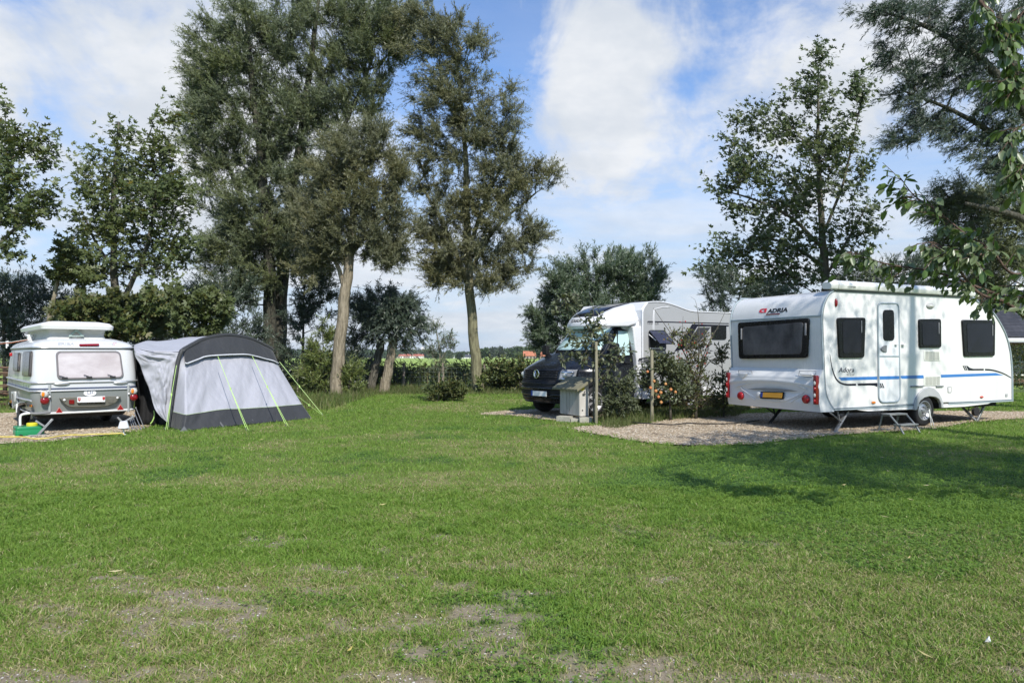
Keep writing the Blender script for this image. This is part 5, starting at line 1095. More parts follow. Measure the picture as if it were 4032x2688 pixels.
def grow(polys, clusters, tip=.010, droop=.0):
    """branches from the trunk lines to every foliage clump; returns list of (points, radii)"""
    nodes, par, w_ = [], [], []
    for pl in polys:
        pts = catmull(pl['pts'], 6) if len(pl['pts']) > 2 else [Vector(p) for p in pl['pts']]
        for i, p in enumerate(pts):
            nodes.append(p)
    base = len(nodes); N0 = np.array([tuple(p) for p in nodes]); wood = []
    cl = sorted(clusters, key=lambda c: np.min(np.linalg.norm(N0-np.array(c),axis=1)))
    pos = [np.array(tuple(p)) for p in nodes]; br = []; cnt = []
    owner = [-1]*base
    for c in cl:
        c = np.array(c); A = np.array(pos); dlt = c-A; dist = np.linalg.norm(dlt,axis=1)
        pen = dist*(1+.9*np.clip((A[:,2]-c[2]+.25*dist)/(dist+.1),0,2))
        k = int(np.argmin(pen)); a = A[k]; L = dist[k]
        if L < .05: continue
        nseg = max(3, min(7, int(L/.28)+2)); mid = (a+c)/2+np.array([0,0,.10*L-droop*L])+RNG.normal(0,.06*L,3); pts = []
        for i in range(nseg+1):
            t = i/nseg; p = a*(1-t)**2+2*t*(1-t)*mid+c*t*t; pts.append(p)
        b = len(br); br.append([pts, owner[k], k]); cnt.append(1)
        for p in pts[1:]: pos.append(p); owner.append(b)
        o = owner[k]
        while o >= 0: cnt[o] += 1; o = br[o][1]
    out = []
    for b, (pts, o, k) in enumerate(br):
        r0 = tip*math.sqrt(cnt[b])*1.15; out.append(([Vector(p) for p in pts], [r0+(tip*.6-r0)*(i/(len(pts)-1))**.8 for i in range(len(pts))]))
    return out
def in_lobe(px, py, rx, ry, n, Y, dz, pw=.42):
    d = unit(RNG.normal(size=(n,3)))*(RNG.random((n,1))**pw)
    return [tuple(P(px+rx*a, py+ry*b, Y+dz*rx*Y/FPX*q)) for a, b, q in d]
DENS = {'willow_tree': 3.9, 'pollard_willow': 1.7, 'willow_bush': 2.0, 'maple_tree': 1.0}
def tree(name, label, cat, polys, lobes, Y, leafk, lm, bk, dz=.9, twigs=6, per=24, tl=.55, ls=.10, spread=.75, up=.45, wind=(0,0,0), group=None, tip=.010, dens=None, hang=0, extra=None, lean=.6, minz=.0, pw=.42, roll=np.array([.25,-.6,.8]), twigwood=False, lsv=.35):
    """trunk lines in photo pixels at depth Y; lobes are (px,py,rx,ry,count[,depth]) clumps of the crown"""
    PL = []
    for pl in polys:
        yy = pl.get('Y', Y); PL.append({'pts': [P(a[0],a[1],(a[3] if len(a) > 3 else yy)) for a in pl['p']], 'r': [a[2] for a in pl['p']]})
    root = PL[0]['pts'][0].copy(); root.z = 0; T = thing(name, root, 0, label, cat, group)
    cs = []
    for lb in lobes: cs += in_lobe(lb[0],lb[1],lb[2],lb[3],int(lb[4]*{'willow_tree':1.25,'maple_tree':1.25}.get(name,1)), lb[5] if len(lb) > 5 else Y, dz, pw)
    if extra: cs += extra
    cs = [c for c in cs if c[2] > minz]
    m = MB()
    for pl in PL:
        k = catmull(pl['pts'],5); rr = []
        for i in range(len(k)):
            t = i/(len(k)-1)*(len(pl['r'])-1); j = min(int(t),len(pl['r'])-2); rr.append(pl['r'][j]+(pl['r'][j+1]-pl['r'][j])*(t-j))
        k = [p+Vector((math.sin(i*1.7)*.12*rr[i],math.cos(i*2.1)*.12*rr[i],0)) for i,p in enumerate(k)]
        if pl is PL[0]: k[0].z = -.05; rr[0] *= 1.25
        m.tube([p-root for p in k], rr, 10)
    for pts, r in grow(PL, cs, tip): m.tube([p-root for p in pts], [max(x,.004) for x in r], 5, caps=False)
    # twigs and leaves
    C = np.array(cs); ax_p = np.array([tuple(p) for pl in PL for p in catmull(pl['pts'],4)])
    n = len(C); dn = dens or DENS.get(name,1.0); per = int(per*dn**.5+.5); twigs = int(twigs*dn**.5+.5); near = ax_p[np.argmin(np.abs(C[:,None,2]-ax_p[None,:,2])+.3*np.linalg.norm(C[:,None,:2]-ax_p[None,:,:2],axis=2),axis=1)]
    out = C-near; out[:,2] *= .35; out = unit(out)
    td = unit(np.repeat(out,twigs,0)*lean+RNG.normal(0,spread,(n*twigs,3))*.7+np.array([0,0,up])+np.array(wind)); tL = tl*RNG.uniform(.5,1.25,n*twigs)
    tb = np.repeat(C,twigs,0)-td*tL[:,None]*.25+RNG.normal(0,.10*tl,(n*twigs,3))
    t = RNG.uniform(.05,1,(n*twigs,per)); bend = np.array([0,0,-hang])[None,None]*(t**2)[...,None]*tL[:,None,None]
    lc = tb[:,None]+td[:,None]*(t*tL[:,None])[...,None]+bend
    ld_ = td[:,None]*.75+RNG.normal(0,.42,(n*twigs,per,3))+np.array([0,0,-hang*1.2])+np.array(wind)*.6
    sz = ls*RNG.uniform(1-lsv,1+lsv,n*twigs*per)
    if twigwood:
        for i in range(0,n*twigs):
            a = tb[i]; e = tb[i]+td[i]*tL[i]+np.array([0,0,-hang])*tL[i]; mm = (a+e)/2+np.array([0,0,hang*.25])*tL[i]; m.tube([Vector(a)-root,Vector(mm)-root,Vector(e)-root],[.005,.004,.002],4,caps=False)
    m.build('trunk', bk, T, True, fix=False, ang=180)
    leaves('crown', lc.reshape(-1,3), ld_.reshape(-1,3), sz, leafk, lm, T, roll, tuple(root)); tree.n += n*twigs*per
    return T
tree.n = 0
# leaf colours
LW = leaf_mat('willow_leaf', [(.075,.10,.032),(.095,.122,.042),(.12,.145,.06),(.085,.11,.036),(.17,.19,.11)], .32, .42, (.8,(.155,.175,.062),.75), .35, backs=(.15,.18,.10))
LWR = leaf_mat('willow_leaf_rust', [(.085,.10,.034),(.11,.122,.045),(.14,.145,.065),(.095,.105,.038),(.185,.19,.115)], .32, .42, (.8,(.175,.17,.068),.75), .35, backs=(.165,.175,.10))
LWD = leaf_mat('willow_leaf_dark', [(0.032,0.065,0.029),(0.052,0.090,0.041),(0.072,0.116,0.052),(0.043,0.075,0.035)], .2, .42, (.6,(.05,.075,.032),.4), .5, backs=(.075,.10,.07))
LBW = leaf_mat('bush_willow_leaf', [(0.047,0.095,0.030),(0.074,0.135,0.041),(0.108,0.176,0.061),(0.061,0.108,0.038)], .25, .4, (.8,(.07,.10,.035),.4), .55, backs=(.12,.16,.10))
LMP = leaf_mat('maple_leaf', [(.055,.085,.018),(.085,.12,.026),(.13,.155,.036),(.075,.098,.024),(.24,.19,.035)], .3, .45, (.7,(.115,.12,.03),.35), .3, backs=(.10,.13,.05))
LMD = leaf_mat('maple_leaf_dark', [(.04,.068,.022),(.06,.095,.03),(.09,.13,.042),(.052,.08,.026),(.14,.145,.045)], .28, .45, (.7,(.08,.095,.03),.35), .3, backs=(.09,.12,.05))
LCH = leaf_mat('cherry_leaf', [(.085,.155,.035),(.115,.19,.045),(.15,.23,.06),(.10,.165,.04)], .4, .36, None, .6, backs=(.17,.22,.11))
LAP = leaf_mat('apple_leaf', [(0.070,0.095,0.024),(0.095,0.120,0.032),(0.130,0.155,0.050),(0.160,0.145,0.040),(0.085,0.105,0.028)], .25, .45, None, .5, backs=(.10,.12,.06))
LBR = leaf_mat('autumn_leaf', [(.085,.11,.03),(.12,.13,.04),(.17,.10,.05),(.10,.125,.035),(.075,.105,.028),(.09,.115,.03)], .25, .5)
LHD = leaf_mat('hedge_leaf', [(0.039,0.067,0.020),(0.063,0.095,0.025),(0.098,0.126,0.034),(0.126,0.112,0.031)], .25, .5, (.7,(.075,.06,.02),.5), .4)
LYG = leaf_mat('yellow_green_leaf', [(0.078,0.111,0.026),(0.111,0.150,0.036),(0.156,0.195,0.052),(0.130,0.130,0.039)], .25, .45, None, .45)
GW = 'tall willows behind the tent'
WIND = (-.22,-.05,.05)
# --- willows
tree('willow_tree','tall twin willow with dark trunk behind the tent, leftmost of the big willows','tree',[{'p':[(1062,1500,.26),(1062,1300,.24),(1060,1000,.20),(1030,650,.15),(985,250,.10),(965,-60,.04)]},{'p':[(1060,1000,.12),(960,800,.09),(860,560,.05)]}],
 [(900,330,170,300,60),(840,540,120,190,42),(1000,130,190,190,50),(950,800,190,190,48),(900,1000,140,110,24),(1080,560,150,250,44),(820,360,80,120,14),(960,1120,150,90,26),(1040,960,120,150,26),(880,1170,90,70,12)],26.5,'willow',LW,BK_D,twigs=9,per=22,tl=.85,ls=.115,wind=WIND,group=GW)
tree('willow_tree','tall willow with dark leaning trunk behind the tent, second of the big willows','tree',[{'p':[(1088,1500,.30),(1100,1300,.27),(1122,950,.21),(1175,600,.15),(1230,200,.10),(1265,-100,.04)]},{'p':[(1122,950,.14),(1250,700,.10),(1400,400,.07),(1460,250,.04)]}],
 [(1250,120,220,220,62),(1200,430,200,230,52),(1140,760,170,180,34),(1430,110,170,190,46),(1370,380,150,170,32),(1550,80,110,170,26),(1480,300,120,120,18),(1220,1000,150,130,30),(1130,930,120,160,22)],27.2,'willow',LW,BK_D,twigs=9,per=22,tl=.85,ls=.115,wind=WIND,group=GW)
tree('willow_tree','willow with pale bare trunk right of the tent, rusty olive foliage','tree',[{'p':[(1322,1564,.23),(1332,1420,.21),(1356,1180,.185),(1383,960,.15),(1400,720,.08),(1410,560,.03)]},{'p':[(1360,1150,.09),(1330,1050,.07),(1270,930,.04)]},{'p':[(1380,1000,.08),(1470,900,.06),(1560,800,.03)]}],
 [(1360,660,150,150,40),(1310,800,180,140,42),(1500,860,150,150,34),(1270,930,120,90,24),(1560,700,80,120,16),(1430,560,110,110,22),(1420,960,170,90,26),(1530,1010,80,70,12),(1240,1060,80,60,10)],24.0,'willow',LWR,BK_L,twigs=9,per=22,tl=.75,ls=.105,wind=WIND,group=GW)
tree('willow_tree','slender willow with yellow lichen trunk standing alone by the wire fence','tree',[{'p':[(1884,1550,.21),(1872,1400,.195),(1850,1150,.17),(1838,900,.13),(1832,600,.09),(1800,250,.03)]},{'p':[(1848,1130,.10),(1780,960,.08),(1700,800,.05),(1640,700,.02)]},{'p':[(1842,1010,.09),(1900,820,.07),(1990,620,.03)]},{'p':[(1845,1080,.08),(1950,900,.06),(2110,760,.03)]}],
 [(1790,190,140,120,32),(1730,360,150,150,34),(1900,420,130,170,34),(1830,600,200,140,38),(2020,690,130,90,20),(2130,700,80,70,9),(1770,790,150,110,22),(1950,860,170,100,20),(1830,990,150,100,28),(2000,1020,100,90,16),(1740,1080,90,60,12),(1660,110,110,150,28),(1690,560,90,140,14),(1980,560,90,100,10),(1900,1100,150,60,18),(1760,1020,110,90,16),(2080,950,90,90,12),(1950,760,150,120,18),(1700,930,80,90,10)],25.6,'willow',LWR,BK_Y,twigs=8,per=21,tl=.75,ls=.108,wind=WIND,group=GW,hang=.12)
# pollards by the fence
GP = 'pollard willows at the fence'
tree('pollard_willow','small pollard willow with dark leaning stem by the wire fence','tree',[{'p':[(1460,1552,.17),(1472,1470,.15),(1490,1400,.14),(1502,1340,.16)]}],[(1470,1270,95,95,34),(1430,1190,80,70,18),(1520,1220,80,80,18)],25.8,'willow',LWD,BK_M,twigs=10,per=20,tl=.6,ls=.12,group=GP,hang=.25,up=.2)
tree('pollard_willow','small pollard willow with paler stem and drooping dark crown beside the dark one','tree',[{'p':[(1508,1556,.20),(1528,1460,.17),(1542,1380,.16),(1550,1320,.18)]}],[(1575,1270,95,90,34),(1560,1190,95,60,22),(1620,1250,55,70,10),(1600,1340,60,30,6)],25.4,'willow',LWD,BK_L,twigs=10,per=20,tl=.6,ls=.12,group=GP,hang=.3,up=.15)
# bushy willow behind the motorhome
tree('willow_bush','broad round willow bush behind the motorhome','bush',[{'p':[(2330,1520,.2),(2330,1400,.18),(2340,1250,.12),(2350,1100,.05)]},{'p':[(2330,1420,.12),(2230,1260,.08),(2180,1150,.03)]},{'p':[(2335,1400,.12),(2450,1230,.08),(2520,1120,.03)]}],
 [(2250,1120,130,90,44),(2400,1070,150,85,46),(2530,1110,100,80,30),(2180,1250,105,110,40),(2330,1190,190,100,60),(2140,1370,60,80,16),(2300,1340,150,90,40),(2520,1200,90,70,20),(2480,1020,90,30,9)],27.0,'willow',LBW,BK_M,twigs=9,per=22,tl=.6,ls=.13,up=.6)
# big dark willow reaching in from the right
tree('willow_tree','large dark willow reaching over the caravan roof from beyond the picture edge','tree',[{'p':[(4240,1600,.32),(4180,1100,.27),(4120,700,.22),(4020,350,.14),(3930,50,.06)]},{'p':[(4060,480,.12),(3880,250,.09),(3680,120,.06),(3430,30,.02)]},{'p':[(4130,760,.12),(3950,560,.08),(3760,440,.05),(3560,360,.02)]},{'p':[(4160,950,.12),(4000,850,.08),(3800,800,.04)]}],
 [(3650,70,220,90,44),(3800,230,190,140,54),(3600,330,120,110,32),(3560,545,60,40,9),(3680,490,120,70,24),(3920,90,180,140,52),(3950,380,150,150,50),(3860,560,130,80,26),(3990,640,110,110,30),(3460,40,110,45,12),(3520,230,70,80,12)],17.5,'willow',LWD,BK_D,twigs=8,per=20,tl=.5,ls=.095,up=.0,hang=.12,wind=(-.3,0,-.1),lean=.8,dens=1.5)
tree('willow_tree','greyer willow hanging low behind the cherry branches, left of the dark roof','tree',[{'p':[(4300,1600,.25),(4220,1200,.2),(4100,950,.12),(3960,850,.05)]},{'p':[(4200,1150,.1),(4000,1050,.06),(3880,1020,.03)]}],
 [(3800,770,130,80,34),(3910,880,150,120,50),(3720,830,110,60,24),(3850,1020,110,80,30),(3980,780,120,90,34),(3990,1000,110,130,36),(3740,940,70,60,12),(3900,1120,90,50,14)],19.5,'willow',LW,BK_D,twigs=9,per=20,tl=.55,ls=.10,up=.1,hang=.15,wind=(-.25,0,-.05),dens=1.5)
# --- maples
GM_ = 'maples round the pitches'
tree('maple_tree','open dark maple with visible stem behind the white caravan','tree',[{'p':[(3262,1560,.16),(3258,1250,.15),(3250,1080,.13),(3236,900,.10),(3222,600,.06),(3222,260,.02)]},{'p':[(3240,980,.06),(3120,860,.05),(2980,790,.035),(2830,745,.015)]},{'p':[(3248,1050,.06),(3100,960,.045),(2960,930,.02)]},{'p':[(3238,930,.05),(3320,720,.04),(3380,450,.015)]},{'p':[(3250,1090,.05),(3340,940,.04),(3420,800,.015)]}],
 [(3225,250,45,60,13),(3190,380,110,90,32),(3370,380,45,110,22),(3000,490,130,80,26),(3180,560,150,110,42),(2950,660,130,90,36),(2830,740,75,30,10),(3120,760,180,100,50),(3340,660,80,140,30),(3400,900,70,100,22),(2980,960,170,60,26),(2860,1010,90,60,15),(3140,1010,150,70,30),(3330,1040,90,70,18),(2960,1100,180,60,34),(3180,1110,140,50,20),(2900,560,60,40,6),(2790,1040,40,40,5),(3060,880,180,90,26),(3300,560,70,120,16),(3240,700,120,140,22),(2900,830,110,60,12),(3250,900,140,100,20)],22.5,'maple',LMD,BK_M,twigs=5,per=4,tl=.75,ls=.112,up=.3,tip=.008,group=GM_,lean=.7)
tree('maple_tree','maple with yellowing leaves behind the retro caravan','tree',[{'p':[(452,1520,.15),(454,1280,.14),(450,1080,.11),(445,780,.07),(468,480,.02)]},{'p':[(454,1230,.09),(510,1130,.08),(580,960,.05),(620,720,.02)]},{'p':[(450,1060,.05),(380,960,.04),(330,850,.02)]}],
 [(475,525,50,60,10),(430,665,115,85,30),(590,620,100,90,32),(520,760,200,110,66),(660,780,120,130,46),(400,880,120,90,38),(560,910,200,110,64),(340,1040,100,80,28),(540,1040,190,70,42),(700,1000,90,70,18),(640,480,60,40,9),(330,740,60,60,8)],22.0,'maple',LMP,BK_M,twigs=5,per=4,tl=.75,ls=.112,up=.3,tip=.008,group=GM_,lean=.7)
tree('maple_tree','maple cut off by the edge of the picture, beyond the retro caravan','tree',[{'p':[(-120,1520,.16),(-80,1200,.13),(-20,920,.09),(40,700,.05),(60,480,.02)]},{'p':[(-40,1000,.06),(60,900,.04),(150,850,.015)]}],
 [(70,570,100,90,26),(10,710,110,100,34),(-30,490,60,70,12),(160,600,50,90,12),(60,840,120,70,32),(170,800,60,60,12),(10,990,60,40,9),(-80,800,80,200,30),(30,420,20,30,3)],19.5,'maple',LMP,BK_M,twigs=5,per=4,tl=.7,ls=.112,up=.3,tip=.008,group=GM_,lean=.7)
tree('young_maple','young leaning maple with thin pale stem behind the retro caravan roof','tree',[{'p':[(180,1480,.075),(188,1300,.07),(222,1130,.055),(262,1010,.03),(300,920,.012)]}],[(275,990,70,70,20),(250,1080,60,60,12),(330,1100,70,50,10)],21.0,'maple',LMP,BK_L,twigs=4,per=8,tl=.4,ls=.12,up=.3,tip=.007)
# --- shrubs behind the retro caravan and tent
SH = 'shrubs behind caravan and tent'
def shrub(label, base, lobes, Y, lm=LWD, leafk='willow', ls=.12, tw=8, per=18, tl=.5, group=None, name='shrub', bk=BK_D, **k):
    bx_, by_ = base; top = min(l[1]-l[3]*.3 for l in lobes); mx_ = sum(l[0] for l in lobes)/len(lobes)
    return tree(name, label, 'shrub', [{'p':[(bx_,by_,min(.06,.0011*Y*sum(l[2] for l in lobes)/len(lobes)/40)),((bx_+mx_)/2,(by_+top)/2,min(.045,.0008*Y*sum(l[2] for l in lobes)/len(lobes)/40)),(mx_,top,.008)]}], lobes, Y, leafk, lm, bk, twigs=tw, per=per, tl=tl, ls=ls, group=group, **k)
shrub('dark narrow-leaved shrub at the picture edge behind the retro caravan',(20,1500),[(20,1150,120,90,40),(40,1290,140,100,50),(-60,1220,100,120,26),(30,1420,120,90,34)],23,ls=.13,group=SH)
shrub('dark shrub between the leaning maple stem and the raised caravan roof',(220,1520),[(160,1180,90,90,30),(250,1260,120,90,40),(200,1400,150,90,34)],23.5,ls=.13,group=SH)
shrub('dark leafy shrub behind the joint of caravan and tent',(560,1520),[(480,1300,150,90,44),(620,1290,140,100,46),(560,1420,160,80,30)],24,ls=.13,group=SH)
shrub('dark shrub behind the tent roof below the tall willows',(830,1520),[(780,1200,130,110,44),(900,1170,110,120,40),(850,1330,180,110,60),(980,1290,80,110,24)],25,ls=.13,group=SH)
shrub('green broad-leaved bush just above the retro caravan roof',(330,1500),[(300,1230,100,60,34),(420,1215,110,60,36),(560,1210,90,60,26),(430,1290,170,50,40)],19.0,LHD,'maple',.11,6,8,.35,SH)  # darker hedge leaf colour stands in for shade on this bush
shrub('olive broad-leaved bush behind the tent beside the green one',(720,1500),[(640,1190,100,60,32),(760,1200,100,60,30),(700,1280,150,60,40),(850,1240,60,60,12)],19.8,LMP,'maple',.115,6,8,.35,SH)
shrub('dark tall shrub between the tent and the pale willow trunk',(1190,1540),[(1200,1120,110,110,34),(1170,1260,70,100,26),(1260,1200,90,110,28),(1160,1400,60,100,22)],26.0,ls=.13,group=SH)
shrub('dark shrub filling the gap right of the pale willow trunk',(1420,1545),[(1400,1330,60,110,22),(1400,1450,80,80,26)],26.4,ls=.13,group=SH)
shrub('yellow-green willow shoots at the foot of the pale willow trunk',(1285,1560),[(1270,1420,70,80,30),(1250,1500,80,50,26),(1285,1320,40,70,10)],24.6,LYG,'willow',.13,8,16,.5,SH,up=.7)
shrub('small yellow-green shoots right of the pale willow trunk',(1375,1560),[(1380,1480,45,60,20),(1365,1530,50,30,14)],24.2,LYG,'willow',.12,8,16,.45,SH,up=.7)
shrub('low dark shrub growing under the thin sapling',(1745,1585),[(1730,1530,50,35,22),(1780,1535,45,35,20),(1745,1560,70,25,22)],20.9,LHD,'broad',.07,7,9,.3,up=.3)
shrub('dark bush under the maple behind the white caravan',(2850,1500),[(2850,1110,90,70,30),(2960,1160,120,50,34),(2830,1220,70,60,16),(3060,1170,80,40,18)],21.5,ls=.11)
shrub('dark bush behind the awning of the white caravan',(3480,1500),[(3460,1080,140,50,36),(3600,1060,110,50,26),(3420,1150,150,50,26),(3620,1140,110,50,20)],24,ls=.12)
tree('sapling','thin sparse sapling in front of the wire fence','tree',[{'p':[(1727,1575,.022),(1728,1500,.02),(1732,1400,.016),(1722,1320,.008),(1705,1262,.004)]},{'p':[(1730,1460,.01),(1712,1420,.007),(1690,1370,.004)]},{'p':[(1731,1420,.01),(1765,1370,.006),(1790,1340,.003)]}],
 [(1715,1290,16,36,9),(1755,1330,32,26,9),(1700,1370,22,34,9),(1735,1380,36,44,12),(1790,1360,22,20,5),(1740,1440,40,26,8)],20.8,'willow',LBW,BK_L,twigs=4,per=9,tl=.3,ls=.10,tip=.004,twigwood=True)
# --- hedge and reeds behind the fence
shrub('brownish hedge bush at the fence left of the motorhome bonnet',(2030,1545),[(2000,1475,60,60,36),(2060,1470,45,60,26),(2090,1500,50,50,22)],25.6,LHD,'broad',.085,7,9,.35,name='hedge_bush',group='hedge bushes along the wire fence')
shrub('brownish hedge bush close to the lichen willow trunk',(1945,1545),[(1930,1480,45,55,30),(1965,1490,45,50,22)],26.0,LHD,'broad',.085,7,9,.35,name='hedge_bush',group='hedge bushes along the wire fence')
shrub('few broad leaves sprouting at the foot of the lichen willow trunk',(1895,1552),[(1900,1515,16,32,9)],25.0,LYG,'broad',.09,5,7,.25)
hx, hy_, hz__ = [], [], []
n = 22000; X0, X1 = P(1120,1400,28).x, P(2100,1400,28).x
x = RNG.uniform(X0-4,X1+2,n); y = RNG.uniform(27.4,29.5,n); zmax = .72+.3*fbm(x*1.1,y*0+3,8,3); z = zmax*RNG.random(n)**.75
dd = np.stack([RNG.normal(0,.6,n)-.15,RNG.normal(0,.6,n),np.abs(RNG.normal(.5,.5,n))],-1)
hd_ = leaves('hedge_foliage', np.stack([x,y,z-.1],-1), dd, RNG.uniform(.10,.26,n), 'willow', LWD); kind(hd_,'stuff')
n = 520; x = RNG.uniform(X0,X1,n); y = RNG.uniform(27.2,28.6,n); hgt = RNG.uniform(.75,1.25,n)
m_rd = leaf_mat('reed', [(0.050,0.075,0.020),(0.090,0.110,0.035),(0.120,0.110,0.050)], .2, .6)
kind(blades('reeds', x, y, hgt, np.full(n,.045), m_rd, .16, -.08),'stuff'); 
c = np.repeat(np.stack([x,y,hgt*.8],-1),4,0)+RNG.normal(0,.08,(n*4,3)); kind(leaves('reed_foliage', c, np.stack([RNG.normal(-.5,.5,n*4),RNG.normal(0,.4,n*4),RNG.normal(.2,.4,n*4)],-1), RNG.uniform(.18,.34,n*4), 'willow', m_rd),'stuff')
# --- garden plants in front of the motorhome
AP = thing
t_ = tree('apple_sapling','staked apple sapling with curled leaves in front of the motorhome windscreen','tree',[{'p':[(2338,1640,.02),(2336,1500,.018),(2334,1360,.015),(2318,1290,.010),(2270,1240,.006),(2200,1190,.004)]},{'p':[(2330,1330,.01),(2338,1240,.006),(2322,1155,.003)]},{'p':[(2336,1420,.01),(2400,1370,.007),(2470,1372,.004)]},{'p':[(2336,1450,.01),(2270,1420,.007),(2200,1415,.004)]},{'p':[(2338,1510,.01),(2400,1450,.007),(2460,1400,.004)]}],
 [(2235,1175,55,38,22),(2205,1215,30,22,8),(2330,1235,40,25,7),(2300,1330,75,38,20),(2360,1330,60,38,12),(2330,1290,40,30,8),(2450,1372,40,22,9),(2250,1410,60,26,12),(2400,1430,60,40,16),(2330,1400,60,40,14),(2380,1500,40,40,9)],14.3,'broad',LAP,BK_M,twigs=2,per=5,tl=.22,ls=.085,up=.1,tip=.004,hang=.25,twigwood=True,dz=.6)
st_ = G(2346,1662); s = st_.y/2800
STK = mat('stake_wood', (.27,.25,.17), .85, noise=(4,.4,(5,5,.6)), bump=(12,.5,(5,5,.6),.01))
def stake(px, ytop, g, r, label, group=None):
    z = H-(ytop-HZ)*g.y/2800; m = MB(); m.tube([(0,0,-.1),(.01,0,z*.5),(0,0,z-.01),(0,0,z)],[r,r*.97,r*.95,r*.8],10); o = m.build('wooden_stake', STK, None, True, ang=50); o.location = g; return tag(o, label, 'stake', group)
stake(2347,1345,Vector((P(2347,1600,14.15).x,14.15,0)),.032,'pale wooden stake holding the apple sapling beside the cabinet')
stake(2566,1378,Vector((P(2566,1600,14.6).x,14.6,0)),.036,'short greenish wooden stake in the apple bush')
shrub('small round bush with yellow leaves beside the apple sapling',(2440,1640),[(2430,1540,50,45,22),(2465,1505,35,40,12),(2445,1595,70,35,28),(2400,1590,40,40,12)],14.5,LAP,'broad',.045,7,9,.22,dz=.8)
ab = shrub('apple bush with red apples and dense leaves in front of the motorhome',(2640,1635),[(2605,1435,65,45,28),(2655,1470,55,55,26),(2565,1495,40,50,16),(2640,1545,75,45,30),(2690,1520,40,55,12)],14.9,LAP,'broad',.062,7,8,.24,dz=.8,name='apple_bush',bk=BK_M)
APL = mat('apple_skin', (.50,.10,.05), .3, noise=(2.2,.5), col2=(.55,.36,.12), coat=.2)
for px, py in ((1390,918),(1455,1012),(1420,1078),(1472,1110),(1522,1125),(1570,1040),(1622,1095),(1498,1168),(1525,1222),(1668,1120)):
    q = P(*z5(px,py), 14.42)-ab.location; m = MB(); r = .034*random.uniform(.85,1.1); m.disc(q,(0,.1,1),[(.004,r*.55),(r*.45,r*.82),(r*.92,r*.45),(r,0),(r*.85,-r*.55),(r*.45,-r*.88),(.004,-r*.75)],14); m.tube([q+Vector((0,0,r*.6)),q+Vector((.005,0,r*1.5))],.003,5); m.build('apple', APL, ab, True)
hw_ = tree('rosehip_bush','sprawling rosehip bush with bare arching twigs against the motorhome side','bush',[{'p':[(2740,1625,.03),(2735,1520,.025),(2700,1400,.016),(2640,1310,.008),(2572,1212,.004)]},{'p':[(2738,1560,.02),(2750,1420,.014),(2752,1280,.008),(2740,1190,.003),(2720,1168,.002)]},{'p':[(2740,1560,.02),(2770,1400,.012),(2830,1280,.006),(2860,1218,.003)]},{'p':[(2735,1500,.015),(2800,1420,.008),(2870,1390,.003)]},{'p':[(2735,1500,.015),(2690,1330,.006),(2690,1245,.003)]},{'p':[(2750,1500,.012),(2800,1330,.006),(2830,1290,.003)]}],
 [(2700,1340,55,50,22),(2740,1400,50,50,26),(2650,1310,30,18,7),(2760,1340,40,40,12),(2730,1480,60,60,40),(2770,1560,60,50,36),(2720,1570,55,50,30),(2680,1450,40,50,16)],15.3,'broad',LBR,BK_M,twigs=3,per=6,tl=.24,ls=.05,tip=.005,twigwood=True,dz=.6)
HIP = mat('rose_hip', (.42,.02,.015), .3)
for i in range(20):
    a = random.choice(((2720,1300,50,40),(2745,1400,40,50),(2700,1370,40,40))); q = P(a[0]+random.uniform(-a[2],a[2]),a[1]+random.uniform(-a[3],a[3]),15.1+random.uniform(-.2,.1))-hw_.location; m = MB(); m.ell(q,(.011,.011,.014),8,6); m.build('rose_hip', HIP, hw_, True)
shrub('thin green shrub beside the rear corner of the white caravan',(2850,1630),[(2840,1400,35,40,12),(2855,1500,35,50,16),(2850,1590,45,40,20),(2820,1560,30,40,9)],15.6,LHD,'broad',.055,5,8,.26)
# long grass on the strip between the pitches and along the hedges
LG = leaf_mat('long_grass', [(0.060,0.100,0.020),(0.090,0.130,0.030),(0.130,0.150,0.050),(0.180,0.170,0.080)], .3, .6)
strip = gp((2362,1662),(2372,1684),(2440,1688),(2560,1660),(2700,1650),(2900,1640),(2960,1610),(2900,1590),(2600,1592),(2400,1610))
strip = [(a,b) for a,b in strip]; sa = np.array(strip); n = 60000
x = RNG.uniform(sa[:,0].min(),sa[:,0].max(),n); y = RNG.uniform(sa[:,1].min(),sa[:,1].max(),n); k = inpoly(x,y,strip); x, y = x[k], y[k]; print('strip', len(x)); x, y = x[:16000], y[:16000]
kind(blades('long_grass', x, y, RNG.uniform(.04,.17,len(x)), RNG.uniform(.006,.011,len(x)), LG, .6),'stuff')
n = 14000; x = RNG.uniform(P(1000,1400,24).x,P(2080,1400,24).x,n); y = 24.2+2.4*RNG.random(n)**.6-.6*fbm(x*.8,x*0,4,2); 
kind(blades('verge_grass', x, y, RNG.uniform(.05,.34,n)*(.35+.65*sst(y,24.6,26)), RNG.uniform(.012,.022,n), LG, .4),'stuff')
n = 9000; x = RNG.uniform(-14,-4.5,n); y = 17.5+6*RNG.random(n); kind(blades('verge_grass', x, y, RNG.uniform(.05,.3,n), RNG.uniform(.01,.02,n), LG, .4),'stuff')
n = 5000; x = RNG.uniform(P(2360,1600,14.2).x,P(2900,1600,15.5).x,n); y = RNG.uniform(14.2,16.4,n); k = ~pads(x,y)&(y > 13.6+.45*x-1.0)&(y < 15.6+.3*(x-1)); x, y = x[k], y[k]
kind(blades('tufts', x, y, RNG.uniform(.08,.26,len(x)), RNG.uniform(.007,.012,len(x)), LG, .35),'stuff')
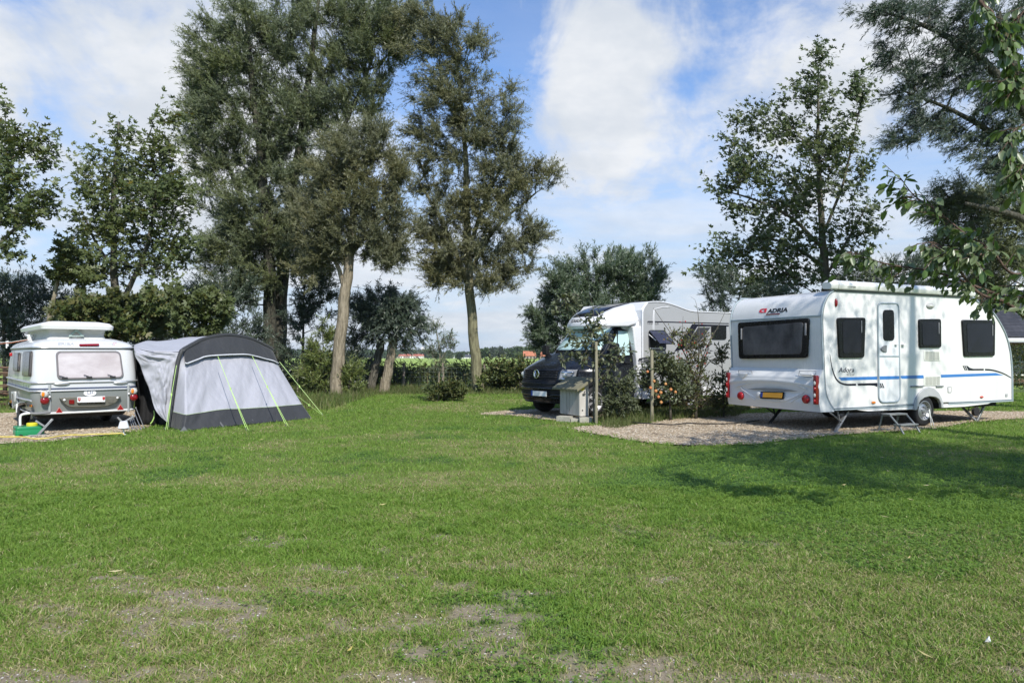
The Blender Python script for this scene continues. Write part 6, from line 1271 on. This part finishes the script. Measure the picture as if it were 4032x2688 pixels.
# --- cherry tree: trunk beyond the picture edge, branches reach in
CT = thing('cherry_tree', (6.4,4.9,0), 0, 'cherry tree whose leafy branches reach in front of the white caravan', 'tree')
ro = Vector((6.4,4.9,0)); m = MB(); m.tube([Vector(p)-ro for p in catmull([(6.4,4.9,-.05),(6.38,4.9,1.0),(6.3,4.95,2.0),(6.25,5.0,3.2),(6.3,5.0,5.0)],6)],[.17-.005*i for i in range(25)],12)
lc_, ld_, lz_ = [], [], []
def branch(pts, r0, dens=1.0, first=.0, sub=1.0):
    k = catmull([P(*p) if len(p) == 3 and p[2] < 9 and abs(p[0]) > 50 else Vector(p) for p in pts], 10); n = len(k)
    m.tube([p-ro for p in k], [r0+(.003-r0)*(i/(n-1)) for i in range(n)], 7, caps=False)
    for i, p in enumerate(k[:-1]):
        if i/n < first: continue
        d = (k[i+1]-p).normalized()
        for _ in range(int(random.uniform(.5,1.9)*dens+.35)):
            sd = Vector((random.uniform(-1,1),random.uniform(-1,1),random.uniform(-.9,.6))); q = p+d*random.uniform(0,.04)
            ln = random.uniform(.03,.22)*sub; e = q+(sd*.8+d*.55+Vector((0,0,-.25))).normalized()*ln; m.tube([q-ro,e-ro],[.0035,.002],4,caps=False)
            for j in range(random.randint(3,6)):
                b = q.lerp(e, random.uniform(.25,1)); lc_.append(tuple(b)); v = (sd*.45+d*.5+Vector((random.uniform(-.5,.5),random.uniform(-.5,.5),random.uniform(-1.5,-.1)))).normalized(); ld_.append(tuple(v)); lz_.append(random.uniform(.05,.098))
A_ = (6.3,4.98,2.2)
branch([A_,(5.2,5.2,1.95),(4.3,5.3,1.85),(4032,1185,5.3),(3900,1150,5.3),(3760,1095,5.35),(3640,1062,5.4),(3520,1045,5.45),(3400,1015,5.5),(3345,990,5.5)],.018,.95,.30)
branch([(4.3,5.3,1.85),(4090,1260,5.25),(3960,1190,5.2),(3850,1150,5.15),(3760,1040,5.15),(3690,960,5.1),(3610,960,5.1)],.018,.9,.25)
branch([(6.3,4.98,2.6),(5.0,5.1,2.35),(4.1,5.15,2.2),(4010,1080,5.1),(3900,980,5.1),(3800,920,5.15),(3690,830,5.2),(3600,770,5.25),(3545,700,5.25)],.014,1.0,.4)
branch([(3900,985,5.1),(3830,1010,5.0),(3760,985,5.0),(3690,1010,5.0)],.008,1.0)
branch([(6.3,4.98,2.4),(4.9,5.0,2.05),(4110,1180,4.9),(4040,1130,4.9),(3980,1100,4.9)],.016,.7,.45)
branch([(6.28,5.0,4.6),(5.2,4.9,4.6),(4.2,4.8,4.5),(3900,-60,4.75),(3910,60,4.7),(3935,140,4.7),(3975,230,4.7),(4000,330,4.7)],.02,1.1,.3,.8)
branch([(6.28,5.0,3.9),(5.0,4.9,3.9),(4.0,4.75,3.7),(4060,330,4.7),(4000,330,4.7),(3930,320,4.7)],.014,.9,.5,.8)
branch([(6.28,5.0,3.4),(5.0,4.9,3.4),(4120,420,4.8),(4050,480,4.75),(3990,520,4.7),(3980,600,4.7),(4010,680,4.7)],.014,.9,.45,.9)
branch([(6.28,5.0,3.1),(5.0,4.9,2.95),(4180,640,4.8),(4090,640,4.75),(4030,650,4.7),(4005,720,4.7)],.014,.7,.5,.9)
branch([(4060,0,4.7),(4020,60,4.7),(3985,80,4.7),(3960,170,4.65)],.006,1.0)
m.build('trunk', BK_C, CT, True, fix=False, ang=180)
# crown of the same tree beyond the edge of the picture
n = 230; d = unit(RNG.normal(size=(n,3)))*(RNG.random((n,1))**.4); C = np.array([6.9,4.6,5.1])+d*np.array([2.35,2.6,2.1]); C = C[(C[:,0]/np.maximum(C[:,1],.3) > .80)|(C[:,2] > 1.4+.5*C[:,1]+.6)]
C = C[~((C[:,0] < 4.4)&(C[:,2] < 4.2))]
tw = 8; td = unit(RNG.normal(size=(len(C)*tw,3))); t = RNG.uniform(.1,1,(len(C)*tw,9)); cc_ = np.repeat(C,tw,0)[:,None]+td[:,None]*(t*.5)[...,None]
dd = td[:,None]*.5+RNG.normal(0,.5,(len(C)*tw,9,3))+np.array([0,0,-.7])
lc2_ = np.concatenate([np.array(lc_), cc_.reshape(-1,3)]); ld2_ = np.concatenate([np.array(ld_), dd.reshape(-1,3)]); lz2_ = np.concatenate([np.array(lz_), RNG.uniform(.07,.12,cc_.size//3)])
leaves('crown', lc2_, ld2_, lz2_, 'broad', LCH, CT, np.array([0,0,1.0]), tuple(ro))
print('leaves', tree.n, len(lz2_))
# ================================================================ distance: village, farm, tree belts, fence, house
def treeblob(label, px0, px1, ytop, Y, m, n, group, ls, ybase=1410):
    """a far tree: short trunk and a rounded clump of leaf-sized faces"""
    s = Y/FPX; xw = (px1-px0)*s; xc = P((px0+px1)/2,1400,Y).x; zt = H-(ytop-HZ)*s; zb = H-(ybase-HZ)*s; T = thing('far_tree', (xc,Y,zb), 0, label, 'tree', group)
    m1 = MB(); m1.tube([(0,0,-.5),(0,0,(zt-zb)*.5)],[xw*.035,xw*.02],6); m1.build('trunk', BK_D, T)
    k = 7; C = np.concatenate([np.array([[RNG.uniform(-.34,.34)*xw, RNG.uniform(-.3,.3)*xw, (zt-zb)*RNG.uniform(.32,.72)]])+unit(RNG.normal(size=(n//k,3)))*RNG.uniform(.75,1,(n//k,1))*np.array([xw*.26,xw*.26,(zt-zb)*.28]) for _ in range(k)])
    C = C[C[:,2] > .02*(zt-zb)]
    leaves('crown', C, RNG.normal(size=C.shape)+np.array([0,0,.3]), ls*RNG.uniform(.6,1.4,len(C)), 'broad', m, T)
FG1 = leaf_mat('far_leaf', [(.030,.055,.020),(.045,.075,.028),(.065,.10,.038),(.04,.065,.022)], .1, .8); FG2 = leaf_mat('far_leaf_light', [(.06,.095,.035),(.085,.12,.045),(.11,.14,.06)], .1, .8); FG3 = leaf_mat('far_leaf_grey', [(.06,.08,.055),(.085,.105,.075),(.10,.125,.09)], .1, .8)
GFT = 'trees round the far farm'
for (a,b,t,Y,m,lb) in ((1885,1930,1371,330,FG1,'round green tree at the far field edge, right beside the lichen willow trunk'),(1918,1962,1368,330,FG3,'greyish tree in the far belt, between the round green tree and a darker one'),(1950,1985,1366,335,FG3,'pale grey-green far tree left of the big round crown'),(1972,2035,1363,340,FG1,'broad dark far tree in the middle of the belt'),(2020,2075,1362,350,FG1,'far tree with flat top just left of the farmhouse roof'),(2060,2120,1360,370,FG1,'tall dark far trees behind the farmhouse roof'),(2032,2060,1390,300,FG2,'light green round bush in front of the farmhouse'),(2100,2150,1362,370,FG1,'far tree behind the farmhouse gable, partly hidden by the willow bush'),(1800,1822,1390,420,FG1,'small round far tree beside the dark barn'),(1755,1785,1377,600,FG2,'pale far tree above the white cottage')):
    treeblob(lb, a, b, t, Y, m, 1500, GFT, .011*Y*.55*.5, 1410)
def belt(px0, px1, ytop, Y, m, n, name, seed, ls):
    s = Y/FPX; X0_, X1_ = P(px0,1400,Y).x, P(px1,1400,Y).x; zt = H-(ytop-HZ)*s; zb = H-(1411-HZ)*s
    x = RNG.uniform(X0_,X1_,n); y = Y+RNG.uniform(-12,12,n); hgt = (zt-zb)*(.55+.6*fbm(x*.035,x*0+seed,seed,3)); z = zb+hgt*RNG.random(n)**.6
    kind(leaves(name, np.stack([x,y,z],-1), RNG.normal(size=(n,3))+np.array([0,0,.3]), ls*RNG.uniform(.6,1.4,n), 'broad', m), 'stuff')
belt(-200, 1560, 1380, 640, FG1, 16000, 'far_wood', 2, 2.6); belt(1560, 1700, 1378, 760, FG1, 5000, 'far_wood', 5, 2.6); belt(1690, 1900, 1386, 700, FG1, 6000, 'far_wood', 9, 2.4); belt(2000, 4300, 1374, 480, FG1, 22000, 'far_wood', 13, 2.2)
# village
TILE = mat('red_roof_tiles', (.40,.12,.075), .8, noise=(.5,.3)); BRICK = mat('far_brick', (.42,.33,.28), .9, noise=(.6,.2)); RENDERW = mat('far_render', (.72,.70,.66), .8); FWIN = mat('far_window', (.05,.055,.06), .3); TILEO = mat('orange_roof_tiles', (.46,.17,.09), .85, noise=(.8,.35)); SLATE = mat('far_dark_roof', (.05,.055,.07), .7)
def house(label, px0, px1, yroof, yeave, ybase, Y, roof, wall, name='house', group=None, nwin=3, dormer=True):
    s = Y/FPX; w = (px1-px0)*s; xc = P((px0+px1)/2,1400,Y).x; zb = H-(ybase-HZ)*s; ze, zr = H-(yeave-HZ)*s-zb, H-(yroof-HZ)*s-zb; T = thing(name, (xc,Y,zb), 0, label, 'house', group); d = w*.7
    m = MB(); m.box((0,d/2,ze/2),(w*.96,d,ze)); m.build('wall', wall, T)
    m = MB(); m.prism([(-w/2,-.25,ze-.1),(-w/2,d+.25,ze-.1),(-w/2+w*.10,d/2,zr)],(0,0,0)) if False else None
    m.add([(-w/2,-.3,ze-.05),(w/2,-.3,ze-.05),(w/2,d+.3,ze-.05),(-w/2,d+.3,ze-.05),(-w*.42,d/2,zr),(w*.42,d/2,zr)],[(0,1,5,4),(2,3,4,5),(0,4,3),(1,2,5),(3,2,1,0)]); r = m.build('roof', roof, T)
    m = MB(); m.box((w*.2,d/2,zr),(w*.06,w*.06,(zr-ze)*.5)); m.build('chimney', wall, r)
    for i in range(nwin):
        m = MB(); m.box((-w*.34+w*.68*i/max(1,nwin-1),-.03,ze*.5),(w*.12,.08,ze*.5)); m.build('window', FWIN, T)
GH = 'red roofed houses of the far village'
xs0 = [1452,1474,1498,1524,1548,1566,1588,1608,1627,1646]
desc = ['leftmost red roofed village house, seen between the pollard willow leaves','second far red roofed house from the left end of the village','small far red roofed house left of the dark pollard stem','far red roofed house just right of the paler pollard stem','far village house with lower red roof beside the paler pollard stem','far red roofed house in the middle of the village row','far village house with steep red roof below the white tower','far village house directly left of the row end','last but one red roofed house of the far village','red roofed house at the end of the far village, nearest the sapling']
for i, x in enumerate(xs0): house(desc[i], x, x+23+3*(i%3), 1393.5+1.2*(i%2), 1401, 1411, 690+12*(i%3), TILE, RENDERW if i % 2 else BRICK, group=GH)
house('white far cottage with pale roof left of the dark barn', 1774, 1790, 1396, 1401, 1410, 600, RENDERW, RENDERW, 'cottage', nwin=2)
house('long far barn with dark roof and white wall beside the lichen willow trunk', 1818, 1856, 1395.5, 1405.5, 1411, 520, SLATE, RENDERW, 'barn', nwin=2)
house('farmhouse with big orange roof at the edge of the far trees', 2056, 2112, 1381.5, 1401, 1411, 300, TILEO, BRICK, 'farmhouse', nwin=4)
house('smaller orange farm building peeping out left of the motorhome mirror', 2126, 2160, 1385, 1402, 1411, 300, TILEO, BRICK, 'farm_building', nwin=2)
s = 760/FPX; q = P(1663,1381,760); T = thing('water_tower', (q.x,760,H-(1411-HZ)*s), 0, 'white round water tower rising above the far village', 'tower'); zt = (1411-1366)*s; m = MB(); m.disc((0,0,0),(0,0,1),[(5.5*s*.6,0),(5.5*s*.6,zt*.5),(7*s,zt*.58),(7*s,zt*.93),(5.5*s,zt)],24); m.build('tower_body', RENDERW, T, True, ang=30)
m = MB(); m.box((0,-7*s,zt*.78),(2*s,1,zt*.05)); m.build('window', FWIN, T)
# ---------------------------------------------------------------- wire fence along the meadow
WIRE = mat('fence_wire', (.17,.20,.17), .6, .2); PST = mat('fence_post', (.30,.25,.20), .9, noise=(3,.45,(6,6,.6)), bump=(14,.5,(5,5,.6),.01))
YF = 26.75; FX = P(1120,1400,YF).x; F = thing('wire_fence', (FX,YF,0), 0, 'wire mesh fence on wooden posts between the lawn and the meadow', 'fence'); xe = P(2090,1400,YF).x-FX
for px in (1300,1442,1588,1742,1905,2050):
    x = P(px,1400,YF).x-FX; m = MB(); m.tube([(x,0,-.1),(x+.02,0,.55),(x+.01,0,1.06)],[.055,.052,.045],8); m.build('post', PST, F, True, ang=50)
m = MB()
for z in (.06,.22,.38,.54,.70,.86):
    pts = [(x_,-.06+.006*math.sin(x_*3+z*9),z+.012*math.sin(x_*2.1+z*13)) for x_ in np.arange(0,xe,.5)]; m.tube(pts,.0036,4,caps=False)
x_ = 0
while x_ < xe:
    m.tube([(x_,-.06,.05),(x_+.02*math.sin(x_*5),-.06,.45),(x_+.01,-.06,.87)],.0032,4,caps=False); x_ += .17
m.build('wire_mesh', WIRE, F, fix=False)
g = P(1171,1530,24.5); m = MB(); m.tube([(0,0,-.1),(.01,0,.42),(0,0,.86)],[.03,.028,.026],8); o = m.build('garden_stake', STK, None, True); o.location = (g.x,24.5,0); tag(o,'thin pale stake standing behind the tent guy lines','stake')
# ---------------------------------------------------------------- dark roofed house on the right
ROOFD = mat('dark_tiles', (.030,.030,.034), .6, noise=(1.2,.35), bump=(2.2,.8,(1,1,6),.05)); 
def tiles(mt):
    nt = mt.node_tree; b = nt.nodes['Principled BSDF']; tc = nt.nodes.new('ShaderNodeTexCoord'); br = nt.nodes.new('ShaderNodeTexBrick'); mp = nt.nodes.new('ShaderNodeMapping'); mp.inputs['Rotation'].default_value = (R(90),0,0)
    br.inputs['Scale'].default_value = 3.2; br.inputs['Color1'].default_value = (.022,.022,.026,1); br.inputs['Color2'].default_value = (.045,.044,.05,1); br.inputs['Mortar'].default_value = (.008,.008,.009,1); br.inputs['Mortar Size'].default_value = .03; br.inputs['Brick Width'].default_value = .8; br.inputs['Row Height'].default_value = .55
    nt.links.new(tc.outputs['Object'], mp.inputs[0]); nt.links.new(mp.outputs[0], br.inputs[0]); nt.links.new(br.outputs[0], b.inputs['Base Color'])
tiles(ROOFD)
YH = 33.0; s = YH/FPX; hx_ = lambda px: P(px,1400,YH).x; hzf = lambda py, Y=YH: H-(py-HZ)*Y/FPX
T = thing('dark_roofed_house', (hx_(3700),YH,0), 0, 'house with large dark tiled roof behind the white caravan front', 'house'); o = Vector((hx_(3700),YH,0))
x0_, x1_ = hx_(3330), hx_(4800); ze, zr1, zr2 = hzf(1330), hzf(1146,YH+4), hzf(1112,YH+5)
m = MB(); m.add([Vector(p)-o for p in ((x0_,YH-.4,ze),(x1_,YH-.4,ze),(x1_,YH+4.0,zr1),(x0_+.8,YH+4.0,zr1))],[(0,1,2,3)]); r = m.build('roof', ROOFD, T, fix=False, solid=.12)
m = MB(); m.add([Vector(p)-o for p in ((hx_(3500),YH+3.2,zr1-.35),(hx_(3975)*1.12,YH+3.2,zr1-.35),(hx_(4010)*1.12,YH+5,zr2+.12),(hx_(3470)*1.13,YH+5,zr2-.05))],[(0,1,2,3)]); m.build('upper_roof', ROOFD, T, fix=False, solid=.1)
gx0 = hx_(3985)*1.13; m = MB(); m.prism([Vector(p)-o for p in ((gx0-.1,YH+4.2,zr1-.1),(gx0+.62,YH+4.2,zr1-.1),(gx0+.28,YH+4.2,zr2+.05))],(0,.2,0)); m.build('gable', RENDERW, T)
m = MB(); m.box(Vector(((x0_+x1_)/2,YH-.42,ze-.10))-o,(x1_-x0_,.14,.16)); m.build('gutter', mat('gutter_white',(.7,.7,.7),.4), T, bevel=.03)
m = MB(); m.box(Vector(((x0_+x1_)/2,YH+4,ze/2-.1))-o,(x1_-x0_-.6,7.2,ze-.2)); m.build('wall', mat('house_brick',(.22,.13,.10),.9,noise=(3,.3)), T)
for i in range(5):
    m = MB(); m.box(Vector((x0_+2.5+i*2.9,YH+.38,ze*.52))-o,(1.2,.06,1.3)); w_ = m.build('window', FWIN, T); m = MB(); m.box(Vector((x0_+2.5+i*2.9,YH+.36,ze*.52-.7))-o,(1.35,.16,.07)); m.build('sill', RENDERW, w_)
n = 9000; x = RNG.uniform(P(3800,1400,28).x, P(4500,1400,28).x, n); y = 28.2+RNG.uniform(-.5,.5,n); z = 1.75*RNG.random(n)**.8
hg_ = leaves('hedge', np.stack([x,y,z],-1), RNG.normal(size=(n,3))+np.array([0,-.5,.3]), RNG.uniform(.07,.12,n), 'broad', LHD); tag(hg_,'clipped green hedge in front of the dark roofed house','hedge')
YF = 25.4; FX = P(3900,1400,YF).x; F = thing('garden_fence', (FX,YF,0), 0, 'wire mesh fence on the lawn beyond the front of the white caravan', 'fence'); m = MB()
for z in np.arange(.05,1.25,.15): m.tube([(0,0,z),(4,.6,z)],.005,4,caps=False)
for x_ in np.arange(0,4,.15): m.tube([(x_,x_*.15,.03),(x_,x_*.15,1.22)],.0045,4,caps=False)
m.build('wire_mesh', mat('green_wire',(.05,.10,.06),.5), F, fix=False)
for x_ in (0,2,4): m = MB(); m.tube([(x_,x_*.15+.04,0),(x_,x_*.15+.04,1.3)],.028,8); m.build('post', PST, F, True, ang=50)
# woven brushwood stack at the left edge
T = thing('brushwood_stack', (P(0,1500,18.5).x,18.5,0), 0, 'stack of brown brushwood beyond the retro caravan side', 'brushwood'); o = Vector(T.location); m = MB()
for i in range(90):
    z = .06+1.0*random.random(); x_ = random.uniform(-1.2,.1); y_ = random.uniform(-.25,.25); dz_ = random.uniform(-.05,.05); m.tube([(x_-.5,y_,z),(x_,y_+random.uniform(-.05,.05),z+dz_),(x_+.5,y_+random.uniform(-.1,.1),z+dz_*1.5)],random.uniform(.008,.02),5)
m.build('branches', mat('brushwood',(.17,.10,.065),.9,noise=(4,.4)), T)
for x_ in (-1.2,-.4,.35): m = MB(); m.tube([(x_,0,-.1),(x_,0,1.15)],.04,8); m.build('post', PST, T, True, ang=50)
# crumpled paper on the lawn
g = G(3890,2535); m = MB(); m.add([(-.016,0,.012),(.014,-.004,.012),(.006,0,.042),(-.002,.014,.016),(-.004,-.008,.03)],[(0,1,4),(1,2,4),(2,0,4),(0,2,3),(2,1,3)]); o = m.build('paper_scrap', PLW, None); o.location = g; tag(o,'crumpled white paper scrap lying on the lawn','litter')
# tall willows beside the photographer: out of the picture, their shade falls on the lawn and the caravan side
def off_tree(label, o, lobes, seed):
    T = thing('willow_tree', o, 0, label, 'tree', GW); m = MB(); m.tube([(0,0,-.1),(.1,0,2.5),(0,.1,6),(.1,0,11)],[.3,.26,.2,.05],10); m.build('trunk', BK_D, T, True, fix=False, ang=180)
    cs = np.concatenate([np.array(c)+unit(RNG.normal(size=(k,3)))*(RNG.random((k,1))**.45)*np.array(r) for c,r,k in lobes])
    tw = 9; td = unit(RNG.normal(size=(len(cs)*tw,3))+np.array([0,0,.3])); t = RNG.uniform(.05,1,(len(cs)*tw,20)); cc_ = np.repeat(cs,tw,0)[:,None]+td[:,None]*(t*.75)[...,None]
    cw = cc_.reshape(-1,3)+np.array(o); dw_ = (td[:,None]+RNG.normal(0,.45,(len(cs)*tw,20,3))).reshape(-1,3); k = cw[:,0] > .80*np.maximum(cw[:,1],0)+.3
    leaves('crown', cw[k]-np.array(o), dw_[k], RNG.uniform(.09,.15,k.sum()), 'willow', LW, T)
off_tree('tall willow beyond the picture edge whose shade falls on the lawn', (9.6,1.6,0), (((-.9,.6,8.2),(2.6,2.2,2.2),46),((.5,-.5,10.3),(2.6,2.2,1.8),26),((1.5,1.2,7.5),(1.8,1.8,1.6),14)), 1)
off_tree('willow beyond the picture edge whose shade dapples the white caravan side', (10.4,6.4,0), (((-1.3,.3,8.0),(1.7,1.6,1.9),26),((-.3,.8,9.2),(1.6,1.5,1.5),14),((-2.0,-.3,6.6),(1.3,1.3,1.0),9)), 2)
# air: one even, very thin haze over the whole scene
def haze(density):
    m = bpy.data.materials.new('haze'); m.use_nodes = True; N = m.node_tree.nodes; N.remove(N['Principled BSDF']); v = N.new('ShaderNodeVolumePrincipled'); v.inputs['Color'].default_value = (.86,.91,.97,1); v.inputs['Density'].default_value = density; v.inputs['Anisotropy'].default_value = .2
    m.node_tree.links.new(v.outputs[0], N['Material Output'].inputs['Volume'])
    mb = MB(); mb.box((0,2300,8), (8300,4900,26)); o = kind(mb.build('haze', m), 'stuff')
haze(.00018)
